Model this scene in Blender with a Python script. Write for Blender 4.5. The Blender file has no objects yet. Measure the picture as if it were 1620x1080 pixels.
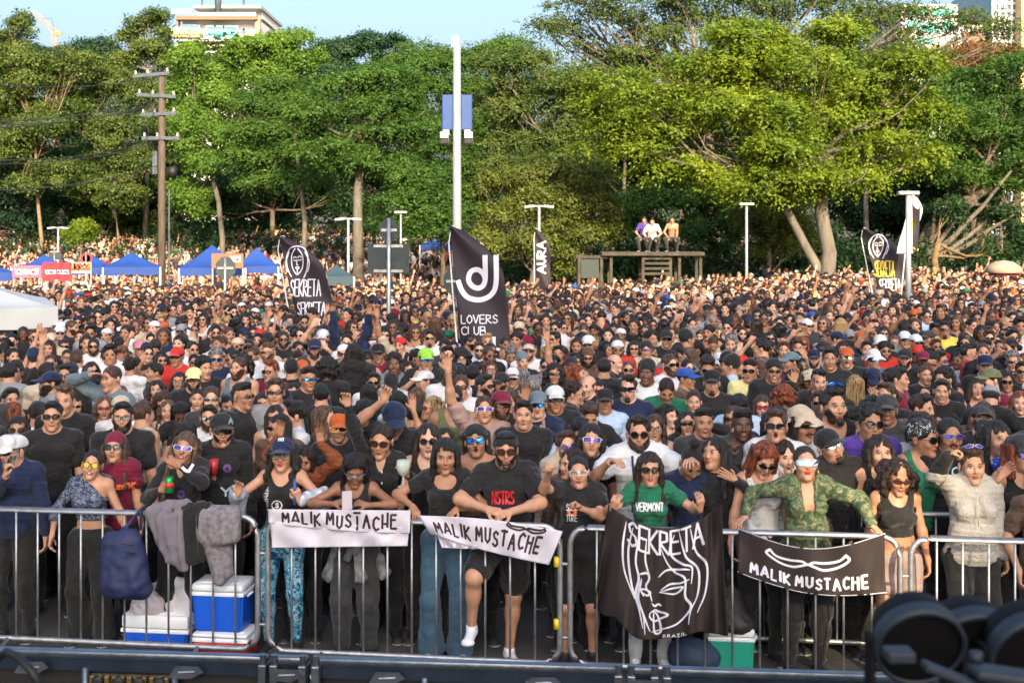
import bpy, bmesh, math, random, time
import numpy as np
import openvdb as vdb
from mathutils import Matrix, Vector, Euler
T0 = time.time()
R = math.radians
SC = bpy.context.scene
COL = SC.collection
random.seed(7)
RNG = np.random.default_rng(7)

# ------------------------------------------------------------------ camera, sky, sun, exposure
HC, YH, FP = 3.2, 360.0, 2000.0          # camera height, horizon row and focal length in the 1620 px photo
cam_d = bpy.data.cameras.new('camera')
cam = bpy.data.objects.new('camera', cam_d)
COL.objects.link(cam)
cam.location = (0, 0, HC)
cam.rotation_euler = (R(90), 0, 0)
cam_d.sensor_width = 36
cam_d.lens = 36 * FP / 1620
cam_d.shift_y = -(540 - YH) / 1620
cam_d.clip_start = 0.05
cam_d.clip_end = 3000
cam_d.dof.use_dof = True
cam_d.dof.focus_distance = 12.5
cam_d.dof.aperture_fstop = 4.5
SC.camera = cam
SUN_EL, SUN_AZ = 26.0, 168.0
world = bpy.data.worlds.new('World')
SC.world = world
world.use_nodes = True
wn = world.node_tree
bg = wn.nodes['Background']
sky = wn.nodes.new('ShaderNodeTexSky')
sky.sky_type = 'NISHITA'
sky.sun_disc = False
sky.sun_elevation = R(SUN_EL)
sky.sun_rotation = R(SUN_AZ)
sky.air_density = 1.0
sky.dust_density = 7.0
sky.ozone_density = 2.2
wn.links.new(sky.outputs[0], bg.inputs[0])
bg.inputs[1].default_value = 0.15
sd = bpy.data.lights.new('sun', 'SUN')
sd.energy = 3.6
sd.angle = R(0.5)
sd.color = (1.0, 0.78, 0.48)
sun = bpy.data.objects.new('sun', sd)
COL.objects.link(sun)
_az, _el = R(SUN_AZ), R(SUN_EL)
SUNV = Vector((math.sin(_az) * math.cos(_el), math.cos(_az) * math.cos(_el), math.sin(_el)))
sun.rotation_euler = SUNV.to_track_quat('Z', 'Y').to_euler()
SC.view_settings.view_transform = 'Standard'
SC.view_settings.look = 'None'
SC.view_settings.exposure = 1.42
SC.view_settings.gamma = 1.0
SC.cycles.max_bounces = 5
SC.cycles.diffuse_bounces = 3
SC.cycles.glossy_bounces = 2
SC.cycles.transmission_bounces = 4
SC.cycles.transparent_max_bounces = 8
SC.cycles.caustics_reflective = False
SC.cycles.caustics_refractive = False

# ------------------------------------------------------------------ helpers
def PX(x, y, D):                          # point of the photo's pixel (x, y) at distance D in front of the camera
    s = FP / D
    return Vector(((x - 810) / s, D, HC - (y - YH) / s))

def tag(o, label=None, cat=None, group=None, kind=None):
    if label: o['label'] = label
    if cat: o['category'] = cat
    if group: o['group'] = group
    if kind: o['kind'] = kind
    return o

def empty(name, loc=(0, 0, 0), rz=0.0):
    o = bpy.data.objects.new(name, None)
    o.empty_display_size = 0.2
    o.location = loc
    o.rotation_euler = (0, 0, rz)
    COL.objects.link(o)
    return o

def meshdata(name, V, F, mats=(), smooth=True, fm=None):
    me = bpy.data.meshes.new(name)
    V = np.asarray(V, dtype=np.float32).reshape(-1, 3)
    if isinstance(F, np.ndarray):
        n, k = F.shape
        me.vertices.add(len(V)); me.vertices.foreach_set('co', V.ravel())
        me.loops.add(n * k); me.loops.foreach_set('vertex_index', F.astype(np.int32).ravel())
        me.polygons.add(n); me.polygons.foreach_set('loop_start', np.arange(0, n * k, k, dtype=np.int32))
        if fm is not None: me.polygons.foreach_set('material_index', np.asarray(fm, dtype=np.int32))
        me.update(calc_edges=True)
        me.validate()
    else:
        me.from_pydata(V.tolist(), [], F)
        if fm is not None: me.polygons.foreach_set('material_index', np.asarray(fm, dtype=np.int32))
        me.update()
    for m in mats: me.materials.append(m)
    me.polygons.foreach_set('use_smooth', [bool(smooth)] * len(me.polygons))
    return me

def link(name, me, parent=None, mat=None):
    o = bpy.data.objects.new(name, me)
    COL.objects.link(o)
    if parent is not None: o.parent = parent
    if mat is not None:
        if len(me.materials) == 0: me.materials.append(mat)
        else:
            o.material_slots[0].link = 'OBJECT'; o.material_slots[0].material = mat
    return o

class MB:                                  # mesh builder: boxes, tubes, lathes, polygons in one mesh
    def __init__(s): s.V = []; s.F = []; s.M = []
    def add(s, V, F, m=0):
        b = len(s.V); s.V += [tuple(v) for v in V]; s.F += [[i + b for i in f] for f in F]; s.M += [m] * len(F); return s
    def box(s, c, d, rz=0, m=0, rot=None, bev=0.0):
        x, y, z = [q / 2 for q in d]
        if bev:
            bm = bmesh.new(); bmesh.ops.create_cube(bm, size=1)
            for v in bm.verts: v.co = Vector((v.co.x * d[0], v.co.y * d[1], v.co.z * d[2]))
            bmesh.ops.bevel(bm, geom=bm.edges[:], offset=bev, segments=2, affect='EDGES', profile=.5)
            bm.verts.ensure_lookup_table()
            P = [v.co.copy() for v in bm.verts]; F = [[v.index for v in f.verts] for f in bm.faces]; bm.free()
        else:
            P = [Vector((i, j, k)) for i in (-x, x) for j in (-y, y) for k in (-z, z)]
            F = [(0, 1, 3, 2), (4, 6, 7, 5), (0, 4, 5, 1), (2, 3, 7, 6), (0, 2, 6, 4), (1, 5, 7, 3)]
        Mx = rot if rot is not None else Matrix.Rotation(rz, 3, 'Z')
        return s.add([Mx @ p + Vector(c) for p in P], F, m)
    def tube(s, pts, r, n=8, m=0, cap=True, closed=False):
        pts = [Vector(p) for p in pts]; N = len(pts)
        rs = r if isinstance(r, (list, tuple)) else [r] * N
        V = []; up = None
        for i, p in enumerate(pts):
            if closed: t = pts[(i + 1) % N] - pts[i - 1]
            else: t = pts[min(i + 1, N - 1)] - pts[max(i - 1, 0)]
            t.normalize()
            if up is None: up = Vector((0, 0, 1)) if abs(t.z) < .9 else Vector((1, 0, 0))
            a = t.cross(up)
            if a.length < 1e-4: a = t.orthogonal()
            a.normalize(); b = t.cross(a).normalized(); up = -b if False else up
            if abs(t.dot(up)) > .95: up = b
            for k in range(n):
                q = 2 * math.pi * k / n
                V.append(p + (a * math.cos(q) + b * math.sin(q)) * rs[i])
        F = []
        for i in range(N if closed else N - 1):
            j = (i + 1) % N
            for k in range(n): F.append((i * n + k, i * n + (k + 1) % n, j * n + (k + 1) % n, j * n + k))
        if cap and not closed: F += [list(range(n))[::-1], list(range((N - 1) * n, N * n))]
        return s.add(V, F, m)
    def lathe(s, prof, c=(0, 0, 0), n=20, m=0, rot=None):
        V = []; F = []
        for r, z in prof:
            for k in range(n):
                q = 2 * math.pi * k / n; V.append(Vector((r * math.cos(q), r * math.sin(q), z)))
        for i in range(len(prof) - 1):
            for k in range(n): F.append((i * n + k, i * n + (k + 1) % n, (i + 1) * n + (k + 1) % n, (i + 1) * n + k))
        if rot is not None: V = [rot @ v for v in V]
        return s.add([v + Vector(c) for v in V], F, m)
    def prism(s, P, y0, y1, m=0):           # outline P of (x, z) points extruded along y
        n = len(P)
        V = [(x, y0, z) for x, z in P] + [(x, y1, z) for x, z in P]
        F = [list(range(n)), list(range(n, 2 * n))[::-1]] + [(i, i + n, (i + 1) % n + n, (i + 1) % n) for i in range(n)]
        return s.add(V, F, m)
    def build(s, name, mats, parent=None, smooth=False):
        if not isinstance(mats, (list, tuple)): mats = [mats]
        me = meshdata(name, s.V, s.F, mats, smooth, s.M)
        me.validate()
        bm = bmesh.new(); bm.from_mesh(me); bmesh.ops.recalc_face_normals(bm, faces=bm.faces[:]); bm.to_mesh(me); bm.free()
        if smooth == 'auto':
            me.polygons.foreach_set('use_smooth', [True] * len(me.polygons)); me.set_sharp_from_angle(angle=R(40))
        return link(name, me, parent)

# ------------------------------------------------------------------ materials
MATS = {}
def mat(name, col, rough=.6, metal=0.0, bump=0.0, bscale=60, var=0.0, vscale=6, spec=.5, trans=0, emit=None, stretch=None, coat=0, alpha=1, sheen=0, col2=None, bdist=.01):
    if name in MATS: return MATS[name]
    m = bpy.data.materials.new(name); m.use_nodes = True
    nt = m.node_tree; b = nt.nodes['Principled BSDF']
    b.inputs['Base Color'].default_value = (*col, 1)
    b.inputs['Roughness'].default_value = rough
    b.inputs['Metallic'].default_value = metal
    b.inputs['Specular IOR Level'].default_value = spec
    if coat: b.inputs['Coat Weight'].default_value = coat
    if trans: b.inputs['Transmission Weight'].default_value = trans
    if alpha < 1: b.inputs['Alpha'].default_value = alpha
    if sheen: b.inputs['Sheen Weight'].default_value = sheen
    if emit:
        b.inputs['Emission Color'].default_value = (*emit[:3], 1); b.inputs['Emission Strength'].default_value = emit[3]
    if bump or var:
        tc = nt.nodes.new('ShaderNodeTexCoord')
        src = tc.outputs['Object']
        if stretch:
            mp = nt.nodes.new('ShaderNodeMapping'); mp.inputs['Scale'].default_value = stretch
            nt.links.new(src, mp.inputs[0]); src = mp.outputs[0]
        if var:
            n = nt.nodes.new('ShaderNodeTexNoise'); n.inputs['Scale'].default_value = vscale; n.inputs['Detail'].default_value = 6
            nt.links.new(src, n.inputs['Vector'])
            mx = nt.nodes.new('ShaderNodeMix'); mx.data_type = 'RGBA'
            c2 = col2 or tuple(max(0, c * (1 + var)) for c in col)
            c1 = tuple(c * (1 - var) for c in col) if col2 is None else col
            rp = nt.nodes.new('ShaderNodeValToRGB'); rp.color_ramp.elements[0].position = .35; rp.color_ramp.elements[1].position = .65
            rp.color_ramp.elements[0].color = (*c1, 1); rp.color_ramp.elements[1].color = (*c2, 1)
            nt.links.new(n.outputs[0], rp.inputs[0]); nt.links.new(rp.outputs[0], b.inputs['Base Color'])
        if bump:
            n = nt.nodes.new('ShaderNodeTexNoise'); n.inputs['Scale'].default_value = bscale; n.inputs['Detail'].default_value = 3
            nt.links.new(src, n.inputs['Vector'])
            bp = nt.nodes.new('ShaderNodeBump'); bp.inputs['Strength'].default_value = bump; bp.inputs['Distance'].default_value = bdist
            nt.links.new(n.outputs[0], bp.inputs['Height']); nt.links.new(bp.outputs[0], b.inputs['Normal'])
    MATS[name] = m
    return m

SKIN = {'p': (.55, .32, .23), 'l': (.46, .245, .158), 'm': (.35, .175, .105), 't': (.24, .112, .065), 'd': (.13, .06, .036), 'k': (.085, .04, .026)}
HAIR = {'k': (.011, .009, .008), 'b': (.022, .012, .008), 'n': (.06, .03, .017), 'r': (.19, .045, .015), 'y': (.30, .19, .085), 'g': (.17, .16, .16), 'w': (.10, .055, .03)}
CLOTH = {'k': (.014, .014, .016), 'c': (.035, .036, .04), 'n': (.010, .018, .055), 'w': (.56, .57, .60), 'g': (.22, .23, .25), 'e': (.46, .38, .29), 'm': (.15, .008, .03),
         'v': (.012, .13, .07), 'p': (.07, .035, .25), 'o': (.42, .09, .02), 'r': (.45, .025, .02), 'y': (.62, .50, .09), 'b': (.38, .50, .68), 'u': (.02, .07, .33),
         'h': (.085, .05, .035), 'i': (.52, .22, .25), 'a': (.12, .14, .06), 's': (.33, .22, .20), 'q': (.75, .68, .30), 'x': (.25, .55, .05), 'j': (.045, .10, .16), 't': (.11, .16, .19)}
COLNAME = {'k': 'black', 'c': 'charcoal', 'n': 'navy', 'w': 'white', 'g': 'grey', 'e': 'beige', 'm': 'maroon', 'v': 'green', 'p': 'purple', 'o': 'rust orange', 'r': 'red', 'y': 'yellow',
           'b': 'pale blue', 'u': 'bright blue', 'h': 'dark brown', 'i': 'pink', 'a': 'olive green', 's': 'dusty pink', 'q': 'pale yellow', 'x': 'lime green', 'j': 'denim blue', 't': 'slate blue'}
def m_skin(k): return mat('skin_' + k, SKIN[k], .48, var=.10, vscale=14, bump=.15, bscale=220, spec=.4)
def m_hair(k): return mat('hair_' + k, HAIR[k], .42, var=.9, vscale=7, bump=1.0, bscale=16, stretch=(9, 9, 1), spec=.45, bdist=.02)
def m_cloth(k): return mat('cloth_' + COLNAME[k].replace(' ', '_'), CLOTH[k], .85, var=.10, vscale=9, bump=1.0, bscale=8, spec=.25, sheen=.15, bdist=.05)
M_LIP = mat('lip', (.25, .085, .065), .45); M_LIPR = mat('lip_red', (.45, .02, .04), .35)
M_EYE = mat('eye_white', (.62, .58, .55), .25); M_IRIS = mat('iris', (.02, .012, .008), .15)
M_BROW = mat('brow', (.02, .013, .010), .7); M_TEETH = mat('teeth', (.75, .72, .66), .3); M_MOUTH = mat('mouth', (.08, .015, .015), .5)
# ------------------------------------------------------------------ signed distance modelling: primitives blended into one skin, then meshed
def smin(a, b, k):
    h = np.maximum(k - np.abs(a - b), 0) / k
    return np.minimum(a, b) - h * h * k * .25

class Field:
    def __init__(s, lo, hi, h):
        s.h = h; s.lo = np.array(lo, float) - 3 * h
        n = np.ceil((np.array(hi, float) + 3 * h - s.lo) / h).astype(int) + 1
        s.ax = [s.lo[i] + h * np.arange(n[i]) for i in range(3)]
        s.d = np.full(n, .08, np.float32)
    def sl(s, lo, hi):
        r = []
        for i in range(3):
            a = max(0, int(math.floor((lo[i] - s.lo[i]) / s.h))); b = min(len(s.ax[i]), int(math.ceil((hi[i] - s.lo[i]) / s.h)) + 1)
            if a >= b: return None
            r.append(slice(a, b))
        return tuple(r)
    def grid(s, q):
        return np.meshgrid(s.ax[0][q[0]], s.ax[1][q[1]], s.ax[2][q[2]], indexing='ij', sparse=True)
    def put(s, fn, lo, hi, k=.01, sub=False, pad=None):
        pad = pad if pad is not None else k + 3 * s.h
        q = s.sl([v - pad for v in lo], [v + pad for v in hi])
        if q is None: return
        x, y, z = s.grid(q)
        v = fn(x, y, z).astype(np.float32)
        cur = s.d[q]
        s.d[q] = -smin(-cur, v, k) if sub else smin(cur, v, k)
    def prim(s, p, M=None, t=None, inf=0.0):
        # p = (type, args..., k [, sub])
        ty = p[0]
        sub = ty.isupper(); ty = ty.lower()
        if ty == 'e':
            c, r, k = np.array(p[1], float), np.array(p[2], float) + inf, p[3]
            Rm = np.array(p[4]) if len(p) > 4 and p[4] is not None else np.eye(3)
            if M is not None: c = M @ c + t; Rm = M @ Rm
            ext = np.abs(Rm) @ r
            def fn(x, y, z, c=c, Rm=Rm, r=r):
                X, Y, Z = x - c[0], y - c[1], z - c[2]
                a = (X * Rm[0, 0] + Y * Rm[1, 0] + Z * Rm[2, 0]) / r[0]
                b = (X * Rm[0, 1] + Y * Rm[1, 1] + Z * Rm[2, 1]) / r[1]
                d = (X * Rm[0, 2] + Y * Rm[1, 2] + Z * Rm[2, 2]) / r[2]
                k0 = np.sqrt(a * a + b * b + d * d)
                k1 = np.sqrt((a / r[0]) ** 2 + (b / r[1]) ** 2 + (d / r[2]) ** 2) + 1e-9
                return k0 * (k0 - 1) / k1
            s.put(fn, c - ext, c + ext, k, sub)
        else:
            a, b, ra, rb, k = np.array(p[1], float), np.array(p[2], float), p[3] + inf, p[4] + inf, p[5]
            if M is not None: a = M @ a + t; b = M @ b + t
            rr = max(ra, rb)
            ab = b - a; L = max(float(ab @ ab), 1e-9)
            def fn(x, y, z):
                X, Y, Z = x - a[0], y - a[1], z - a[2]
                u = np.clip((X * ab[0] + Y * ab[1] + Z * ab[2]) / L, 0, 1)
                return np.sqrt((X - u * ab[0]) ** 2 + (Y - u * ab[1]) ** 2 + (Z - u * ab[2]) ** 2) - (ra + (rb - ra) * u)
            s.put(fn, np.minimum(a, b) - rr, np.maximum(a, b) + rr, k, sub)
    def noise(s, amp, f, seed=0, octs=3, bias=0.0):
        x, y, z = s.grid((slice(None),) * 3)
        m = np.abs(s.d) < .06
        ii = np.nonzero(m)
        X, Y, Z = s.ax[0][ii[0]], s.ax[1][ii[1]], s.ax[2][ii[2]]
        rg = np.random.default_rng(seed); v = np.zeros(len(X))
        for o in range(octs):
            for j in range(3):
                w = rg.normal(size=3) * np.array(f) * (1.8 ** o); v += np.sin(X * w[0] + Y * w[1] + Z * w[2] + rg.uniform(0, 6.28)) / (1.6 ** o)
        s.d[ii] += (v * amp * .4 - bias).astype(np.float32)
    def cutz(s, z0, below=True, k=.006):    # remove everything below (or above) z0
        z = s.ax[2][None, None, :]
        v = (z0 - z) if below else (z - z0)
        s.d = -smin(-s.d, np.broadcast_to(-v, s.d.shape), k)
    def mesh(s):
        g = vdb.FloatGrid(.08)
        g.copyFromArray(s.d.astype(np.float32))
        p, q = g.convertToQuads(0.0)
        if len(p) == 0: return np.zeros((0, 3)), np.zeros((0, 4), int)
        return p * s.h + s.lo, q[:, ::-1].astype(np.int64)

def bounds(prims, M=None, t=None, inf=0):
    lo = np.full(3, 9.); hi = -lo
    for p in prims:
        if p[0].isupper(): continue
        if p[0] == 'e':
            c = np.array(p[1], float); r = np.max(p[2]) + inf
            if M is not None: c = M @ c + t
            lo = np.minimum(lo, c - r); hi = np.maximum(hi, c + r)
        else:
            for q, r in ((p[1], p[3]), (p[2], p[4])):
                c = np.array(q, float)
                if M is not None: c = M @ c + t
                lo = np.minimum(lo, c - r - inf); hi = np.maximum(hi, c + r + inf)
    return lo, hi

def sph(c, r, n=8):
    c = np.array(c); r = np.broadcast_to(np.array(r, float), 3)
    V = []; F = []
    for i in range(n + 1):
        a = math.pi * i / n
        for j in range(n * 2):
            b = math.pi * j / n
            V.append(c + r * (math.sin(a) * math.cos(b), math.sin(a) * math.sin(b), math.cos(a)))
    m = n * 2
    for i in range(n):
        for j in range(m): F.append((i * m + j, i * m + (j + 1) % m, (i + 1) * m + (j + 1) % m, (i + 1) * m + j))
    return np.array(V), np.array(F)[:, ::-1]

# ------------------------------------------------------------------ the human figure (1.72 m frame, faces -Y)
HS = 1.13                                  # head size against the 1.72 m frame, measured from the photo
def head_prims(g, smile=0, mouth=0, fat=0, scale=True):
    w = 1 + .10 * fat
    jr = .048 if g == 'm' else .040
    P = [('e', (0, .012, .036), (.073, .092, .080), .01),
         ('e', (0, -.018, -.030), (.061 * w, .068, .083), .02),
         ('e', (0, -.030, -.074), (jr * w, .044, .040), .02),
         ('c', (-.008, -.070, -.098), (.008, -.070, -.098), .019 + .004 * fat, .019 + .004 * fat, .018),
         ('e', (.036, -.062, -.024), (.026, .024, .026), .02), ('e', (-.036, -.062, -.024), (.026, .024, .026), .02),
         ('c', (-.030, -.078, .021), (.030, -.078, .021), .0105 if g == 'm' else .008, .0105 if g == 'm' else .008, .014),
         ('E', (.031, -.097, .002), (.019, .014, .013), .012), ('E', (-.031, -.097, .002), (.019, .014, .013), .012),
         ('c', (0, -.084, .008), (0, -.100, -.026), .0062, .0105, .010),
         ('e', (0, -.092, -.033), (.0165, .011, .0080), .008),
         ('e', (0, -.0875, -.0545), (.022 + .006 * smile, .0085, .0052), .006),
         ('e', (0, -.086, -.0655), (.018 + .006 * smile, .0085, .0060), .006),
         ('C', (-.019 - .007 * smile, -.097, -.060 + .005 * smile), (0, -.097, -.0602), .002, .003 + .002 * smile, .003),
         ('C', (.019 + .007 * smile, -.097, -.060 + .005 * smile), (0, -.097, -.0602), .002, .003 + .002 * smile, .003),
         ('e', (.077 * (1 + .02 * fat), .014, -.006), (.0085, .019, .031), .006), ('e', (-.077 * (1 + .02 * fat), .014, -.006), (.0085, .019, .031), .006)]
    if mouth: P.append(('E', (0, -.094, -.063), (.014, .022, .016), .004))
    if smile: P.append(('E', (0, -.101, -.0605), (.022, .012, .0065), .003))
    q = HS
    P = [(p[0], tuple(v * q for v in p[1]), tuple(v * q for v in p[2]), p[3] * q) if p[0] in 'eE' else (p[0], tuple(v * q for v in p[1]), tuple(v * q for v in p[2]), p[3] * q, p[4] * q, p[5] * q) for p in P] if scale else P
    return P

def rot3(yaw, pitch, roll):                # yaw>0 turns the face to picture right, pitch>0 looks up, roll>0 tips to picture right
    return np.array((Matrix.Rotation(R(yaw), 3, 'Z') @ Matrix.Rotation(R(-pitch), 3, 'X') @ Matrix.Rotation(R(roll), 3, 'Y')))

def ik(a, c, l1, l2, pole):
    a = np.array(a, float); c = np.array(c, float); v = c - a; d = np.linalg.norm(v)
    if d > (l1 + l2) * .999:
        c = a + v / d * (l1 + l2) * .999; v = c - a; d = np.linalg.norm(v)
    x = (l1 * l1 - l2 * l2 + d * d) / (2 * d); h = math.sqrt(max(l1 * l1 - x * x, 0)); u = v / d
    p = np.array(pole, float); p = p - u * (p @ u); p /= (np.linalg.norm(p) + 1e-9)
    return a + u * x + p * h, c

# arm presets: wrist, elbow pole, finger direction, palm normal, curl -- written for the picture-right side (x > 0)
ARM = {
 'down': ((.27, -.04, .80), (.3, .6, 0), (0, -.1, -1), (-1, 0, 0), .35),
 'up':   ((.30, -.12, 1.93), (1, .1, -.6), (.1, -.1, 1), (0, -1, 0), .15),
 'high': ((.20, -.06, 2.00), (1, .1, 0), (0, -.25, 1), (-.2, -1, 0), .35),
 'upbent': ((.26, -.25, 1.62), (1, .2, -1), (-.1, -.2, 1), (0, -1, 0), .2),
 'fist': ((.28, -.34, 1.55), (1, .1, -1), (-.1, -.5, .8), (0, -.8, -.4), 1.0),
 'wave': ((.38, -.20, 1.78), (1, .3, -.6), (.25, -.1, 1), (0, -1, 0), .1),
 'phone': ((.09, -.33, 1.48), (1, .1, -1), (-.5, -.1, .8), (-.2, .9, 0), .6),
 'phonehi': ((.10, -.30, 1.78), (1, .1, -.9), (-.5, -.1, .8), (-.2, .9, 0), .6),
 'mouth': ((.12, -.22, 1.40), (1, .2, -1), (-.5, 0, .8), (-.6, .6, 0), .7),
 'chest': ((.10, -.24, 1.18), (1, .3, -.4), (-.9, -.2, .15), (0, .9, -.2), .6),
 'fwd':  ((.20, -.52, 1.42), (1, 0, -1), (0, -1, .1), (0, 0, -1), .25),
 'point': ((.22, -.45, 1.62), (1, .1, -1), (0, -.5, 1), (-.5, -.6, 0), .7),
 'rail': ((.18, -.30, 1.06), (1, .5, .2), (-.3, -.9, -.3), (0, -.2, -1), .5),
 'clap': ((.05, -.36, 1.42), (1, .1, -1), (-.05, -.3, 1), (-1, 0, 0), .1),
 'brow': ((.12, -.14, 1.63), (1, -.2, .1), (-1, -.1, .2), (0, -.2, -1), .1),
}

def figure(g='m', fat=0.0, armL='down', armR='down', head=(0, 0, 0), lean=0.0, side=0.0, legs=None, smile=0, mouth=0, sh=None, bust=1.0, twist=0, eyes=True):
    """Returns a dict of tagged primitives and frames. armL / armR are preset names or (wrist, pole, fdir, pnorm, curl) in picture left / right."""
    f = g == 'f'
    sw = sh or ((.163 if not f else .143) * (1 + .10 * fat))
    fw = 1 + .22 * fat
    B = {k: [] for k in ('torso', 'neck', 'head', 'uarmL', 'uarmR', 'farmL', 'farmR', 'handL', 'handR', 'thighL', 'thighR', 'shinL', 'shinR', 'footL', 'footR', 'bust')}
    piv = np.array((0, 0, .98))
    L = np.array(Matrix.Rotation(R(side), 3, 'Y') @ Matrix.Rotation(R(-lean) * -1, 3, 'X') @ Matrix.Rotation(R(twist), 3, 'Z'))
    def U(p): return L @ (np.array(p, float) - piv) + piv
    a = B['torso']
    wz = (.118 if f else .132) * fw
    a += [('e', U((0, 0, 1.30)), (.143 * (1 if not f else .88) * (1 + .12 * fat), .100 * (1 + .2 * fat), .175), .04, L),
          ('e', U((0, 0, 1.11)), (wz, .088 * (1 + .3 * fat), .17), .06, L),
          ('e', (0, .012, .95), ((.150 if not f else .168) * (1 + .15 * fat), .112 * (1 + .15 * fat), .125), .05),
          ('c', U((-sw * .80, .012, 1.415)), U((sw * .80, .012, 1.415)), .054, .054, .05),
          ('c', U((0, .018, 1.49)), U((-sw * .75, .014, 1.43)), .050, .042, .03), ('c', U((0, .018, 1.49)), U((sw * .75, .014, 1.43)), .050, .042, .03)]
    if fat > .3: a.append(('e', U((0, -.05, 1.10)), (.13 * fw, .09 * fw, .13), .06, L))
    if f:
        for s in (-1, 1): a.append(('e', U((s * .072, -.092 - .02 * fat, 1.275)), (.060 * bust * (1 + .2 * fat), .050 * bust * (1 + .2 * fat), .060 * bust), .03, L))
    else:
        for s in (-1, 1): a.append(('e', U((s * .075, -.075, 1.32)), (.075, .035, .055), .03, L))
    ul, fl = (.285, .255) if not f else (.265, .235)
    ar = (.046, .039, .037, .026) if not f else (.041, .035, .034, .022)
    ar = [v * (1 + .22 * fat) for v in ar[:3]] + [ar[3] * (1 + .1 * fat)]
    J = {}
    for S, s, spec in (('L', -1, armL), ('R', 1, armR)):
        if isinstance(spec, str): w, pole, fd, pn, cu = ARM[spec]; w, pole, fd, pn = [np.array((s * q[0], q[1], q[2]), float) for q in (w, pole, fd, pn)]
        else: w, pole, fd, pn, cu = spec; w, pole, fd, pn = [np.array(q, float) for q in (w, pole, fd, pn)]
        shd = U((s * sw, .015, 1.415))
        if w[2] > 1.5: shd = shd + np.array((-s * .01, 0, .025))
        el, w = ik(shd, w, ul, fl, pole)
        J['sh' + S], J['el' + S], J['wr' + S] = shd, el, w
        B['uarm' + S] += [('c', shd, el, ar[0], ar[1], .035), ('e', shd, (ar[0] * 1.15,) * 3, .04)]
        mid = el + (w - el) * .3
        B['farm' + S] += [('c', el, w, ar[2] * .95, ar[3], .02), ('c', el, mid, ar[2], ar[2] * 1.06, .03)]
        # hand
        fd = fd / np.linalg.norm(fd); pn = pn - fd * (pn @ fd); pn /= np.linalg.norm(pn) + 1e-9
        lat = np.cross(fd, pn) * s            # towards the thumb for this side
        hs = 1.0 if not f else .9
        H = B['hand' + S]
        tips = []
        if True:
            H.append(('c', w - fd * .01, w + fd * .02, ar[3] * .92, .021 * hs, .015))
            for i, (o, ln, sp) in enumerate(((.030, .94, .10), (.010, 1.04, .03), (-.011, .98, -.04), (-.030, .78, -.12))):
                kn = w + (fd * .088 + lat * o) * hs - pn * .002
                H.append(('c', w + (fd * .018 + lat * o * .55) * hs, kn, .0155 * hs, .0125 * hs, .012))
                d = fd + lat * sp; d /= np.linalg.norm(d)
                p = kn; r = .0098 * hs
                cc = cu * (1 + .12 * (i - 1.5))
                for j, sl in enumerate((.041, .026, .021)):
                    ang = cc * (1.35 if j < 2 else .9)
                    ca, sa = math.cos(ang), math.sin(ang)
                    d = d * ca + pn * sa if j else d * math.cos(ang * .95) + pn * math.sin(ang * .95)
                    d = d / np.linalg.norm(d)
                    # turn the bend normal with the finger
                    if j == 0: pnn = pn * math.cos(ang * .95) - fd * math.sin(ang * .95)
                    q = p + d * sl * ln * hs
                    H.append(('c', p, q, r, r * .93, .0035)); p = q; r *= .93
                    pn_keep = pnn
                    if j < 2:
                        ax = np.cross(d, lat); ax = ax if ax @ pnn > 0 else -ax
                        pn2 = ax
                        a2 = cc * (1.35 if j + 1 < 2 else .9)
                        d0 = d
                        d = d0
                        # pre-rotate so that the next step bends about lat
                        dn = d0 * math.cos(a2) + pn2 * math.sin(a2)
                        q2 = p + dn * (.026, .021)[j] * ln * hs
                        H.append(('c', p, q2, r, r * .93, .0035)); p = q2; r *= .93; d = dn
                        pnn = pn2 * math.cos(a2) - d0 * math.sin(a2)
                        if j == 1: break
                        if j == 0:
                            ax = pnn; a3 = cc * .9
                            dn = d * math.cos(a3) + ax * math.sin(a3)
                            q3 = p + dn * .021 * ln * hs
                            H.append(('c', p, q3, r, r * .9, .0035)); tips.append(q3)
                            break
            tb = w + (fd * .022 + lat * .024) * hs
            td = fd * .62 + lat * .62 + pn * (.25 + .3 * cu); td /= np.linalg.norm(td)
            q = tb + td * .048 * hs; H.append(('c', tb, q, .0155 * hs, .0115 * hs, .010))
            td2 = fd * .8 + lat * (.35 - .7 * cu) + pn * (.15 + .5 * cu); td2 /= np.linalg.norm(td2)
            H.append(('c', q, q + td2 * .032 * hs, .0112 * hs, .0092 * hs, .004))
        J['palm' + S] = w + fd * .07 + pn * .03
    for S, s in (('L', -1), ('R', 1)):
        hip = np.array((s * .088, .01, .92))
        if legs and S in legs: an, pole, toe = legs[S]
        else: an, pole, toe = (s * .115, .03, .085), (s * .1, -1, 0), (s * .18, -1, 0)
        kn, an = ik(hip, an, .44, .42, pole)
        J['kn' + S], J['an' + S] = kn, an
        th = (.088 if not f else .092) * (1 + .22 * fat)
        B['thigh' + S] += [('c', hip, kn, th, .056 * (1 + .15 * fat), .04), ('e', kn + np.array((0, -.012, 0)), (.048 * (1 + .1 * fat),) * 3, .03)]
        cf = kn + (an - kn) * .30 + np.array((0, .018, 0))
        B['shin' + S] += [('c', kn, an, .052 * (1 + .15 * fat), .034, .03), ('e', cf, (.052 * (1 + .2 * fat), .054 * (1 + .2 * fat), .10), .03)]
        t = np.array(toe, float); t /= np.linalg.norm(t)
        heel = an + np.array((0, 0, -.045)) - t * .035
        B['foot' + S] += [('c', heel, an, .032, .034, .02), ('c', heel + t * .03, an + t * .15 + np.array((0, 0, -.058)), .033, .026, .02), ('e', an + t * .16 + np.array((0, 0, -.058)), (.042, .042, .022), .02)]
        J['toe' + S] = t
    HR = L @ rot3(*head) if False else rot3(*head)
    nb = U((0, .012, 1.50))
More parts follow.
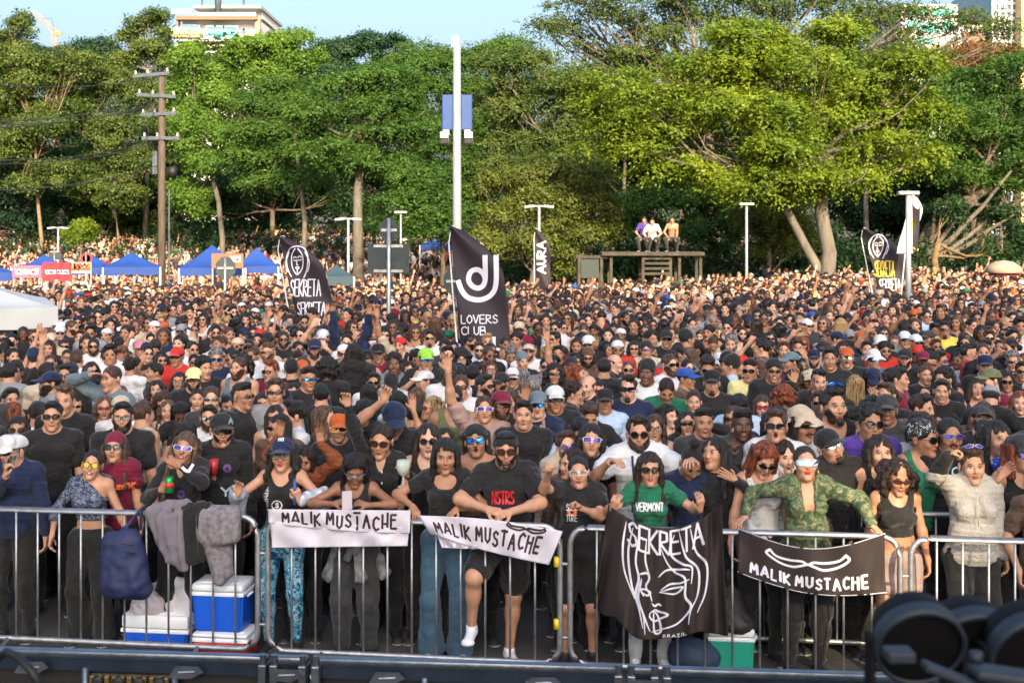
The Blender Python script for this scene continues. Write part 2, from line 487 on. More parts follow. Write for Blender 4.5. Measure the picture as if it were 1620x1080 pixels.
    hc = nb + np.array((0, -.010, .008)) + HR @ np.array((0, -.012, .084))
    nr = (.060 if not f else .050) * (1 + .2 * fat)
    B['neck'] += [('c', U((0, .022, 1.44)), hc + HR @ np.array((0, .022, -.045)), nr * 1.08, nr, .03)]
    if fat > .3: B['neck'].append(('e', hc + HR @ np.array((0, -.03, -.095)), (.05, .045, .03), .03))
    B['head'] = head_prims(g, smile, mouth, fat)
    return dict(hs=HS, B=B, J=J, HR=HR, hc=hc, g=g, fat=fat, U=U, L=L, smile=smile, mouth=mouth, eyes=eyes)

def body_mesh(fg, h=.008, name='body', lips='n', legs=True):
    B = fg['B']; keys = ['torso', 'neck', 'uarmL', 'uarmR', 'farmL', 'farmR', 'handL', 'handR'] + (['thighL', 'thighR', 'shinL', 'shinR', 'footL', 'footR'] if legs else [])
    P = [p for k in keys for p in B[k]]
    lo, hi = bounds(P)
    l2, h2 = bounds(B['head'], fg['HR'], fg['hc'])
    F = Field(np.minimum(lo, l2), np.maximum(hi, h2), h)
    for k in keys:
        for p in B[k]: F.prim(p)
    # head in its own field so that its fine blends stay crisp, then blended to the neck
    for p in B['head']: F.prim(p, fg['HR'], fg['hc'])
    V, Q = F.mesh()
    fc = V[Q].mean(1)
    loc = (fc - fg['hc']) @ fg['HR'] / fg['hs']
    fm = np.zeros(len(Q), int)
    lw = .022 + .006 * fg['smile']
    lip = ((loc[:, 0] / (lw + .002)) ** 2 + ((loc[:, 2] + .060) / .0125) ** 2 < 1) & (loc[:, 1] < -.085)
    if fg['mouth']: lip = ((loc[:, 0] / .021) ** 2 + ((loc[:, 2] + .063) / .023) ** 2 < 1) & (loc[:, 1] < -.082)
    fm[lip] = 1
    if fg['mouth']: fm[((loc[:, 0] / .013) ** 2 + ((loc[:, 2] + .063) / .0155) ** 2 < 1) & (loc[:, 1] < -.068)] = 6
    parts = [(V, Q, fm)]
    def loc_add(v, q, m): parts.append((v * fg['hs'] @ fg['HR'].T + fg['hc'], q, np.full(len(q), m)))
    if fg['eyes']:
        for s in (-1, 1):
            v, q = sph((s * .0305, -.0785, .003), (.0150, .0110, .0068), 6); loc_add(v, q, 2)
            v, q = sph((s * .0305, -.0855, .003), (.0062, .0045, .0062), 5); loc_add(v, q, 3)
            v, q = sph((s * .0305, -.0835, .0092), (.0165, .0085, .0030), 5); loc_add(v, q, 4)
    for s in (-1, 1):
        v, q = sph((s * .032, -.0865, .0245), (.0185, .0060, .0030 if fg['g'] == 'm' else .0020), 5)
        v = (v - (s * .032, 0, .0245)) @ np.array(Matrix.Rotation(R(s * 8), 3, 'Y')).T + (s * .032, 0, .0245); loc_add(v, q, 4)
    if fg['smile']:
        v, q = sph((0, -.084, -.0600), (.019, .0085, .0058), 6); loc_add(v, q, 5)
    Vs, Qs, Ms = [], [], []; n = 0
    for v, q, m in parts: Vs.append(v); Qs.append(q + n); Ms.append(m); n += len(v)
    return meshdata(name, np.vstack(Vs), np.vstack(Qs), [m_skin('l'), M_LIPR if lips == 'r' else M_LIP, M_EYE, M_IRIS, M_BROW, M_TEETH, M_MOUTH], True, np.concatenate(Ms))

def limb_cut(pr, t):                        # keep the first t of a capsule chain primitive
    if pr[0] != 'c': return pr
    a, b = np.array(pr[1]), np.array(pr[2])
    return ('c', a, a + (b - a) * t, pr[3], pr[3] + (pr[4] - pr[3]) * t, pr[5])

def top_mesh(fg, kind='tee', h=.009, name='shirt', neck=None, hem=None, loose=None, seed=1, cuts=(), extra=()):
    """kind: tee, long, tank, hood, coat, crop. cuts: primitives subtracted (neckline shapes)."""
    B, J, U = fg['B'], fg['J'], fg['U']; f = fg['g'] == 'f'
    inf = loose if loose is not None else {'tee': .011 if not f else .007, 'long': .010, 'tank': .008, 'hood': .028, 'coat': .03, 'crop': .008}[kind]
    P = [(p, inf) for p in B['torso']]
    if kind == 'tee':
        for S in 'LR':
            t = .62 if not f else .45
            P += [(limb_cut(p, t), inf + .002) for p in B['uarm' + S] if p[0] == 'c'] + [(p, inf * .6) for p in B['uarm' + S] if p[0] == 'e']
            a, b = np.array(J['sh' + S]), np.array(J['el' + S])
            P.append((('c', a + (b - a) * .35, a + (b - a) * t, B['uarm' + S][0][3] * .95, B['uarm' + S][0][3] * 1.0, .02), inf + .006))
    elif kind in ('long', 'hood', 'coat'):
        for S in 'LR':
            P += [(p, inf * .8) for p in B['uarm' + S]] + [(limb_cut(p, .93), inf * .7) for p in B['farm' + S]]
    elif kind in ('tank', 'crop'):
        pass
    if kind == 'hood':
        P += [(('e', U((0, .07, 1.47)), (.10, .06, .06), .03), .01), (('c', U((-.07, .0, 1.50)), U((.07, .0, 1.50)), .045, .045, .03), .01)]
    for e in extra: P.append((e, 0))
    lo = np.full(3, 9.); hi = -lo
    for p, i in P:
        a, b = bounds([p], inf=i); lo = np.minimum(lo, a); hi = np.maximum(hi, b)
    F = Field(lo, hi, h)
    for p, i in P: F.prim(p, inf=i)
    if kind != 'tank' or True:
        # hang: widen the hem a little
        if kind in ('tee', 'long', 'hood', 'coat') and not f: F.prim(('e', (0, .0, 1.02), (.165 * (1 + .2 * fg['fat']), .125 * (1 + .3 * fg['fat']), .16), .05))
    hemz = hem if hem is not None else {'tee': .90, 'long': .88, 'tank': .93, 'hood': .86, 'coat': .80, 'crop': 1.12}[kind]
    F.noise(.0095 if kind in ('tee', 'long', 'hood', 'coat') else .0045, (11, 13, 22), seed, 3, .0055 if kind in ('tee', 'long', 'hood', 'coat') else .004)
    F.cutz(hemz)
    nz = neck if neck is not None else {'tee': 0, 'long': 0, 'hood': 0, 'coat': .02, 'tank': .07, 'crop': .07}[kind]
    # collar opening round the neck
    if kind in ('tank', 'crop'):
        F.prim(('E', U((0, -.03, 1.49)), (.085, .16, .11 + nz * .5), .01))
        for S in 'LR': 
            s = -1 if S == 'L' else 1
            sx = np.array(J['sh' + S]); F.prim(('E', sx + np.array((s * .045, 0, -.02)), (.075, .2, .13), .01))
    else:
        F.prim(('E', U((0, -.018, 1.530)), (.082 + nz, .098, .078 + nz), .008))
    for c in cuts: F.prim(c)
    V, Q = F.mesh()
    return meshdata(name, V, Q, [m_cloth('k')], True)

def legs_mesh(fg, kind='jeans', h=.011, name='trousers', loose=None, seed=3, top=1.02):
    B, J = fg['B'], fg['J']
    inf = loose if loose is not None else {'jeans': .012, 'wide': .03, 'leggings': .004, 'shorts': .03, 'skirt': .02, 'short': .008}[kind]
    P = [(B['torso'][2], inf * .6 + .004), (B['torso'][1], .008)]
    for S in 'LR':
        if kind in ('shorts', 'short'):
            t = .80 if kind == 'shorts' else .42
            P += [(limb_cut(p, t), inf) for p in B['thigh' + S] if p[0] == 'c']
        else:
            P += [(p, inf) for p in B['thigh' + S]] + [(limb_cut(p, .97), inf) for p in B['shin' + S]]
            if kind == 'wide': P.append((('c', J['kn' + S], np.array(J['an' + S]) + (0, 0, -.01), .065, .10, .03), .0))
    lo = np.full(3, 9.); hi = -lo
    for p, i in P:
        a, b = bounds([p], inf=i); lo = np.minimum(lo, a); hi = np.maximum(hi, b)
    F = Field(lo, hi, h)
    for p, i in P: F.prim(p, inf=i)
    F.noise(.006 if kind != 'leggings' else .002, (16, 16, 12), seed, 3, .003)
    F.cutz(top, below=False)
    F.cutz(.03)
    V, Q = F.mesh()
    return meshdata(name, V, Q, [m_cloth('k')], True)

def shoe_mesh(fg, h=.008, name='shoe', S='L'):
    P = fg['B']['foot' + S]
    lo, hi = bounds(P, inf=.012)
    F = Field(lo, hi, h)
    for p in P: F.prim(p, inf=.009)
    z0 = fg['J']['an' + S][2] - .085
    F.cutz(z0 + .002); F.cutz(z0 + .11, below=False)
    V, Q = F.mesh()
    fc = V[Q].mean(1)
    return meshdata(name, V, Q, [mat('shoe_dark', (.02, .02, .022), .6), mat('shoe_sole', (.6, .6, .6), .6)], True, (fc[:, 2] < z0 + .022).astype(int))

# ------------------------------------------------------------------ hair, hats, beards and glasses in the head's own frame
def hair_mesh(kind, h=.0065, seed=0):
    rg = random.Random(seed); P = []; sub = []
    face = ('E', (0, -.088, -.026), (.065, .068, .097), .012)
    low = None; namp = .0035; nf = (70, 70, 14)
    cap = ('e', (0, .020, .044), (.081, .098, .083), .01)
    if kind == 'buzz': P = [('e', (0, .014, .038), (.0765, .0955, .0835), .01)]; sub = [('E', (0, -.095, -.035), (.066, .062, .105), .01)]; low = -.035; namp = .0006
    elif kind == 'short': P = [cap, ('e', (0, -.035, .100), (.058, .050, .026), .02)]; sub = [face]; low = -.040; namp = .005; nf = (60, 60, 40)
    elif kind == 'fade': P = [('e', (0, .005, .078), (.074, .090, .050), .01), ('e', (0, .02, .03), (.0755, .095, .075), .01), ('e', (0, -.045, .108), (.055, .040, .022), .02)]; sub = [face]; low = -.020; namp = .004; nf = (60, 60, 50)
    elif kind == 'quiff': P = [cap, ('e', (0, -.050, .112), (.062, .048, .030), .02), ('e', (0, .03, .11), (.065, .06, .03), .02)]; sub = [face]; low = -.040; namp = .008; nf = (50, 50, 30)
    elif kind == 'curly':
        P = [cap]
        for i in range(46):
            a = rg.uniform(0, 6.28); e = rg.uniform(.15, 1.5)
            P.append(('e', (.080 * math.cos(a) * math.cos(e), .02 + .095 * math.sin(a) * math.cos(e), .042 + .088 * math.sin(e)), (.022, .022, .020), .008))
        sub = [face]; low = -.045; namp = .005; nf = (90, 90, 90)
    elif kind == 'afro':
        P = [('e', (0, .03, .04), (.115, .12, .11), .01)]
        for i in range(90):
            a = rg.uniform(0, 6.28); e = rg.uniform(-1.1, 1.5); P.append(('e', (.115 * math.cos(a) * math.cos(e), .03 + .118 * math.sin(a) * math.cos(e), .02 + .12 * math.sin(e)), (.026, .026, .024), .008))
        sub = [('E', (0, -.10, -.045), (.066, .075, .095), .012)]; low = -.16; namp = .006; nf = (80, 80, 80)
    elif kind in ('long', 'wavy', 'bangs', 'longcurly'):
        P = [cap]
        wv = {'long': .006, 'bangs': .004, 'wavy': .022, 'longcurly': .03}[kind]
        for s in (-1, 1):
            for j in range(9 if kind != 'longcurly' else 12):
                x0 = .072 + rg.uniform(-.006, .01); y0 = -.020 + j * .013
                pts = [(s * x0 * .8, y0, .060)]; ph = rg.uniform(0, 6)
                for q in range(1, 8):
                    z = .06 - q * .052; pts.append((s * (x0 + .004 * q + wv * math.sin(ph + q * 1.3)), y0 - (.004 * q if j < 4 else -.004 * q) + wv * .5 * math.cos(ph + q * 1.7), z))
                for q in range(7):
                    r = .0185 if kind != 'longcurly' else .024
                    P.append(('c', pts[q], pts[q + 1], r * (1 - .04 * q), r * (1 - .04 * (q + 1)), .008))
        for j in range(7):
            x = -.06 + j * .02; P.append(('c', (x, .085, .05), (x * 1.25 + rg.uniform(-.01, .01), .10, -.28 + rg.uniform(-.02, .02)), .030, .018, .012))
        P.append(('e', (0, .065, -.06), (.075, .045, .12), .02))
        sub = [('E', (0, -.078, -.040), (.060 if kind != 'bangs' else .056, .072, .092 if kind != 'bangs' else .068), .010), ('E', (0, -.06, -.20), (.05, .10, .15), .01)]
        namp = .004 if kind in ('long', 'bangs') else .009
        if kind == 'wavy': nf = (60, 60, 30)
        if kind == 'longcurly': nf = (75, 75, 70)
    elif kind == 'longback':
        P = [cap]
        for j in range(9):
            x = -.072 + j * .018; P.append(('c', (x, .075 - abs(x) * .4, .05), (x * 1.3, .105 - abs(x) * .3, -.27 + rg.uniform(-.03, .02)), .030, .017, .012))
        P += [('c', (s * .072, .02, .04), (s * .080, .045, -.11), .020, .020, .015) for s in (-1, 1)]
        sub = [('E', (0, -.085, -.035), (.062, .070, .092), .010)]
    elif kind == 'bob':
        P = [cap]
        for s in (-1, 1):
            for j in range(9): P.append(('c', (s * .070, -.030 + j * .013, .05), (s * (.088 + rg.uniform(-.003, .006)), -.040 + j * .014, -.135 + rg.uniform(-.012, .012)), .020, .017, .01))
        P.append(('e', (0, .065, -.03), (.078, .045, .11), .02))
        sub = [('E', (0, -.08, -.045), (.058, .068, .085), .010), ('E', (0, -.06, -.2), (.055, .10, .12), .01)]
    elif kind in ('bun', 'tied', 'topbun', 'pony'):
        P = [('e', (0, .016, .040), (.0775, .0965, .0815), .01)]
        if kind == 'bun': P.append(('e', (0, .125, .02), (.040, .036, .040), .012))
        if kind == 'topbun': P.append(('e', (0, .06, .145), (.038, .038, .034), .012))
        if kind == 'pony': P += [('c', (0, .105, .05), (0, .15, -.02), .022, .030, .012), ('c', (0, .15, -.02), (.02, .14, -.20), .030, .014, .012)]
        sub = [face]; low = -.050; namp = .0022; nf = (60, 14, 60)
    elif kind == 'grey_bald': P = [('e', (0, .018, .02), (.0785, .0965, .070), .01)]; sub = [('E', (0, -.06, .06), (.07, .12, .09), .01)]; low = -.035; namp = .002
    # ---- hats
    brim = [('e', (0, -.118, .044), (.066, .062, .0065), .012, np.array(Matrix.Rotation(R(10), 3, 'X'))), ('C', (0, -.2, -.02), (0, -.02, -.045), .045, .045, .01)]
    hat_z = .036
    if kind == 'cap' or kind == 'capback' or kind == 'snap':
        P = [('e', (0, .014, .046), (.085, .102, .079), .01)]
        if kind == 'snap': P.append(('e', (0, -.05, .085), (.078, .045, .050), .02))
        F = Field((-.10, -.20, .0), (.10, .20, .16), h)
        for p in P: F.prim(p)
        F.cutz(hat_z)
        sgn = -1 if kind != 'capback' else 1
        Rb = np.array(Matrix.Rotation(R(12 if sgn < 0 else -14), 3, 'X'))
        def fn(x, y, z):
            yy = (y - sgn * .098); zz = z - (.046 - 6.0 * x * x - abs(1) * .20 * np.maximum(0, sgn * yy)); r = np.sqrt((x / .070) ** 2 + (yy / .086) ** 2)
            return np.maximum((r - 1) * .068, np.abs(zz) - .0045)
        F.put(fn, (-.08, min(sgn * .02, sgn * .18), .0), (.08, max(sgn * .02, sgn * .18), .07), .004)
        if kind == 'capback': F.prim(('E', (0, -.10, .040), (.034, .03, .022), .004))
        return F.mesh()
    if kind == 'bucket':
        P = [('e', (0, .010, .058), (.086, .102, .080), .01)]
        F = Field((-.17, -.18, -.02), (.17, .20, .16), h)
        for p in P: F.prim(p)
        F.cutz(.04)
        def fn(x, y, z):
            r = np.sqrt((x / .088) ** 2 + ((y - .01) / .104) ** 2); zz = z - (.052 - (r - 1) * .075)
            return np.maximum(np.maximum((r - 1.62) * .088, np.abs(zz) - .004), (.93 - r) * .088)
        F.put(fn, (-.15, -.17, -.02), (.15, .19, .07), .006)
        F.noise(.003, (20, 20, 20), 3, 2)
        return F.mesh()
    if kind in ('beanie', 'bandana'):
        P = [('e', (0, .020, .048), (.0835, .101, .086), .01)]
        if kind == 'beanie': P.append(('e', (0, .04, .09), (.06, .07, .06), .03))
        else: P += [('c', (0, .115, .02), (.03, .135, -.05), .018, .010, .01)]
        F = Field((-.11, -.12, -.08), (.11, .17, .17), h)
        for p in P: F.prim(p)
        F.prim(('E', (0, -.105, -.035), (.09, .075, .088), .006)); 
        def fn(x, y, z): return -(z - (.045 - .45 * (y + .07)) * 1.0)
        F.put(lambda x, y, z: (z - (.040 - .40 * (y + .06))) + 0 * x, (-.2, -.2, -.2), (.2, .2, .1), .004, sub=True) if False else None
        zz = F.ax[2][None, None, :]; yy = F.ax[1][None, :, None]
        F.d = np.maximum(F.d, ((.038 - .42 * (yy + .06)) - zz + 0 * F.ax[0][:, None, None]).astype(np.float32))
        F.noise(.0025, (30, 30, 30), 2, 2)
        return F.mesh()
    lo, hi = bounds(P)
    F = Field(lo, hi, h)
    for p in P: F.prim(p)
    F.noise(namp, nf, seed, 2)
    for p in sub: F.prim(p)
    if low is not None:
        zz = F.ax[2][None, None, :]; yy = F.ax[1][None, :, None]
        F.d = np.maximum(F.d, (low + np.maximum(0, .045 - yy) * .55 - zz + 0 * F.ax[0][:, None, None]).astype(np.float32))
    return F.mesh()

def beard_mesh(kind, g='m', h=.0055, seed=0):
    # kinds: full, stubble, goatee, moustache
    inf = {'full': .008, 'stubble': .0016, 'goatee': .006, 'moustache': .005, 'short': .0032}[kind]
    F = Field((-.085, -.13, -.15), (.085, .05, .0), h)
    for p in head_prims('m', scale=False)[:12]:
        if p[0] in 'ec' and p[1][2] < .0: F.prim(p, inf=inf)
    F.noise(.003 if kind != 'stubble' else .0004, (90, 90, 60), seed, 2)
    x = F.ax[0][:, None, None]; y = F.ax[1][None, :, None]; z = F.ax[2][None, None, :]
    if kind in ('full', 'stubble', 'short'):
        top = -.048 + np.maximum(0, np.abs(x) - .030) * 1.3
        m = z - top
        mo = np.maximum(np.abs(z + .060) - .010, np.abs(x) - .020) ; m = np.maximum(m, -mo * np.where(y < -.05, 1, -9) if False else -np.where(y < -.06, mo, 1.0))
    elif kind == 'goatee': m = np.maximum(np.abs(x) - .026, np.maximum(z + .072, y + .055))
    else: m = np.maximum(np.abs(x) - .029, np.maximum(np.abs(z + .0465 + .25 * np.abs(x)) - .0055, y + .06))
    F.d = np.maximum(F.d, m.astype(np.float32) + 0 * y)
    return F.mesh()

def glasses_mesh(shape):
    b = MB()
    w, hh, sep = {'way': (.026, .019, .033), 'round': (.023, .021, .032), 'slim': (.029, .012, .034), 'oval': (.024, .013, .031), 'shield': (.036, .021, .036), 'big': (.030, .026, .035), 'rect': (.028, .017, .034)}[shape]
    n = 14
    def outline(s, k=1.0):
        o = []
        for i in range(n):
            a = 2 * math.pi * i / n; ca, sa = math.cos(a), math.sin(a)
            e = {'round': 1, 'oval': 1, 'way': .6, 'slim': .7, 'shield': .5, 'big': .7, 'rect': .45}[shape]
            x = math.copysign(abs(ca) ** e, ca) * w * k; z = math.copysign(abs(sa) ** e, sa) * hh * k
            if shape in ('way', 'shield') and z < 0: x *= .86
            o.append((s * sep + x, .004 + z))
        return o
    def yy(x): return -.1035 + 5.5 * x * x
    for s in (-1, 1):
        O, I = outline(s, 1.13), outline(s, .99)
        V = [(x, yy(x) - .0018, z) for x, z in I] + [(x, yy(x) + .002, z) for x, z in I]
        b.add(V, [list(range(n))[::-1], list(range(n, 2 * n))] + [(i, (i + 1) % n, (i + 1) % n + n, i + n) for i in range(n)], 0)
        V = [(x, yy(x) - .0035, z) for x, z in O] + [(x, yy(x) - .0035, z) for x, z in I] + [(x, yy(x) + .003, z) for x, z in O] + [(x, yy(x) + .003, z) for x, z in I]
        F = []
        for i in range(n):
            j = (i + 1) % n; F += [(i, j, j + n, i + n), (i + 2 * n, i + 3 * n, j + 3 * n, j + 2 * n), (i, i + 2 * n, j + 2 * n, j), (i + n, j + n, j + 3 * n, i + 3 * n)]
        b.add(V, F, 1)
        xe = s * (sep + w)
        b.tube([(xe, yy(xe), .010), (s * .076, -.065, .010), (s * .0835, .0, .006), (s * .083, .022, -.004)], .0022, 5, 1)
    b.tube([(-sep + w * .8, yy(.008) + .0005, .010), (0, yy(0) - .002, .012), (sep - w * .8, yy(.008) + .0005, .010)], .0022, 5, 1)
    return meshdata('sunglasses', b.V, b.F, [mat('lens_black', (.006, .006, .008), .06, spec=.6), mat('frame_black', (.008, .008, .009), .3)], False, b.M)
GMAT = {'k': ('lens_black', (.006, .006, .008), .06, 0), 'b': ('lens_blue_mirror', (.02, .16, .55), .08, .9), 'c': ('lens_cyan_mirror', (.05, .55, .65), .08, .9), 'y': ('lens_yellow', (.55, .42, .02), .1, 0), 'r': ('lens_red', (.30, .03, .05), .1, .2),
        'p': ('lens_purple', (.10, .06, .28), .08, .5), 's': ('lens_silver_mirror', (.62, .70, .76), .05, 1), 'n': ('lens_brown', (.05, .018, .012), .08, 0), 'o': ('lens_orange_mirror', (.7, .22, .02), .08, .9)}
def m_lens(k):
    if k == 'x':                            # clear spectacles
        return mat('lens_clear', (.4, .4, .42), .05, alpha=.14)
    n, c, r, me = GMAT[k]; return mat(n, c, r, me, spec=.6)
def m_frame(k): return mat('frame_' + k, {'k': (.008, .008, .009), 'w': (.8, .8, .8), 'g': (.5, .42, .2), 's': (.6, .6, .62), 'n': (.07, .03, .015), 'r': (.4, .03, .03)}[k], .3, metal=1 if k in 'gs' else 0)
# ------------------------------------------------------------------ terrain
def smooth(a, b, x): 
    t = np.clip((x - a) / (b - a), 0, 1); return t * t * (3 - 2 * t)
def gz(X, Y):
    X = np.asarray(X, float); Y = np.asarray(Y, float)
    left = 1 - smooth(-2, 14, X)
    z = -0.75 * smooth(30, 50, Y) * left
    z = z + (2.2 * smooth(58, 84, Y) + 1.6 * smooth(84, 130, Y)) * left + 2.2 * smooth(60, 130, Y) * (1 - left)
    return z + 6 * smooth(130, 320, Y)
xs = np.concatenate([np.linspace(-900, -80, 12), np.linspace(-70, 70, 71), np.linspace(80, 900, 12)])
ys = np.concatenate([np.linspace(-60, -5, 6), np.linspace(0, 130, 66), np.linspace(140, 1200, 24)])
GX, GY = np.meshgrid(xs, ys, indexing='ij')
GV = np.stack([GX, GY, gz(GX, GY)], -1).reshape(-1, 3)
nx, ny = len(xs), len(ys)
idx = np.arange(nx * ny).reshape(nx, ny)
GF = np.stack([idx[:-1, :-1], idx[1:, :-1], idx[1:, 1:], idx[:-1, 1:]], -1).reshape(-1, 4)
g = link('ground', meshdata('ground', GV, GF, [mat('ground_dirt', (.075, .068, .055), .95, bump=.6, bscale=3, var=.4, vscale=.25)]))
g['kind'] = 'structure'
mb = MB(); mb.box((0, 14, .002), (34, 24, .02)); rd = mb.build('paved_forecourt', mat('asphalt_paving', (.052, .050, .050), .9, bump=.6, bscale=30, var=.3, vscale=2)); rd['kind'] = 'structure'

# ------------------------------------------------------------------ the stage deck under the camera, and unseen blocks added behind it to shade the forecourt
st = empty('concert_stage', (0, -2, 0))
tag(st, 'low black concert stage deck behind the pit barriers', 'stage')
mb = MB(); mb.box((0, -2, 1.42), (16, 8, .12)); mb.build('stage_floor', mat('stage_black', (.02, .02, .022), .8), st)
YW = -60.0
def hit(P): t = (YW - P[1]) / SUNV.y; return P + SUNV * t
h0 = hit(Vector((2.15, 9.0, .35))); h1 = hit(Vector((3.25, 9.0, 1.85))); hl = hit(Vector((-17.0, 30, 0))); hr = hit(Vector((19.0, 30, 0))); WT = hit(Vector((0, 30.5, 1.75))).z
for nm, (x0, x1) in (('left', (hl.x, h0.x)), ('right', (h1.x, hr.x))):
    t = empty('shade_block', ((x0 + x1) / 2, YW - .4, 0)); tag(t, 'tall pale unseen block added behind the stage, on its %s side, shading the forecourt' % nm, 'building')  # added shade caster out of view, pale to bounce light back
    mb = MB(); mb.box((0, 0, WT / 2), (x1 - x0, .8, WT)); mb.build('wall', mat('shade_block_wall', (.45, .44, .42), .8), t)
    mb = MB()
    for f_ in range(int(WT / 3.3)): mb.box((0, .42, 1.8 + f_ * 3.3), ((x1 - x0) * .94, .06, 1.5))
    mb.build('glass_bands', mat('shade_block_glass', (.05, .07, .09), .15), t)
t = empty('sun_slot_wall', ((h0.x + h1.x) / 2, YW - .4, 0)); tag(t, 'added wall with a slot for sunlight between the two shading blocks', 'wall')  # added wall, its slot lets a sliver of sun onto the right front
mb = MB(); w = h1.x - h0.x - .01; mb.box((0, 0, h0.z / 2), (w, .4, h0.z)); mb.box((0, 0, (h1.z + WT) / 2), (w, .4, WT - h1.z)); mb.build('wall', mat('shade_block_wall', (.45, .44, .42), .8), t)

# ------------------------------------------------------------------ trees
def leaf_mat(name, c1, c2, tr=.42):
    if name in MATS: return MATS[name]
    m = bpy.data.materials.new(name); m.use_nodes = True; nt = m.node_tree
    for n in list(nt.nodes): nt.nodes.remove(n)
    out = nt.nodes.new('ShaderNodeOutputMaterial'); geo = nt.nodes.new('ShaderNodeNewGeometry'); tc = nt.nodes.new('ShaderNodeTexCoord')
    nz = nt.nodes.new('ShaderNodeTexNoise'); nz.inputs['Scale'].default_value = .45; nz.inputs['Detail'].default_value = 2
    nt.links.new(tc.outputs['Object'], nz.inputs['Vector'])
    ad = nt.nodes.new('ShaderNodeMath'); ad.operation = 'MULTIPLY_ADD'; ad.inputs[1].default_value = .55
    sb = nt.nodes.new('ShaderNodeMath'); sb.operation = 'MULTIPLY_ADD'; sb.inputs[1].default_value = 1.6; sb.inputs[2].default_value = -.55
    nt.links.new(geo.outputs['Random Per Island'], ad.inputs[0]); nt.links.new(nz.outputs[0], sb.inputs[0]); nt.links.new(sb.outputs[0], ad.inputs[2])
    rp = nt.nodes.new('ShaderNodeValToRGB'); rp.color_ramp.elements[0].color = (*c1, 1); rp.color_ramp.elements[1].color = (*c2, 1)
    rp.color_ramp.elements[0].position = .1; rp.color_ramp.elements[1].position = .95
    nt.links.new(ad.outputs[0], rp.inputs[0])
    d = nt.nodes.new('ShaderNodeBsdfDiffuse'); t = nt.nodes.new('ShaderNodeBsdfTranslucent'); gl = nt.nodes.new('ShaderNodeBsdfGlossy'); gl.inputs['Roughness'].default_value = .45
    mx = nt.nodes.new('ShaderNodeMixShader'); mx.inputs[0].default_value = tr; m2 = nt.nodes.new('ShaderNodeMixShader'); m2.inputs[0].default_value = .015
    nt.links.new(rp.outputs[0], d.inputs[0]); nt.links.new(rp.outputs[0], t.inputs[0])
    nt.links.new(d.outputs[0], mx.inputs[1]); nt.links.new(t.outputs[0], mx.inputs[2]); nt.links.new(mx.outputs[0], m2.inputs[1]); nt.links.new(gl.outputs[0], m2.inputs[2]); nt.links.new(m2.outputs[0], out.inputs[0])
    MATS[name] = m; return m
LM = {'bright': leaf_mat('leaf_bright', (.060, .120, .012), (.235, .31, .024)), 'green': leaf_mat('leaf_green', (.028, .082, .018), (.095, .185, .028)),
      'dark': leaf_mat('leaf_dark', (.014, .044, .018), (.045, .095, .030)), 'olive': leaf_mat('leaf_olive', (.038, .080, .020), (.135, .185, .040)),  # leaf_dark: shade under the crowns put into the leaf colour
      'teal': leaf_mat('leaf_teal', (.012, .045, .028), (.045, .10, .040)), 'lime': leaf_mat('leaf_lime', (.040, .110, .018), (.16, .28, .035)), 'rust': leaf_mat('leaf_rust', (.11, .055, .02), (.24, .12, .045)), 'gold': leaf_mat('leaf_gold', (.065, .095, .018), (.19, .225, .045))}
BARK = mat('bark', (.12, .095, .07), .95, bump=1.0, bscale=8, var=.35, vscale=3, stretch=(2, 2, .5)); BARKP = mat('bark_pale', (.13, .115, .095), .9, bump=.8, bscale=8, var=.25, vscale=3, stretch=(2, 2, .5))

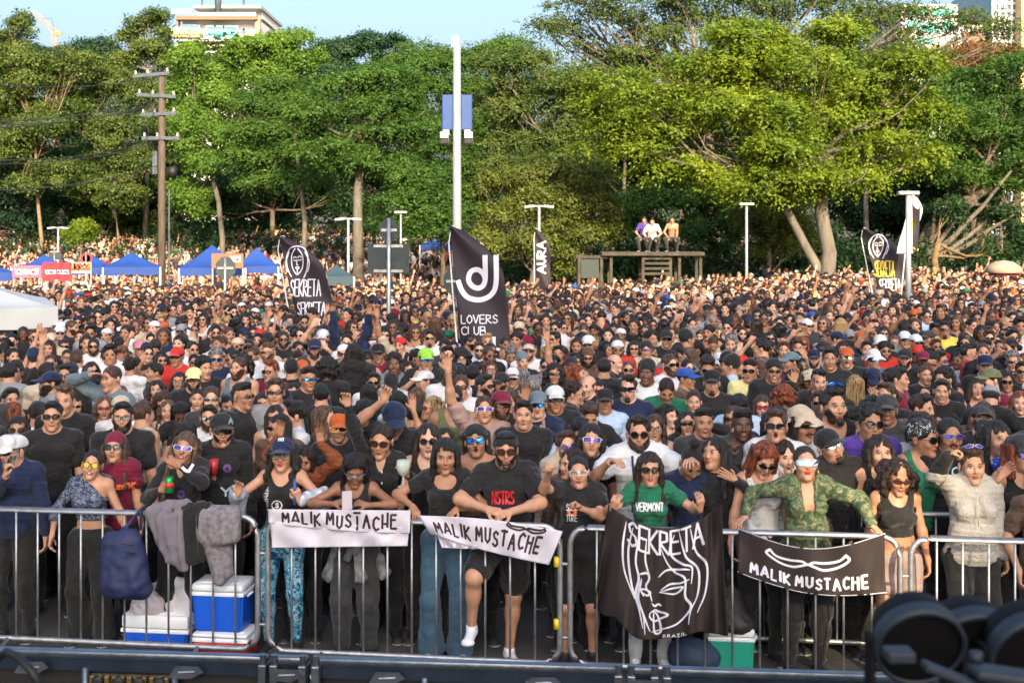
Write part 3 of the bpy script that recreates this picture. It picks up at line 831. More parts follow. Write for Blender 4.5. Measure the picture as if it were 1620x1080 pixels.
def crown_mesh(lobes, n, size, style, seed, k=8, fill=.55, sub=11):
    rg = np.random.default_rng(seed)
    L0 = np.array(lobes, float)
    if sub:
        out = []
        for l in L0:
            for q in range(max(3, int(sub * .75))):
                v = rg.normal(size=3); v /= np.linalg.norm(v); v[2] = abs(v[2]) if rg.random() < .65 else v[2]
                rr = rg.uniform(.36, .58)
                out.append(np.concatenate([l[:3] + v * l[3:] * rg.uniform(.55, .95), l[3:] * rr * np.array([1.25, 1.25, .62 if style == 'frond' else .85])]))
        L0 = np.array(out)
    L = L0; w = (L[:, 3] * L[:, 5] + L[:, 3] * L[:, 4]); w /= w.sum()
    li = rg.choice(len(L), n, p=w); C = L[li, :3]; Rr = L[li, 3:]
    u = rg.normal(size=(n, 3)); u /= np.linalg.norm(u, axis=1, keepdims=True)
    u[:, 2] = np.where((u[:, 2] < -.35) & (rg.random(n) < .6), -u[:, 2], u[:, 2])
    rad = fill + (1 - fill) * rg.random(n) ** .5 + rg.normal(0, .06, n)
    P = C + u * Rr * rad[:, None]
    # spray axis: outward, levelled, drooping a bit
    a = u.copy(); a[:, 2] = a[:, 2] * .5 + rg.normal(0, .25, n) - (.15 if style == 'frond' else 0); a += rg.normal(0, .35, (n, 3)); a /= np.linalg.norm(a, axis=1, keepdims=True)
    up = np.array([0, 0, 1.]) + rg.normal(0, .35, (n, 3)) + u * .6
    b = np.cross(a, up); b /= np.linalg.norm(b, axis=1, keepdims=True) + 1e-9
    c = np.cross(b, a)
    Lf = size * (2.6 if style == 'frond' else 1.9) * rg.uniform(.7, 1.3, n)
    PP = []; 
    t = np.linspace(-.1, 1, k)
    for j in range(k):
        s = 1 if j % 2 else -1
        if style == 'frond':
            base = P + a * (Lf * t[j])[:, None] - np.array([0, 0, 1.]) * (Lf * .35 * t[j] ** 2)[:, None] + rg.normal(0, size * .25, (n, 3))
            dr = b * s * .8 + a * .55 - np.array([0, 0, .25]) + rg.normal(0, .25, (n, 3)); le = size * rg.uniform(.8, 1.3, n) * (1 - .35 * t[j]); wd = le * .42
        else:
            base = P + rg.normal(0, 1, (n, 3)) * (Lf * .38)[:, None]
            dr = rg.normal(0, 1, (n, 3)) + a * .3; dr -= u * (dr * u).sum(1, keepdims=True) * .75; le = size * rg.uniform(.6, 1.2, n); wd = le * .62
        dr /= np.linalg.norm(dr, axis=1, keepdims=True)
        nn = u * np.array([1, 1, .8]) + np.array([0, 0, .35]) + rg.normal(0, .34 if style == 'frond' else .42, (n, 3)); sd_ = np.cross(dr, nn); sd_ /= np.linalg.norm(sd_, axis=1, keepdims=True) + 1e-9
        m = base + dr * (le * .5)[:, None]
        PP.append(np.stack([base, m + sd_ * (wd * .5)[:, None], base + dr * le[:, None], m - sd_ * (wd * .5)[:, None]], 1))
    V = np.concatenate(PP, 0).reshape(-1, 3)
    F = np.arange(len(V)).reshape(-1, 4)
    return V, F

def limb(mb, p0, p1, r0, r1, seed, wob=.08, n=7):
    rg = random.Random(seed); p0 = Vector(p0); p1 = Vector(p1); L = (p1 - p0).length; pts = []
    o = Vector((0, 0, 0))
    for i in range(n):
        t = i / (n - 1)
        if 0 < i < n - 1: o = o + Vector([rg.uniform(-1, 1) * L * wob * .5 for _ in range(3)])
        pts.append(p0.lerp(p1, t) + o * math.sin(math.pi * t) + Vector((0, 0, -L * .08 * math.sin(math.pi * t))))
    mb.tube(pts, [r0 + (r1 - r0) * i / (n - 1) for i in range(n)], 7, 0, cap=True)
    return pts

TREES = []
def tree(kind, label, D, base_px, lobes, n, size, style, lm, trunk=None, bark=None, seed=1, r=.22, k=8, twigs=0, fill=.55, group=None, fork=.45):
    """base_px: photo column of the foot; lobes: (px, py, rx_px, ry_px[, depth offset]) at distance D; trunk: list of (px, py) up the stem."""
    s = FP / D
    bx = (base_px - 810) / s; bz = float(gz(bx, D)) - .1
    t = empty(kind, (bx, D, bz)); tag(t, label, 'tree', group)
    base = Vector((bx, D, bz))
    W = []
    rg = random.Random(seed)
    for l in lobes:
        d = l[4] if len(l) > 4 else rg.uniform(-.5, .5) * min(l[2] / s, 2.5)
        p = PX(l[0], l[1], D + d); W.append((p.x - base.x, p.y - base.y, p.z - base.z, l[2] / s, max(l[2], l[3]) / s * .85, l[3] / s))
    V, F = crown_mesh(W, int(n * 1.75), size * .74, style, seed, k, fill)
    mb = MB()
    if trunk: tp = [Vector((0, 0, 0))] + [PX(x, y, D) - base for x, y in trunk]
    else:
        cx = sum(w[0] for w in W) / len(W); cz = min(w[2] for w in W)
        tp = [Vector((0, 0, 0)), Vector((cx * .3, 0, cz * .5)), Vector((cx * .6, 0, cz * .95 + .1))]
    m = len(tp)
    mb.tube(tp, [r * (1.25 if i == 0 else 1 - .45 * i / m) for i in range(m)], 9)
    top = tp[-1]
    for i, w in enumerate(W):
        c = Vector(w[:3]) + Vector((0, 0, -w[5] * .2))
        src = top if rg.random() < .6 else tp[-2].lerp(top, rg.random())
        pts = limb(mb, src, c, r * .42, r * .10, seed * 31 + i)
        for q in range(4 + twigs):
            a = pts[rg.randint(2, len(pts) - 1)]
            e = Vector(w[:3]) + Vector((rg.uniform(-1, 1) * w[3], rg.uniform(-1, 1) * w[4], rg.uniform(-.5, 1) * w[5])) * .9
            limb(mb, a, e, r * .16, r * .04, seed * 57 + i * 9 + q, .12, 5)
    tk = mb.build('trunk', bark or BARK, t, smooth=True)
    cr = link('crown', meshdata('crown', V, F, [LM[lm]], False), t)
    return t

BEY = 'trees beyond the crowd'
# big bright tree on the right, two leaning stems
tree('spreading_tree', 'large bright green spreading tree with two leaning grey stems right of the wooden platform', 46, 1300,
     [(1010, 150, 75, 45), (985, 215, 60, 40), (1060, 235, 70, 45), (1120, 130, 80, 45), (1170, 80, 80, 40), (1235, 110, 85, 50), (1180, 190, 90, 50), (1215, 255, 60, 40), (1270, 180, 75, 45), (1320, 130, 80, 45),
      (1385, 165, 70, 45), (1430, 120, 65, 35), (1450, 195, 55, 40), (1400, 240, 60, 35), (1350, 275, 45, 30), (1260, 300, 45, 26), (1120, 275, 50, 28), (1460, 250, 30, 30), (1215, 290, 50, 30, -1.5), (1275, 285, 45, 28, -1.2), (1335, 290, 40, 26, -1), (1150, 300, 40, 24, -1), (1240, 240, 60, 34, -1.5), (1320, 60, 60, 30), (1055, 175, 60, 40, 1.5), (1300, 225, 60, 40, 2), (960, 170, 35, 30), (1365, 205, 60, 40, 1)],
     7400, .26, 'frond', 'bright', [(1312, 400), (1300, 340), (1298, 300), (1290, 240)], BARKP, 3, .30, twigs=1)
mb = MB(); limb(mb, (1.1, 0, 0), PX(1240, 320, 46) - Vector((11.27, 46, -.1)), .24, .14, 5, .03); limb(mb, PX(1240, 322, 46) - Vector((11.27, 46, -.1)), PX(1150, 230, 46) - Vector((11.27, 46, -.1)), .14, .05, 6, .05)
o = mb.build('stem', BARKP, bpy.data.objects['spreading_tree'], smooth=True)
# airy tall tree above and behind it
tree('tall_airy_tree', 'tallest airy tree with bare pale branches against the sky at top right', 62, 1130,
     [(880, 45, 45, 22), (900, 60, 50, 28), (960, 0, 60, 28), (1025, 60, 55, 28), (1080, -5, 60, 28), (1200, 0, 60, 30), (1340, 5, 60, 28), (920, 15, 50, 25), (940, 85, 50, 25), (990, 40, 55, 25), (1000, 100, 50, 26), (1050, 10, 50, 25), (1060, 65, 45, 22), (1110, 40, 50, 25), (1160, 5, 50, 25), (1230, 25, 60, 30), (1290, 0, 60, 30), (1340, 40, 50, 25), (1390, 20, 45, 22), (1430, 60, 40, 20), (1470, 20, 30, 15), (1480, 95, 40, 20), (1440, 30, 45, 22), (1500, 50, 45, 22), (1545, 30, 40, 22), (1590, 55, 40, 22), (1410, 85, 40, 20), (1090, 105, 50, 25), (1190, 60, 60, 30)],
     3600, .26, 'frond', 'olive', [(1130, 330), (1120, 200), (1110, 140)], BARK, 8, .30, twigs=3)
tree('olive_tree', 'airy olive green tree with pale twigs right of the white pole', 54, 905,
     [(800, 150, 50, 35), (850, 110, 55, 35), (900, 150, 60, 40), (850, 190, 60, 35), (905, 225, 60, 35), (940, 180, 50, 40), (810, 225, 45, 30), (880, 270, 60, 30), (800, 270, 40, 26), (930, 130, 40, 30), (790, 105, 35, 25), (930, 285, 40, 30)],
     3000, .24, 'frond', 'olive', [(905, 380), (900, 300), (890, 230)], BARKP, 9, .20, twigs=3)
tree('rounded_bush_tree', 'low golden green bushy tree behind the single white lamp post', 50, 830,
     [(800, 350, 45, 40), (850, 330, 55, 45), (900, 345, 50, 45), (820, 395, 45, 35), (880, 395, 60, 40), (930, 330, 40, 50), (770, 385, 26, 32), (790, 300, 34, 30), (860, 285, 50, 30), (920, 285, 40, 30), (960, 370, 26, 40)],
     3000, .17, 'leaf', 'gold', None, BARK, 10, .14)
tree('willow_tree', 'drooping yellow green willow like tree behind the lamp post right of the platform', 52, 1215,
     [(1200, 330, 30, 45), (1235, 345, 34, 60), (1215, 390, 34, 45), (1180, 350, 16, 40), (1262, 385, 22, 45)], 2200, .20, 'frond', 'gold', None, BARK, 11, .12)
tree('small_leafy_tree', 'small round green tree behind the men on the wooden platform', 56, 1130,
     [(1020, 330, 45, 34), (1070, 310, 50, 35), (1120, 330, 45, 40), (1040, 375, 35, 30), (1150, 370, 30, 35), (985, 355, 26, 30), (1100, 375, 35, 30)], 2300, .19, 'leaf', 'green', [(1130, 400), (1120, 360)], BARK, 12, .14)
# right edge: dark arching tree
tree('arching_tree', 'dark green arching tree with long diagonal limbs at right edge', 55, 1470,
     [(1500, 190, 60, 50), (1560, 230, 65, 50), (1610, 180, 55, 50), (1540, 140, 60, 35), (1605, 110, 45, 30), (1610, 260, 55, 40), (1500, 260, 50, 30), (1660, 210, 60, 60), (1570, 290, 55, 25), (1640, 300, 50, 30), (1470, 160, 40, 30), (1470, 285, 45, 34, 3), (1530, 300, 45, 30, 3)],
     4200, .24, 'frond', 'green', [(1450, 400), (1470, 360), (1520, 320), (1600, 285)], BARK, 13, .26)
mb = MB(); b0 = bpy.data.objects['arching_tree'].location
for i, (x, y) in enumerate([(1560, 300), (1590, 315), (1500, 300), (1620, 330), (1480, 320), (1600, 270)]): limb(mb, PX(1440 + i * 6, 425 - i * 4, 55) - b0, PX(x, y, 55 - i * .3) - b0, .16, .05, i + 50, .05)
mb.build('limbs', BARKP, bpy.data.objects['arching_tree'], smooth=True)
tree('rusty_tree', 'half bare tree with rust brown twigs in front of the right hand buildings', 75, 1540,
     [(1500, 95, 50, 22), (1560, 90, 50, 20), (1605, 100, 40, 22), (1520, 130, 40, 18)], 1100, .22, 'leaf', 'rust', [(1540, 250), (1540, 150)], BARK, 14, .2, twigs=5)
tree('forked_tree', 'yellow barked forked bare stemmed tree low at right in the dark', 52, 1490,
     [(1500, 330, 30, 20, 2), (1570, 350, 40, 26, 3), (1610, 380, 30, 30, 2)], 700, .18, 'leaf', 'dark', [(1478, 410), (1484, 385)], mat('bark_yellow', (.16, .10, .045), .9, var=.2), 15, .16)
# centre left
tree('layered_tree', 'layered mid green tree on a thick mottled trunk left of the white pole', 60, 568,
     [(560, 185, 60, 26), (610, 215, 55, 26), (520, 235, 60, 26), (580, 262, 60, 24), (640, 170, 50, 24), (650, 265, 45, 24), (505, 185, 45, 24), (600, 130, 60, 26), (690, 215, 40, 26), (540, 140, 45, 22)],
     3800, .25, 'frond', 'green', [(566, 360), (566, 300), (572, 260), (570, 215)], BARKP, 16, .26)
tree('umbrella_tree', 'flat topped layered green tree on a slim pale leaning trunk', 64, 480,
     [(420, 215, 50, 24), (470, 180, 60, 26), (450, 245, 55, 24), (400, 175, 45, 22), (500, 285, 40, 22), (395, 255, 40, 22), (440, 150, 50, 22), (430, 290, 40, 22)],
     3000, .25, 'frond', 'green', [(482, 350), (476, 290), (466, 220), (458, 195)], BARKP, 17, .13)
tree('low_fronded_tree', 'low fronded tree drooping in layers behind the white pole', 56, 700,
     [(640, 330, 50, 26), (690, 300, 55, 28), (740, 325, 50, 28), (700, 350, 45, 24), (760, 295, 35, 26), (650, 290, 40, 22), (745, 265, 40, 22)], 2600, .25, 'frond', 'green', None, BARK, 18, .14)
tree('broad_tree', 'broad olive green tree rising behind the blue road sign', 72, 730,
     [(650, 110, 55, 28), (700, 95, 55, 28), (750, 110, 60, 34), (800, 90, 50, 30), (700, 150, 60, 32), (760, 165, 60, 35), (670, 200, 50, 34), (740, 220, 60, 36), (830, 130, 50, 34), (800, 200, 50, 40), (620, 170, 45, 30)],
     4200, .27, 'frond', 'green', None, BARK, 19, .3)
tree('dense_tree', 'dense dark green rounded tree topping the skyline left of the pole', 85, 590,
     [(540, 90, 40, 28), (585, 85, 45, 28), (630, 95, 45, 26), (520, 130, 50, 34), (580, 140, 60, 34), (650, 140, 50, 34), (560, 190, 50, 36), (620, 70, 25, 14), (500, 200, 50, 40)],
     3600, .27, 'leaf', 'teal', None, BARK, 20, .3)
tree('sunlit_tree', 'sunlit bright green round topped tree right of the utility pole', 70, 350,
     [(300, 95, 34, 26), (330, 120, 45, 34), (380, 115, 45, 34), (430, 85, 45, 32), (470, 65, 34, 22), (290, 150, 34, 34), (350, 170, 50, 36), (420, 140, 50, 36), (480, 105, 34, 34), (310, 210, 45, 36), (370, 235, 50, 34), (330, 270, 45, 30), (300, 315, 36, 30), (400, 80, 40, 20)],
     5600, .22, 'leaf', 'lime', [(352, 380), (346, 320), (336, 280), (340, 230)], BARKP, 21, .17)
tree('dark_filler_tree', 'dark green tree between the sunlit tree and the flat topped tree', 80, 430,
     [(420, 200, 50, 40), (470, 150, 40, 40), (380, 300, 50, 40), (450, 310, 50, 36), (520, 300, 40, 40), (350, 330, 30, 26)], 2600, .25, 'leaf', 'dark', None, BARK, 22, .2)
# left
tree('sparse_tall_tree', 'sparse tall tree with dark leaf clumps and rusty twigs left of the building', 78, 228,
     [(225, 45, 24, 16), (245, 30, 20, 12), (205, 65, 22, 14), (255, 60, 20, 14), (235, 80, 30, 16), (200, 95, 26, 16), (265, 100, 24, 14), (180, 110, 24, 14)], 900, .26, 'leaf', 'olive', [(232, 300), (232, 180), (234, 110)], BARKP, 23, .17, twigs=6)
tree('mottled_tree', 'mottled olive and rust tree behind the utility pole wires', 74, 170,
     [(150, 140, 45, 34), (200, 150, 45, 36), (240, 170, 30, 36), (130, 195, 45, 36), (190, 215, 50, 36), (160, 260, 45, 34), (220, 265, 34, 34), (130, 300, 40, 26), (195, 310, 36, 24)], 3200, .23, 'leaf', 'olive', [(190, 390), (180, 330), (175, 260)], BARK, 24, .2, twigs=2)
tree('tall_left_tree', 'tall dark topped olive tree on a thin pale trunk at left edge', 72, 62,
     [(20, 60, 30, 26), (34, 40, 15, 20), (86, 112, 34, 26), (30, 110, 45, 34), (75, 150, 50, 36), (20, 180, 45, 40), (70, 215, 50, 34), (30, 250, 45, 34), (85, 275, 40, 26), (40, 300, 34, 24), (-20, 120, 40, 60), (-20, 230, 40, 60), (120, 100, 30, 22)],
     4000, .23, 'leaf', 'olive', [(66, 380), (60, 320), (57, 270), (56, 200)], mat('bark_tan', (.20, .14, .08), .9, var=.2), 25, .12, twigs=2)
tree('skyline_tree', 'blue green tree on the skyline under the tower crane', 92, 130,
     [(100, 98, 30, 20), (130, 95, 34, 26), (165, 90, 34, 26), (60, 110, 34, 34), (110, 130, 45, 30), (160, 130, 45, 30), (10, 90, 45, 34), (200, 120, 34, 24)], 2400, .27, 'leaf', 'teal', None, BARK, 26, .25)
tree('sapling_tree', 'small bright green sapling in front of the dark woods at left', 62, 130, [(118, 370, 16, 12), (135, 362, 14, 12), (128, 380, 16, 8)], 500, .17, 'leaf', 'bright', None, BARK, 27, .05)
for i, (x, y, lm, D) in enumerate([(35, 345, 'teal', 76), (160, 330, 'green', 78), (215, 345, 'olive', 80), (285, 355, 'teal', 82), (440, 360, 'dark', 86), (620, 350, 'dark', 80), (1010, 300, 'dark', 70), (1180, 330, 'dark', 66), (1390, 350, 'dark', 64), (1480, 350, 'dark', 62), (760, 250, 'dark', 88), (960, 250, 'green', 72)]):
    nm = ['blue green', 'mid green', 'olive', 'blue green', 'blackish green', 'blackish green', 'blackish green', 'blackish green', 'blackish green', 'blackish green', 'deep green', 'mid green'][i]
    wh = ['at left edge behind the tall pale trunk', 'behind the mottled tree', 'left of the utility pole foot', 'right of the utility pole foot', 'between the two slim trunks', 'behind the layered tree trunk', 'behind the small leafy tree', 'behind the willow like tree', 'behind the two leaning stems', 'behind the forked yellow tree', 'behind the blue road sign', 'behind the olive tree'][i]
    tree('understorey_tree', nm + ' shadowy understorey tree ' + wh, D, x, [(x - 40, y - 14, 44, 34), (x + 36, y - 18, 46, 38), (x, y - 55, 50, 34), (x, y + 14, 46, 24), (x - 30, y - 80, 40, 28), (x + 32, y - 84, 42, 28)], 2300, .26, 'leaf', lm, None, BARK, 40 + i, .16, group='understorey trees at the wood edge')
# trunks one can tell apart in the dark wood
for i, (x, D) in enumerate([(22, 84), (95, 86), (145, 88), (276, 84), (300, 90), (420, 88), (455, 92), (505, 84), (530, 90), (640, 88), (668, 92), (760, 80), (985, 66), (1075, 64), (1165, 62), (1380, 60), (1420, 66), (1540, 62), (1585, 66)]):
    bx = (x - 810) * D / FP; bz = float(gz(bx, D)) - .1
    t = empty('thin_tree', (bx, D, bz)); tag(t, 'thin shadowy trunk in the dark wood, %s' % ['at the far left edge', 'just right of the tall pale trunk', 'behind the green sapling', 'just right of the utility pole', 'left of the sunlit tree stems', 'right of the sunlit tree stems', 'left of the slim leaning trunk', 'right of the slim leaning trunk', 'left of the thick mottled trunk', 'above the dark sign backs', 'left of the tall white pole', 'right of the tall white pole', 'left of the wooden platform', 'above the platform people', 'left of the lone lamp post', 'right of the two leaning stems', 'above the right face flag', 'left of the forked tree', 'right of the forked tree'][i], 'tree', 'thin trunks in the dark wood')
    rg = random.Random(i); mb = MB(); hh = 7 + rg.random() * 3; top = Vector((rg.uniform(-1, 1), 0, hh)); limb(mb, (0, 0, 0), top, .13 + rg.random() * .08, .06, i, .04)
    for q in range(5): limb(mb, top * rg.uniform(.5, 1), top + Vector((rg.uniform(-2, 2), rg.uniform(-1, 1), rg.uniform(-1, 1.5))), .05, .02, i * 7 + q)
    mb.build('trunk', BARKP if i % 3 == 0 else BARK, t, smooth=True)
    V, F = crown_mesh([(top.x, 0, hh, 1.9, 1.6, 1.4), (top.x + 1, 0, hh - 1, 1.5, 1.4, 1.0), (top.x - 1, 0, hh + .4, 1.5, 1.4, 1.1)], 420, .27, 'leaf', 90 + i, 8)
    link('crown', meshdata('crown', V, F, [LM['dark']], False), t)
# far-off wood, one mass
lob = []
rg = random.Random(4)
for i in range(90):
    x = -62 + i * 1.4; y = rg.uniform(97, 112); z0 = float(gz(x, y))
    for z in (1.0, 3.6, 6.4, 9.2) + ((11.8, 14.2) if x > 6 or x < -14 else ()): lob.append((x + rg.uniform(-1, 1), y, z0 + z + rg.uniform(-.6, .6), 2.4, 2.2, 2.0))
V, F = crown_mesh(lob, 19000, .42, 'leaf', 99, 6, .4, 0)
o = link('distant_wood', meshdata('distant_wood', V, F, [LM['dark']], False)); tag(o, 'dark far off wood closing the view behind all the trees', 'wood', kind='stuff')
# undergrowth along the foot of the wood
lob = []
for i in range(150):
    px = rg.uniform(-40, 1660); D = rg.uniform(66, 84) if px < 760 else rg.uniform(52, 64)
    x = (px - 810) * D / FP; lob.append((x, D + (3 if px < 760 else 0), float(gz(x, D)) + 1.2, 1.6, 1.0, 1.7))

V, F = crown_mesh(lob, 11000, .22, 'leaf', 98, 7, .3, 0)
o = link('undergrowth', meshdata('undergrowth', V, F, [LM['dark']], False)); tag(o, 'shady undergrowth along the foot of the wood behind the crowd', 'undergrowth', kind='stuff')  # dark leaves stand in for the shade below the canopy
# ------------------------------------------------------------------ lettering as brush strokes on a surface
GL = {'A': [[(0, 0), (.45, 1), (.9, 0)], [(.2, .38), (.72, .38)]], 'B': [[(0, 0), (0, 1), (.6, .95), (.65, .6), (0, .52)], [(0, .52), (.7, .48), (.72, .08), (0, 0)]], 'C': [[(.8, .85), (.45, 1), (.08, .75), (.05, .3), (.35, 0), (.8, .12)]],
      'D': [[(0, 0), (0, 1), (.5, .9), (.8, .5), (.5, .08), (0, 0)]], 'E': [[(.7, 1), (0, 1), (0, 0), (.72, 0)], [(0, .52), (.6, .52)]], 'F': [[(.7, 1), (0, 1), (0, 0)], [(0, .52), (.58, .52)]], 'G': [[(.8, .85), (.45, 1), (.05, .7), (.05, .3), (.4, 0), (.8, .15), (.8, .45), (.5, .45)]],
      'H': [[(0, 0), (0, 1)], [(.72, 0), (.72, 1)], [(0, .5), (.72, .5)]], 'I': [[(.15, 0), (.15, 1)]], 'K': [[(0, 0), (0, 1)], [(.7, 1), (.05, .48), (.75, 0)]], 'L': [[(0, 1), (0, 0), (.62, 0)]], 'M': [[(0, 0), (.08, 1), (.45, .3), (.82, 1), (.92, 0)]],
      'N': [[(0, 0), (0, 1), (.7, 0), (.7, 1)]], 'O': [[(.4, 1), (.05, .7), (.05, .3), (.4, 0), (.75, .3), (.75, .7), (.4, 1)]], 'P': [[(0, 0), (0, 1), (.6, .92), (.62, .55), (0, .48)]], 'R': [[(0, 0), (0, 1), (.6, .92), (.62, .58), (0, .5), (.75, 0)]],
      'S': [[(.68, .85), (.38, 1), (.06, .8), (.2, .56), (.6, .44), (.72, .18), (.36, 0), (.02, .15)]], 'T': [[(0, 1), (.8, 1)], [(.4, 1), (.4, 0)]], 'U': [[(0, 1), (.04, .25), (.35, 0), (.68, .25), (.72, 1)]], 'V': [[(0, 1), (.38, 0), (.76, 1)]], 'X': [[(0, 1), (.75, 0)], [(.75, 1), (0, 0)]],
      'Y': [[(0, 1), (.38, .5), (.76, 1)], [(.38, .5), (.38, 0)]], 'Z': [[(0, 1), (.7, 1), (0, 0), (.75, 0)]], 'W': [[(0, 1), (.2, 0), (.45, .7), (.7, 0), (.9, 1)]], '9': [[(.6, .6), (.3, .45), (.05, .7), (.3, 1), (.6, .8), (.55, .3), (.3, 0)]], "'": [[(.1, 1.05), (.1, .85)]]}
def word(txt, x=0, y=0, w=1, h=1, gap=.22, slant=0, tops=None):
    W = sum((max(p[0] for s in GL[c] for p in s) + gap) if c != ' ' else .5 for c in txt) - gap
    k = w / W; out = []; cx = 0
    for i, c in enumerate(txt):
        if c == ' ': cx += .5; continue
        for s in GL[c]: out.append([(x + (cx + px + slant * py) * k, y + py * h) for px, py in s])
        cx += max(p[0] for s in GL[c] for p in s) + gap
    return out
def curve(pts, n=8):                        # smooth polyline through points
    out = []
    P = [pts[0]] + list(pts) + [pts[-1]]
    for i in range(1, len(P) - 2):
        p0, p1, p2, p3 = [np.array(q, float) for q in P[i - 1:i + 3]]
        for j in range(n):
            t = j / n; out.append(tuple(.5 * ((2 * p1) + (-p0 + p2) * t + (2 * p0 - 5 * p1 + 4 * p2 - p3) * t * t + (-p0 + 3 * p1 - 3 * p2 + p3) * t ** 3)))
    out.append(tuple(pts[-1])); return out
def ribbons(strokes, width, place, name, m, parent=None, step=.02, taper=False, asp=1.0):
    """strokes in (u, v); width in uv units; place(u, v) gives the surface point in the parent's space."""
    V = []; F = []; place0 = place
    if asp != 1.0:
        strokes = [[(x, y * asp) for x, y in s] for s in strokes]; place = lambda u, v: place0(u, v / asp)
    for s in strokes:
        pts = [np.array(s[0], float)]
        for a, b in zip(s, s[1:]):
            a = np.array(a, float); b = np.array(b, float); L = np.linalg.norm(b - a); n = max(1, int(L / step))
            for i in range(1, n + 1): pts.append(a + (b - a) * i / n)
        N = len(pts)
        if N < 2: continue
        d0 = pts[1] - pts[0]; d0 /= np.linalg.norm(d0) + 1e-9; d1 = pts[-1] - pts[-2]; d1 /= np.linalg.norm(d1) + 1e-9
        pts[0] = pts[0] - d0 * width * .35; pts[-1] = pts[-1] + d1 * width * .35
        base = len(V)
        for i, p in enumerate(pts):
            t = pts[min(i + 1, N - 1)] - pts[max(i - 1, 0)]; t = t / (np.linalg.norm(t) + 1e-9); nn = np.array((-t[1], t[0])) * width * .5
            if taper: nn = nn * (.25 + .95 * math.sin(math.pi * min(1, (i + .5) / N)) ** .6)
            V.append(place(*(p + nn))); V.append(place(*(p - nn)))
            if i: k = base + 2 * i; F.append((k - 2, k - 1, k + 1, k))
    V = [tuple(v) for v in V]
    me = meshdata(name, V, F, [m], False)
    return link(name, me, parent)
from mathutils.bvhtree import BVHTree
def decal(target, strokes, px, py, sx, sy, width, m, name='print', D=8.0, parent=None, off=.004, taper=False):
    """strokes in 0..1 laid over the photo rectangle starting at (px, py) (bottom left), sx by sy pixels, dropped straight back on the target."""
    bpy.context.view_layer.update()
    Mw = target.matrix_world; me = target.data
    bv = BVHTree.FromPolygons([Mw @ v.co for v in me.vertices], [p.vertices[:] for p in me.polygons])
    par = parent or target; Mi = par.matrix_world.inverted()
    o = Vector((0, 0, HC)); last = [None]
    def place(u, v):
        d = PX(px + u * sx, py - v * sy, D) - o; d.normalize()
        h = bv.ray_cast(o, d)
        if h[0] is None: p = last[0] if last[0] is not None else PX(px + u * sx, py - v * sy, D)
        else: p = h[0] - d * off; last[0] = p
        return Mi @ p
    return ribbons(strokes, width, place, name, m, par, .03, taper, sy / sx)

def sheet(fn, nu, nv, name, mats, parent=None, thick=.004, fm=None):
    """a cloth sheet fn(u, v) -> point, with thickness"""
    V = [fn(i / nu, j / nv) for j in range(nv + 1) for i in range(nu + 1)]
    F = [(j * (nu + 1) + i, j * (nu + 1) + i + 1, (j + 1) * (nu + 1) + i + 1, (j + 1) * (nu + 1) + i) for j in range(nv) for i in range(nu)]
    me = meshdata(name, V, F, mats if isinstance(mats, (list, tuple)) else [mats], True)
    o = link(name, me, parent)
    sm = o.modifiers.new('thickness', 'SOLIDIFY'); sm.thickness = thick; sm.offset = 1
    return o

# ------------------------------------------------------------------ crowd barriers
YB = lambda X: 9.003 - .135 * X
GALV = mat('galvanised', (.38, .39, .41), .46, .85, bump=.25, bscale=60, var=.18, vscale=14)
def xb(px, dy=0):                            # X on the barrier line seen at photo column px
    k = (px - 810) / FP; return k * (9.003 + dy) / (1 + .135 * k)
def barrier(px0, px1, dy=0.0, lab='', n=12, open_left=False, feet=True):
    x0, x1 = xb(px0, dy), xb(px1, dy)
    t = empty('crowd_barrier', ((x0 + x1) / 2, YB((x0 + x1) / 2) + dy, 0), math.atan(-.135))
    L = math.hypot(x1 - x0, .135 * (x1 - x0)) / 2; r = .13; zb, zt = .115, 1.085
    pts = []
    for cx, cz, a0 in ((-L + r, zt - r, 180), (L - r, zt - r, 90), (L - r, zb + r, 0), (-L + r, zb + r, -90)):
        for i in range(7):
            a = R(a0 - i * 15); pts.append((cx + r * math.cos(a), 0, cz + r * math.sin(a)))
    mb = MB(); mb.tube(pts, .021, 10, closed=True); mb.build('frame', GALV, t, smooth=True)
    mb = MB()
    for i in range(n):
        x = -L + 2 * L * (i + 1) / (n + 1); mb.tube([(x, 0, zb), (x, 0, zt)], .0085, 8)
    mb.build('bars', GALV, t, smooth=True)
    if feet:
        for s in (-1, 1):
            mb = MB(); mb.tube([(s * L * .62, -.02, zb), (s * L * .62, -.20, .035), (s * L * .62, -.30, .03)], .016, 8); mb.tube([(s * L * .62, .02, zb), (s * L * .62, .20, .035), (s * L * .62, .30, .03)], .016, 8)
            mb.build('foot', GALV, t, smooth=True)
    for z in (.82, .30):
        mb = MB(); mb.tube([(L - .02, 0, z), (L + .075, 0, z)], .012, 8); mb.tube([(L + .075, 0, z - .05), (L + .075, 0, z + .05)], .014, 8); mb.build('hook', GALV, t, smooth=True)
    tag(t, lab, 'barrier', 'steel crowd barriers along the front'); return t
barrier(-75, 408, 0, 'galvanised barrier at far left carrying jackets and a navy backpack', 13)
barrier(424, 886, 0, 'galvanised barrier under the two white banners', 11)
barrier(902, 1424, 0, 'galvanised barrier with the two black banners', 11)
barrier(1441, 1990, 0, 'galvanised barrier at right edge behind the round black stage lights', 12)
barrier(1095, 1560, .75, 'second row barrier standing just behind the front barriers at right', 11)
barrier(560, 1020, 2.0, 'second row barrier glimpsed behind legs in the middle', 11, feet=False)
yt = mat('tape_yellow', (.75, .55, .02), .5)
fb = [o for o in bpy.data.objects if o.name.startswith('crowd_barrier')][1]
for z in (.36, .80): mb = MB(); mb.tube([(1.05, 0, z), (1.05, 0, z + .07)], .0235, 10); mb.build('yellow_tape', yt, fb, True)

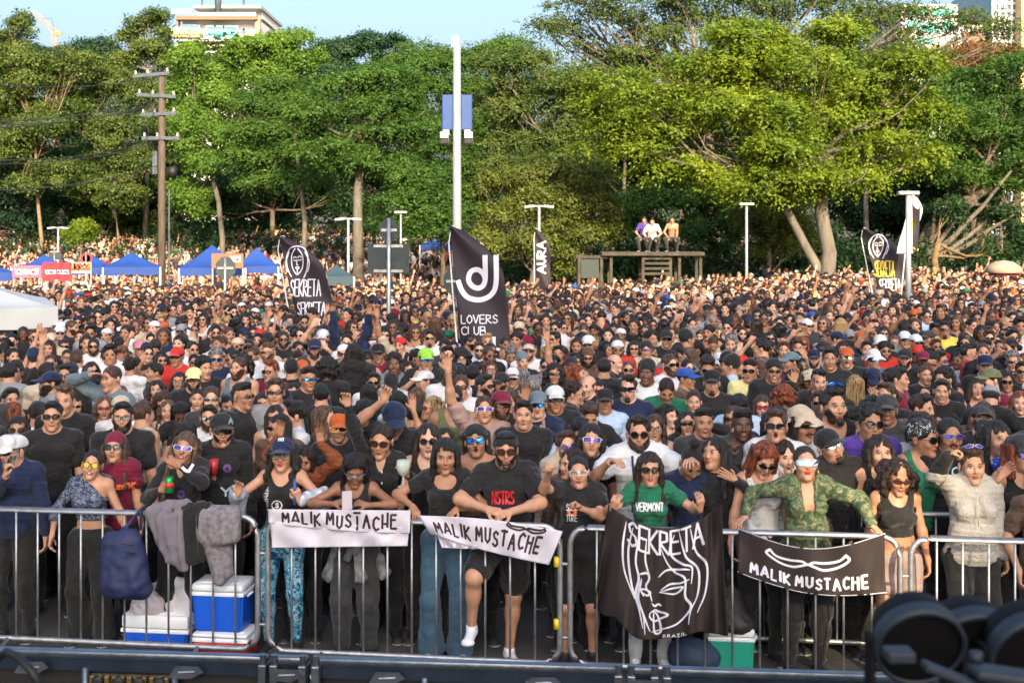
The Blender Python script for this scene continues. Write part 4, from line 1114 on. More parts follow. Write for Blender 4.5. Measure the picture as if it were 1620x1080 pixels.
# ------------------------------------------------------------------ cloth draped on the barriers
def barpt(px, z, dy=0.0): x = xb(px, dy); return Vector((x, YB(x) + dy, z))
def zpx(py, X, dy=0.0): Y = YB(X) + dy; return HC - (py - YH) * Y / FP
WCL = mat('banner_white', (.55, .53, .62), .8, bump=.4, bscale=9, var=.05); BCL = mat('banner_black', (.022, .014, .013), .75, bump=.4, bscale=9)
INKD = mat('ink_dark', (.025, .008, .012), .7); INKW = mat('ink_white', (.70, .70, .80), .7)
def banner(TL, TR, BR, BL, dy, name, label, m, seed, edge=.0, wave=.012, sagt=0, sagb=0, parent=None, nu=60, nv=24, off=-.03):
    rg = random.Random(seed); ph = [rg.uniform(0, 6.28) for _ in range(6)]
    def fn(u, v, e=0.0):
        tx, ty = TL[0] + (TR[0] - TL[0]) * u, TL[1] + (TR[1] - TL[1]) * u + sagt * math.sin(math.pi * u)
        bx, by = BL[0] + (BR[0] - BL[0]) * u, BL[1] + (BR[1] - BL[1]) * u + sagb * math.sin(math.pi * u)
        px, py = bx + (tx - bx) * v, by + (ty - by) * v
        X = xb(px, dy + off); 
        w = wave * (1 - .5 * v) * (math.sin(u * 21 + ph[0] + 3 * v) + .7 * math.sin(u * 37 + ph[1] - 4 * v) + .5 * math.sin(u * 11 + ph[2] + 5 * v)) - wave * 2
        Y = YB(X) + dy + off + w - e
        return Vector((X + 0 * w, Y, HC - (py - YH) * Y / FP))
    o = sheet(lambda u, v: fn(u, v), nu, nv, name, m, parent, .003)
    return o, fn
o, f1 = banner((428, 824), (648, 834), (645, 863), (432, 866), 0, 'white_banner', '', WCL, 2, off=-.026)
tag(o, 'plain lower fold of white fabric hanging on the barrier beside the woman in patterned leggings', 'banner')
o, f1 = banner((425, 805), (650, 807), (649, 843), (426, 826), 0, 'white_banner', '', WCL, 1, off=-.04, sagb=4)
tag(o, 'white banner lettered MALIK MUSTACHE hanging below the woman with the phone', 'banner')
W1 = word('MALIK MUSTACHE', .10, .20, .80, .60, .5)
ribbons([[(x, y - .02 + .10 * math.sin(i * 2.1)) for x, y in s] for i, s in enumerate(W1)] , .0165, lambda u, v: f1(u, v, .006), 'lettering', INKD, o, .01, asp=.16)
o, f2 = banner((663, 815), (890, 840), (868, 893), (680, 843), 0, 'white_banner', '', WCL, 4, off=-.045, wave=.014, sagb=4, sagt=-6)
tag(o, 'crooked white banner lettered MALIK MUSTACHE hanging under the clasped tattooed hands', 'banner')
ribbons([[(x, y + .04 * math.sin(i * 1.9)) for x, y in s] for i, s in enumerate(word('MALIK MUSTACHE', .08, .24, .80, .46, .5))], .0165, lambda u, v: f2(u, v, .006), 'lettering', INKD, o, .01, asp=.2)
MUS = [curve([(0.02, .95), (-.02, .6), (.12, .25), (.3, .12), (.42, .3), (.5, .45), (.58, .3), (.7, .1), (.88, .22), (1.02, .6), (.98, .95)]), curve([(.02, .95), (.1, .62), (.28, .58), (.42, .62), (.5, .45), (.58, .62), (.72, .58), (.9, .66), (.98, .95)])]
ribbons([[(.62 + x * .26, .78 + y * .2) for x, y in s] for s in MUS], .012, lambda u, v: f2(u, v, .006), 'moustache_emblem', INKD, o, .01, asp=.2)
o, f3 = banner((690, 842), (770, 858), (755, 868), (700, 866), 0, 'white_cloth', '', WCL, 5, off=-.03)
tag(o, 'small white cloth corner under the crooked white banner', 'cloth')
o, f4 = banner((1168, 835), (1397, 842), (1400, 938), (1165, 905), 0, 'black_banner', '', BCL, 6, off=-.045, wave=.016, sagt=28, sagb=18)
tag(o, 'black banner with white moustache and MALIK MUSTACHE held below the camouflage blouse', 'banner')
ribbons([[(.20 + x * .54, .50 + y * .30) for x, y in s] for s in MUS], .019, lambda u, v: f4(u, v, .006), 'moustache_emblem', INKW, o, .01, asp=.37)
ribbons([[(x, y + .015 * math.sin(i * 1.9)) for x, y in s] for i, s in enumerate(word('MALIK MUSTACHE', .09, .13, .78, .22, .5))], .017, lambda u, v: f4(u, v, .006), 'lettering', INKW, o, .01, asp=.37)
for k in (0, 1): ribbons([[(0, k), (1, k)]] if False else [[(i / 20, .015 + .97 * k) for i in range(21)]], .012, lambda u, v: f4(u, v, .005), 'hem', INKW, o, .03)
# white banner on the second-row barrier
o, f5 = banner((1157, 793), (1225, 795), (1228, 905), (1160, 900), .75, 'white_banner', '', WCL, 8, off=-.03, nu=24, nv=30)
tag(o, 'white banner with dark arcs on the second row barrier left of the camouflage blouse', 'banner')
ribbons([curve([(.35, 1), (.42, .75), (.62, .58), (.98, .5)]), curve([(.62, 1), (.8, .8), (1, .75)])], .05, lambda u, v: f5(u, v, .006), 'moustache_emblem', INKD, o, .02)
ribbons([[(.95 - y * .35, .05 + x * .40) for x, y in s] for s in word('MALIK', 0, 0, 1, 1)], .05, lambda u, v: f5(u, v, .006), 'lettering', INKD, o, .02)
# the big black flag with the line-drawn face
FX0, FX1 = 953, 1150
def flagpt(u, v, e=0.0):
    px = 964 + 176 * u + (1 - v) * (u - .5) * 22; rgt = math.exp(-((u - 1) / .16) ** 2); lft = math.exp(-(u / .16) ** 2)
    top = 797 + 38 * math.sin(math.pi * u) ** .8
    bot = 1004 - 8 * math.cos(u * 9) - 34 * lft - 6 * rgt - 16 * math.exp(-((u - .62) / .12) ** 2) * -.6
    if u < .10: px += (1 - v) * -14
    py = bot + (top - bot) * v
    X = xb(px, -.07)
    w = .022 * (1 - v * .3) * (math.sin(u * 15 + 1) + .7 * math.sin(u * 33 + v * 2) + .4 * math.sin(u * 61 - v * 4)) * (1 + 2.4 * (lft + rgt)) - .03
    Y = YB(X) - .075 + w - e
    return Vector((X, Y, HC - (py - YH) * Y / FP))
o = sheet(flagpt, 90, 60, 'black_flag', BCL); tag(o, 'big black flag with white line drawn woman face and SEKRETA held by woman in green', 'flag')
FACE = [curve(p) for p in [
 [(.30, .93), (.27, .70), (.30, .45), (.36, .28), (.40, .10)], [(.35, .90), (.33, .66), (.36, .52), (.34, .36), (.40, .22), (.42, .05)], [(.24, .95), (.22, .72), (.24, .52), (.33, .33)], [(.42, .88), (.41, .70), (.45, .55), (.42, .47), (.46, .40), (.475, .345)],
 [(.66, .93), (.62, .78), (.72, .66), (.80, .60), (.79, .46)], [(.70, .95), (.75, .72), (.86, .56), (.85, .35), (.78, .22), (.76, .10)], [(.80, .95), (.84, .74), (.93, .58), (.91, .35), (.84, .18)], [(.55, .80), (.60, .68), (.66, .60), (.74, .52), (.74, .36), (.78, .24), (.66, .12), (.48, .07)],
 [(.37, .56), (.42, .585), (.45, .56)], [(.53, .56), (.60, .62), (.72, .61), (.78, .585)], [(.36, .42), (.41, .44), (.46, .42), (.43, .39), (.36, .42)], [(.55, .44), (.62, .49), (.70, .49), (.77, .50)], [(.54, .42), (.63, .45), (.72, .45), (.66, .40), (.54, .42)], [(.38, .50), (.37, .44), (.40, .38)],
 [(.48, .32), (.50, .30), (.53, .315), (.55, .30)], [(.46, .235), (.50, .265), (.53, .25), (.60, .215), (.55, .185), (.50, .165), (.46, .20), (.46, .235)], [(.49, .26), (.50, .07), (.55, .07), (.53, .20), (.49, .26)], [(.38, .52), (.36, .34), (.42, .18), (.46, .08)]]]
ribbons([[(.5 + (x - .585) * 1.02, y) for x, y in s] for s in FACE], .016, lambda u, v: flagpt(u, v, .008), 'face_drawing', INKW, o, .01, taper=True)
L1 = word('SEKRETA', .17, .76, .66, .21, .18)
ribbons([[(x, y + .03 * (abs(x - .5) * 2) ** 2) for x, y in s] for s in L1], .021, lambda u, v: flagpt(u, v, .009), 'lettering', INKW, o, .01)
ribbons(word('BRAZIL', .48, .01, .18, .025, .5), .006, lambda u, v: flagpt(u, v, .009), 'small_lettering', INKW, o, .01)

def lump(name, prims, m, label, cat, noise=.008, nf=(22, 22, 22), seed=0, h=.010, group=None, cut=None):
    lo, hi = bounds(prims); F = Field(lo, hi, h)
    for p in prims: F.prim(p)
    F.noise(noise, nf, seed, 3)
    if cut is not None: F.cutz(cut)
    V, Q = F.mesh(); c = (lo + hi) / 2; c[2] = lo[2]
    o = link(name, meshdata(name, V - c, Q, [m], True)); o.location = c; tag(o, label, cat, group); return o
def bp(px, py, dy):                          # point at the barrier line's depth + dy seen at (px, py)
    X = xb(px, dy); Y = YB(X) + dy; return (X, Y, HC - (py - YH) * Y / FP)
def fold_cloth(name, pts, m, label, cat, seed, thick=.022, h=.009, nz=.012, nf=(38, 30, 9)):
    P = []
    for a, b, ra, rb in pts: P.append(('c', bp(*a), bp(*b), ra, rb, .03))
    return lump(name, P, m, label, cat, nz, nf, seed, h)
GJ = mat('jacket_grey', (.15, .135, .165), .9, bump=.5, bscale=12, var=.15); GM = mat('jersey_grey_melange', (.17, .155, .175), .9, bump=.5, bscale=30, var=.3, vscale=30)
fold_cloth('grey_jacket', [((250, 802, -.03), (292, 800, -.03), .045, .045), ((240, 812, -.05), (262, 860, -.06), .045, .06), ((262, 820, -.07), (275, 880, -.06), .07, .06), ((285, 815, -.06), (288, 895, -.06), .055, .04), ((268, 860, -.07), (290, 900, -.06), .05, .03), ((255, 805, .03), (258, 860, .03), .03, .03)], GJ, 'crumpled grey jacket thrown over the left barrier', 'jacket', 3)
fold_cloth('black_jacket', [((292, 802, -.03), (325, 801, -.03), .04, .04), ((298, 815, -.05), (305, 885, -.04), .06, .05), ((320, 815, -.05), (322, 880, -.04), .045, .04)], m_cloth('k'), 'black jacket on the left barrier between two grey garments', 'jacket', 4)
fold_cloth('grey_sweatshirt', [((325, 805, -.02), (372, 808, -.02), .04, .045), ((322, 818, -.05), (324, 848, -.05), .055, .06), ((338, 818, -.06), (340, 850, -.06), .055, .06), ((354, 818, -.06), (356, 850, -.06), .055, .06), ((370, 820, -.05), (370, 848, -.05), .05, .055), ((334, 850, -.02), (348, 915, -.02), .075, .05), ((356, 850, -.02), (360, 905, -.02), .05, .045), ((330, 800, .03), (335, 850, .03), .03, .03)], GM, 'melange grey sweatshirt folded over the left barrier by the blue cooler', 'sweatshirt', 5, nz=.005, nf=(20, 20, 14))
NV = mat('backpack_navy', (.012, .02, .075), .7, bump=.4, bscale=20, var=.2)
bpk = lump('navy_backpack', [('c', bp(178, 858, -.10), bp(180, 925, -.10), .085, .095, .06), ('c', bp(208, 856, -.10), bp(222, 930, -.10), .085, .085, .06), ('c', bp(195, 860, -.11), bp(200, 925, -.11), .09, .10, .06), ('c', bp(182, 905, -.17), bp(184, 925, -.17), .04, .05, .03), ('c', bp(210, 905, -.17), bp(214, 925, -.17), .04, .05, .03), ('c', bp(195, 838, -.06), bp(222, 806, -.02), .02, .015, .02)], NV, 'navy backpack hanging on the left barrier beside the grey jacket', 'backpack', .006, (22, 22, 16), 6, .010)
mb = MB(); mb.tube([Vector(bp(222, 838, -.1)) - bpk.location, Vector(bp(224, 806, -.02)) - bpk.location, Vector(bp(228, 800, .02)) - bpk.location], .012, 6); mb.tube([Vector(bp(170, 868, -.19)) - bpk.location, Vector(bp(215, 875, -.2)) - bpk.location], .008, 6); mb.build('strap', m_cloth('n'), bpk, True)
mb = MB(); mb.tube([Vector(bp(172 + 4 * i, 862 - 3 * math.sin(i * .35), -.20)) - bpk.location for i in range(10)], .005, 5); mb.build('zip', m_cloth('c'), bpk, True)

# ------------------------------------------------------------------ coolers, bags and bottles at the foot of the barriers
BLU = mat('cooler_blue', (.010, .10, .62), .35, coat=.2); WHT = mat('cooler_white', (.74, .78, .84), .35); RED = mat('cooler_red', (.62, .03, .02), .4); GRN = mat('cooler_green', (.02, .30, .22), .4)
def cooler(px, py_bottom, dy, w, d, h, mbody, label, z0=0.0, lid=.07, handle=True, rz=-.13):
    X = xb(px, dy); t = empty('cooler', (X, YB(X) + dy, z0), rz); tag(t, label, 'cooler')
    mb = MB(); V = []; 
    bm = bmesh.new(); bmesh.ops.create_cube(bm, size=1)
    for v in bm.verts:
        k = .90 if v.co.z < 0 else 1.0; v.co = Vector((v.co.x * w * k, v.co.y * d * k, (v.co.z + .5) * (h - lid)))
    bmesh.ops.bevel(bm, geom=bm.edges[:], offset=.018, segments=3, affect='EDGES'); me = bpy.data.meshes.new('body'); bm.to_mesh(me); bm.free(); me.materials.append(mbody); link('body', me, t)
    mb = MB(); mb.box((0, 0, h - lid - .012), (w * 1.02, d * 1.02, .03), bev=.008); mb.build('rim', WHT, t)
    mb = MB(); mb.box((0, 0, h - lid * .5 + .006), (w * 1.0, d * 1.0, lid), bev=.02); mb.box((0, 0, h + .008), (w * .78, d * .7, .012), bev=.004); mb.build('lid', WHT, t, smooth='auto')
    if handle:
        for s in (-1, 1): mb = MB(); mb.tube([(s * w * .50, -.05, h * .72), (s * w * .54, -.03, h * .76), (s * w * .54, .03, h * .76), (s * w * .50, .05, h * .72)], .010, 6); mb.build('handle', WHT, t, True)
    return t
cooler(358, 1028, .20, .43, .30, .19, RED, 'red cooler with white lid under the blue cooler', 0.0, .03)
cooler(354, 1000, .20, .40, .29, .35, BLU, 'blue cooler with white lid standing on the red cooler', .204, .055)
cooler(258, 1028, .36, .53, .33, .26, BLU, 'long blue cooler with white lid under the plastic bags', 0.0, .10)
cooler(1156, 1052, .38, .33, .28, .33, GRN, 'green and white cooler under a black bag behind the right black banners', 0.0, .06)
PLAS = mat('plastic_bag', (.62, .56, .60), .35, alpha=.80, bump=1, bscale=18)
lump('plastic_bag', [('e', bp(226, 960, .30), (.09, .085, .085), .02), ('e', bp(246, 955, .28), (.07, .07, .09), .02), ('c', bp(236, 940, .30), bp(246, 922, .30), .035, .012, .02), ('c', bp(240, 930, .30), bp(256, 918, .30), .018, .028, .01), ('c', bp(240, 930, .30), bp(232, 915, .30), .018, .026, .01)], PLAS, 'knotted translucent plastic bag with food on the long blue cooler', 'bag', .016, (26, 26, 26), 7)
lump('plastic_bag', [('c', bp(276, 975, .34), bp(273, 925, .34), .06, .045, .03), ('c', bp(294, 975, .34), bp(297, 922, .34), .06, .045, .03), ('c', bp(284, 970, .34), bp(286, 925, .34), .07, .06, .03), ('c', bp(262, 926, .34), bp(302, 916, .34), .02, .025, .02)], mat('plastic_bag_white', (.72, .73, .80), .3, alpha=.85, bump=1, bscale=14), 'upright white plastic bag on the long blue cooler', 'bag', .014, (22, 22, 14), 8)
lump('black_bag', [('e', bp(1150, 965, .34), (.15, .12, .17), .05), ('e', bp(1160, 985, .34), (.17, .13, .08), .05), ('c', bp(1148, 935, .34), bp(1152, 905, .34), .03, .02, .02)], mat('bag_black', (.014, .013, .016), .6, bump=.4, bscale=20), 'black bag slumped on the green and white cooler', 'bag', .012, (16, 16, 14), 9)
lump('navy_duffel', [('e', bp(1092, 1036, .25), (.17, .12, .13), .05), ('e', bp(1112, 1040, .25), (.13, .11, .11), .05)], mat('bag_navy', (.014, .03, .07), .7, bump=.4, bscale=20), 'navy cloth bag on the ground left of the green cooler', 'bag', .010, (16, 16, 14), 10, cut=.005)
lump('dark_backpack', [('e', bp(480, 985, .7), (.12, .1, .16), .05)], m_cloth('c'), 'dark backpack on the ground behind the patterned leggings', 'backpack', .012, (16, 16, 12), 11, cut=.005)

# ------------------------------------------------------------------ the pit barrier right below the stage edge (bottom of the photo)
DP = 6.05
def pp(px, py, D=DP): return PX(px, py, D)
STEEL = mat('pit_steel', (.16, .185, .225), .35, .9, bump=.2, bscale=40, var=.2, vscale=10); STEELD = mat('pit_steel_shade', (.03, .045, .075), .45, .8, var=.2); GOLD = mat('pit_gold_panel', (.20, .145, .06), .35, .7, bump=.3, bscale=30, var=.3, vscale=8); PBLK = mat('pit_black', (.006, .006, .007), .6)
segs = [(-60, 425), (428, 488), (500, 985), (995, 1040), (1048, 1640)]
def railD(px): s = 320.5 + 23 * px / 1620.0; return FP / s
def pit(px0, px1, label, panels):
    D0, D1 = railD(px0), railD(px1); zt = 1.115
    A = Vector(((px0 - 810) * D0 / FP, D0, 0)); B = Vector(((px1 - 810) * D1 / FP, D1, 0)); L = (B - A).length; c = (A + B) / 2; rz = math.atan2(B.y - A.y, B.x - A.x)
    t = empty('pit_barrier', c, rz); tag(t, label, 'barrier', 'steel pit barriers below the stage edge')
    mb = MB(); mb.box((0, 0, zt), (L, .055, .032), bev=.008); mb.build('top_rail', STEEL, t, smooth='auto')
    mb = MB(); mb.box((0, .02, zt - .055), (L, .05, .06)); mb.build('rail_shade_band', STEELD, t)  # dark strip standing for the shade under the top rail
    mb = MB(); mb.box((0, .045, .52), (L - .01, .012, 1.0)); mb.build('back_sheet', PBLK, t)
    for (a, b) in panels:
        xa = (a - (px0 + px1) / 2) * D0 / FP; xb_ = (b - (px0 + px1) / 2) * D0 / FP
        mb = MB(); w = xb_ - xa; n = max(2, int(w / .035))
        for i in range(n): mb.box((xa + w * (i + .5) / n, -.004, .55), (w / n * .62, .03, .92), bev=.004)
        mb.box(((xa + xb_) / 2, .018, .55), (w, .012, .92)); mb.build('ribbed_panel', GOLD, t)
        mb = MB()
        for i in range(4): mb.lathe([(.0, 0), (.026, 0), (.030, .006), (.022, .012), (0, .012)], (xa + w * (i + .5) / 4, -.022, .985), 14, rot=Matrix.Rotation(R(90), 3, 'X'))
        mb.build('round_port', PBLK, t, True)
        for x in (xa - .02, xb_ + .02): mb = MB(); mb.tube([(x, -.01, .1), (x + .004, -.01, 1.05)], .018, 10); mb.build('upright', STEEL, t, True)
    n = max(1, int(L / .72))
    for i in range(n):
        x = -L / 2 + L * (i + .5) / n
        mb = MB(); mb.prism([(x - .09, zt - .085), (x - .055, zt - .03), (x + .055, zt - .03), (x + .085, zt - .055), (x + .02, zt - .09)], -.062, -.052); mb.tube([(x - .04, -.06, zt - .06), (x + .04, -.06, zt - .055)], .007, 6); mb.build('latch_plate', STEEL, t)
    for s in (-1, 1): mb = MB(); mb.box((s * (L / 2 - .02), -.03, .55), (.04, .05, 1.1), bev=.006); mb.tube([(s * (L / 2 - .02), -.03, zt + .03), (s * (L / 2 - .02), -.03, zt - .06)], .016, 8); mb.build('end_post', STEEL, t)
    return t
pit(-60, 425, 'steel pit barrier with ribbed gold panel at bottom left', [(143, 275)])
pit(430, 488, 'narrow steel pit barrier link left of centre', [])
pit(496, 985, 'steel pit barrier with ribbed gold panel at bottom centre', [(680, 830)])
pit(992, 1042, 'narrow steel pit barrier link right of centre', [])
pit(1048, 1640, 'long steel pit barrier at bottom right under the stage lights', [(1200, 1330)])
# moving-head stage lights, close to the camera at bottom right
LB = mat('light_housing_black', (.002, .002, .003), .7, spec=.2); LR = mat('light_rim_blue', (.010, .017, .028), .6, .0)
def moving_head(px, py, rpx, D, label, tilt=-22):
    s = FP / D; c = PX(px, py, D); r = rpx / s
    t = empty('moving_head_light', (c.x, c.y, c.z - r * 2.0)); tag(t, label, 'stage light', 'moving head lights on the stage edge')
    Rm = Matrix.Rotation(R(90 - tilt), 3, 'X')
    mb = MB(); mb.lathe([(0, -r * .9), (r * .55, -r * .85), (r * .86, -r * .55), (r * .96, -r * .1), (r * .95, r * .3), (r * .88, r * .32), (0, r * .32)], (0, 0, r * 2.0), 36, rot=Rm); mb.build('head', LB, t, True)
    mb = MB(); mb.lathe([(r * .96, -r * .02), (r * 1.0, -r * .02), (r * 1.03, r * .36), (r * .93, r * .42), (r * .92, r * .33)], (0, 0, r * 2.0), 40, rot=Rm); mb.build('rim', LR, t, True)
    for q in (-1, 1): mb = MB(); mb.box((q * r * 1.04, 0, r * 1.25), (r * .14, r * .5, r * 1.7), bev=r * .04); mb.build('yoke_arm', LB, t)
    mb = MB(); mb.box((0, 0, r * .3), (r * 2.3, r * 1.6, r * .5), bev=r * .08); mb.build('base', LR, t)
    return t
moving_head(1449, 1008, 70, 2.60, 'round black stage light with blue grey rim, leftmost of the three at bottom right')
moving_head(1534, 1016, 72, 2.72, 'round black stage light with blue grey rim, middle of the three at bottom right')
moving_head(1632, 1024, 74, 2.60, 'round black stage light with blue grey rim, cut off by the right edge')
t = empty('light_bracket', PX(1500, 1065, 2.3)); tag(t, 'blue grey metal clamp bracket in front of the round stage lights', 'bracket')
mb = MB(); mb.box((.02, 0, -.01), (.14, .04, .014), rot=Matrix.Rotation(R(22), 3, 'Y'), bev=.004); mb.box((.11, .02, -.01), (.12, .06, .022), rot=Matrix.Rotation(R(8), 3, 'Y'), bev=.008); mb.box((-.09, 0, .035), (.05, .05, .02), bev=.004); mb.build('plate', LR, t)
mb = MB(); mb.lathe([(0, 0), (.012, 0), (.012, .02), (0, .02)], (.04, -.03, .03), 12); mb.build('bolt', LR, t, True)
t = empty('stage_riser', (1.05, 2.62, 1.56)); tag(t, 'black equipment riser carrying the round stage lights', 'riser')
mb = MB(); mb.box((.0, 0, .25), (1.3, .7, .42), bev=.01); mb.build('box', PBLK, t)
o = MB(); o.tube([PX(-5, 1042, 3.4), PX(10, 1030, 3.38), PX(30, 1040, 3.35), PX(52, 1062, 3.3), PX(66, 1092, 3.3)], .011, 8); c = o.build('stage_cable', PBLK, None, True); tag(c, 'thick black cable looping at bottom left corner', 'cable')
# ------------------------------------------------------------------ flags, tents, signs and poles standing in the crowd
FLG = mat('flag_dark', (.020, .013, .022), .7, bump=.3, bscale=8); FLW = mat('flag_print', (.62, .62, .72), .7)
def feather(label, tipx, tipy, D, W, H, prints, lean=0, name='feather_flag', m=None):
    """feather flag; local frame: x right, z up from foot; W, H metres; prints: list of (strokes, x, z, w, h, width)"""
    s = FP / D; bx = (tipx - 810) / s; zt = HC - (tipy - YH) / s; z0 = float(gz(bx, D))
    t = empty(name, (bx, D, z0)); tag(t, label, 'flag', None); Hh = zt - z0
    def fn(u, v):
        z = Hh - H * (1 - v)
        c = min(1.0, ((1 - v) / .34)) ; w = W * (math.sin(c * math.pi / 2) ** .75 * .97 + .03)
        x = u * w + lean * (1 - v)
        return Vector((x, .05 * math.sin(u * 5 + v * 9) - .02, z))
    o = sheet(fn, 24, 50, 'sail', m or FLG, t, .003)
    def fx(x, z, e=.010):
        v = 1 - (Hh - z) / H; c = min(1, max(0, (1 - v) / .34)); w = W * (math.sin(c * math.pi / 2) ** .75 * .97 + .03)
        u = (x - lean * (1 - v)) / w
        return Vector((x, .05 * math.sin(u * 5 + v * 9) - .02 - e, z))
    for st_, x, zd, w, h, wd, mm in prints:
        ribbons([[(x + a * w, Hh - zd - h + b * h) for a, b in q] for q in st_], wd, fx, 'print', mm, o, .02)
    mb = MB(); mb.tube([(lean - .015, .02, 0), (lean * .6 - .015, .02, Hh * .4), (-.02, .02, Hh - .25), (.02, .02, Hh), (.10, .02, Hh + .01)], [.018, .015, .010, .007, .006], 7); mb.build('pole', mat('pole_white', (.7, .7, .72), .4), t, True)
    return t
DJ = [curve([(.70, 1), (.70, .45), (.58, .28), (.40, .30), (.28, .45), (.33, .64), (.5, .70), (.64, .62), (.70, .5)]), curve([(.98, 1), (.98, .38), (.86, .12), (.6, .0), (.30, .04), (.12, .2), (.02, .42)])]
D1 = 19.0; k = D1 / FP
feather('tall dark feather flag with white DJ emblem and OVERS LUB lettering left of centre', 712, 358, D1, 79 * k, 196 * k + .55, [(DJ, 12 * k, 48 * k, 62 * k, 68 * k, .075, FLW), (word('LOVERS', 0, 0, 1, 1), 18 * k, 140 * k, 57 * k, 13 * k, .016, FLW), (word('CLUB', 0, 0, 1, 1), 18 * k, 158 * k, 38 * k, 13 * k, .016, FLW), ([DJ[1][:9], DJ[0][:9]], 40 * k, 176 * k, 30 * k, 30 * k, .05, FLW)], .22)
FACE2 = [[(x, 1 - (1 - y)) for x, y in c] for c in [curve([(.5, .98), (.25, .9), (.1, .65), (.12, .4), (.2, .2), (.3, .05)]), curve([(.5, .98), (.75, .92), (.92, .7), (.9, .4), (.82, .15), (.75, .02)]), curve([(.45, .9), (.3, .7), (.3, .4), (.4, .2), (.5, .12), (.62, .2), (.72, .4), (.72, .7), (.55, .9)]), curve([(.36, .62), (.42, .65), (.48, .62)]), curve([(.54, .63), (.6, .67), (.68, .64)]), curve([(.37, .55), (.43, .53), (.47, .55)]), curve([(.55, .56), (.61, .54), (.67, .57)]), curve([(.5, .55), (.48, .42), (.52, .4)]), curve([(.44, .32), (.5, .35), (.57, .32), (.5, .27), (.44, .32)]), curve([(.5, .3), (.51, .1)]), curve([(.2, .8), (.08, .5), (.14, .2)]), curve([(.82, .8), (.98, .5), (.9, .2)])]]
D2 = 24.0; k = D2 / FP
feather('dark feather flag with white line face and SEKRETA lettering in the left crowd', 441, 374, D2, 62 * k, 128 * k + .45, [(FACE2, 8 * k, 14 * k, 42 * k, 52 * k, .020, FLW), (word('SEKRETA', 0, 0, 1, 1), 20 * k, 68 * k, 46 * k, 26 * k, .022, FLW), (word('SEKRETA', 0, 0, 1, 1), 30 * k, 104 * k, 44 * k, 20 * k, .022, FLW)], .45)
D3 = 32.0; k = D3 / FP
YEL = mat('flag_yellow_print', (.65, .48, .03), .6)
feather('dark feather flag with white face and yellow SEKRETA lettering in the right crowd', 1364, 361, D3, 56 * k, 104 * k + .5, [(FACE2, 8 * k, 9 * k, 33 * k, 40 * k, .024, FLW), (word('SEKRETA', 0, 0, 1, 1), 19 * k, 52 * k, 32 * k, 24 * k, .026, YEL), (word('SEKRETA', 0, 0, 1, 1), 26 * k, 80 * k, 34 * k, 18 * k, .026, FLW)], .55)
D4 = 37.0; k = D4 / FP
feather('small dark feather flag with vertical white lettering behind the lamp post', 846, 362, D4, 24 * k, 78 * k + .4, [([[(1 - y, x) for x, y in q] for q in word('AURA', 0, 0, 1, 1)], 4 * k, 20 * k, 13 * k, 50 * k, .05, FLW)], .02)
D5 = 31; k = D5 / FP
t = feather('rolled dark and white feather flag with yellow streak on the white post at right', 1441, 305, D5, 24 * k, 96 * k, [([curve([(.75, 1), (.8, .5), (.7, 0)])], -8 * k, 4 * k, 20 * k, 84 * k, .16, FLG), ([curve([(.2, 1), (.5, .6), (.4, .3)]), curve([(.9, .0), (.3, .12), (.8, .25)])], -2 * k, 45 * k, 14 * k, 45 * k, .06, YEL)], -.35, m=FLW)

def pole_obj(name, label, cat, px, D, ytop, r, m, group=None):
    x = (px - 810) * D / FP; z0 = float(gz(x, D)); zt = HC - (ytop - YH) * D / FP
    t = empty(name, (x, D, z0)); tag(t, label, cat, group); mb = MB(); mb.tube([(0, 0, 0), (0, 0, (zt - z0) * .5), (0, 0, zt - z0)], [r, r * .95, r * .82], 14); mb.build('pole', m, t, True)
    return t, zt - z0
WPO = mat('pole_galvanised_white', (.29, .32, .35), .45, .2, var=.08, vscale=3, bump=.1, bscale=10)
t, H = pole_obj('signal_pole', 'tall white steel pole with blue sign box and two floodlights', 'pole', 723, 29, 58, .105, WPO)
k = 29 / FP; zz = lambda y: HC - (y - YH) * k
mb = MB(); 
for s in (-1, 1): mb.box((s * 15 * k, .06, zz(178)), (18 * k, .10, 56 * k), bev=.02)
mb.box((0, .09, zz(178)), (48 * k, .06, 57 * k)); mb.build('sign_box', mat('sign_blue', (.004, .045, .20), .5, var=.12), t)
for s in (-1, 1):
    mb = MB(); mb.box((s * 17 * k, -.05, zz(210)), (10 * k, .12, 8 * k)); mb.box((s * 19 * k, -.22, zz(220)), (13 * k, .34, 11 * k), rot=Matrix.Rotation(R(-25), 3, 'X'), bev=.01); f = mb.build('floodlight', mat('flood_grey', (.40, .40, .42), .5), t)
    mb = MB(); mb.box((s * 19 * k, -.385, zz(225)), (11 * k, .02, 8 * k), rot=Matrix.Rotation(R(-25), 3, 'X')); mb.build('lens', PBLK, f)
mb = MB(); mb.box((-.09, 0, zz(66)), (.07, .08, .26)); mb.build('bracket', WPO, t)
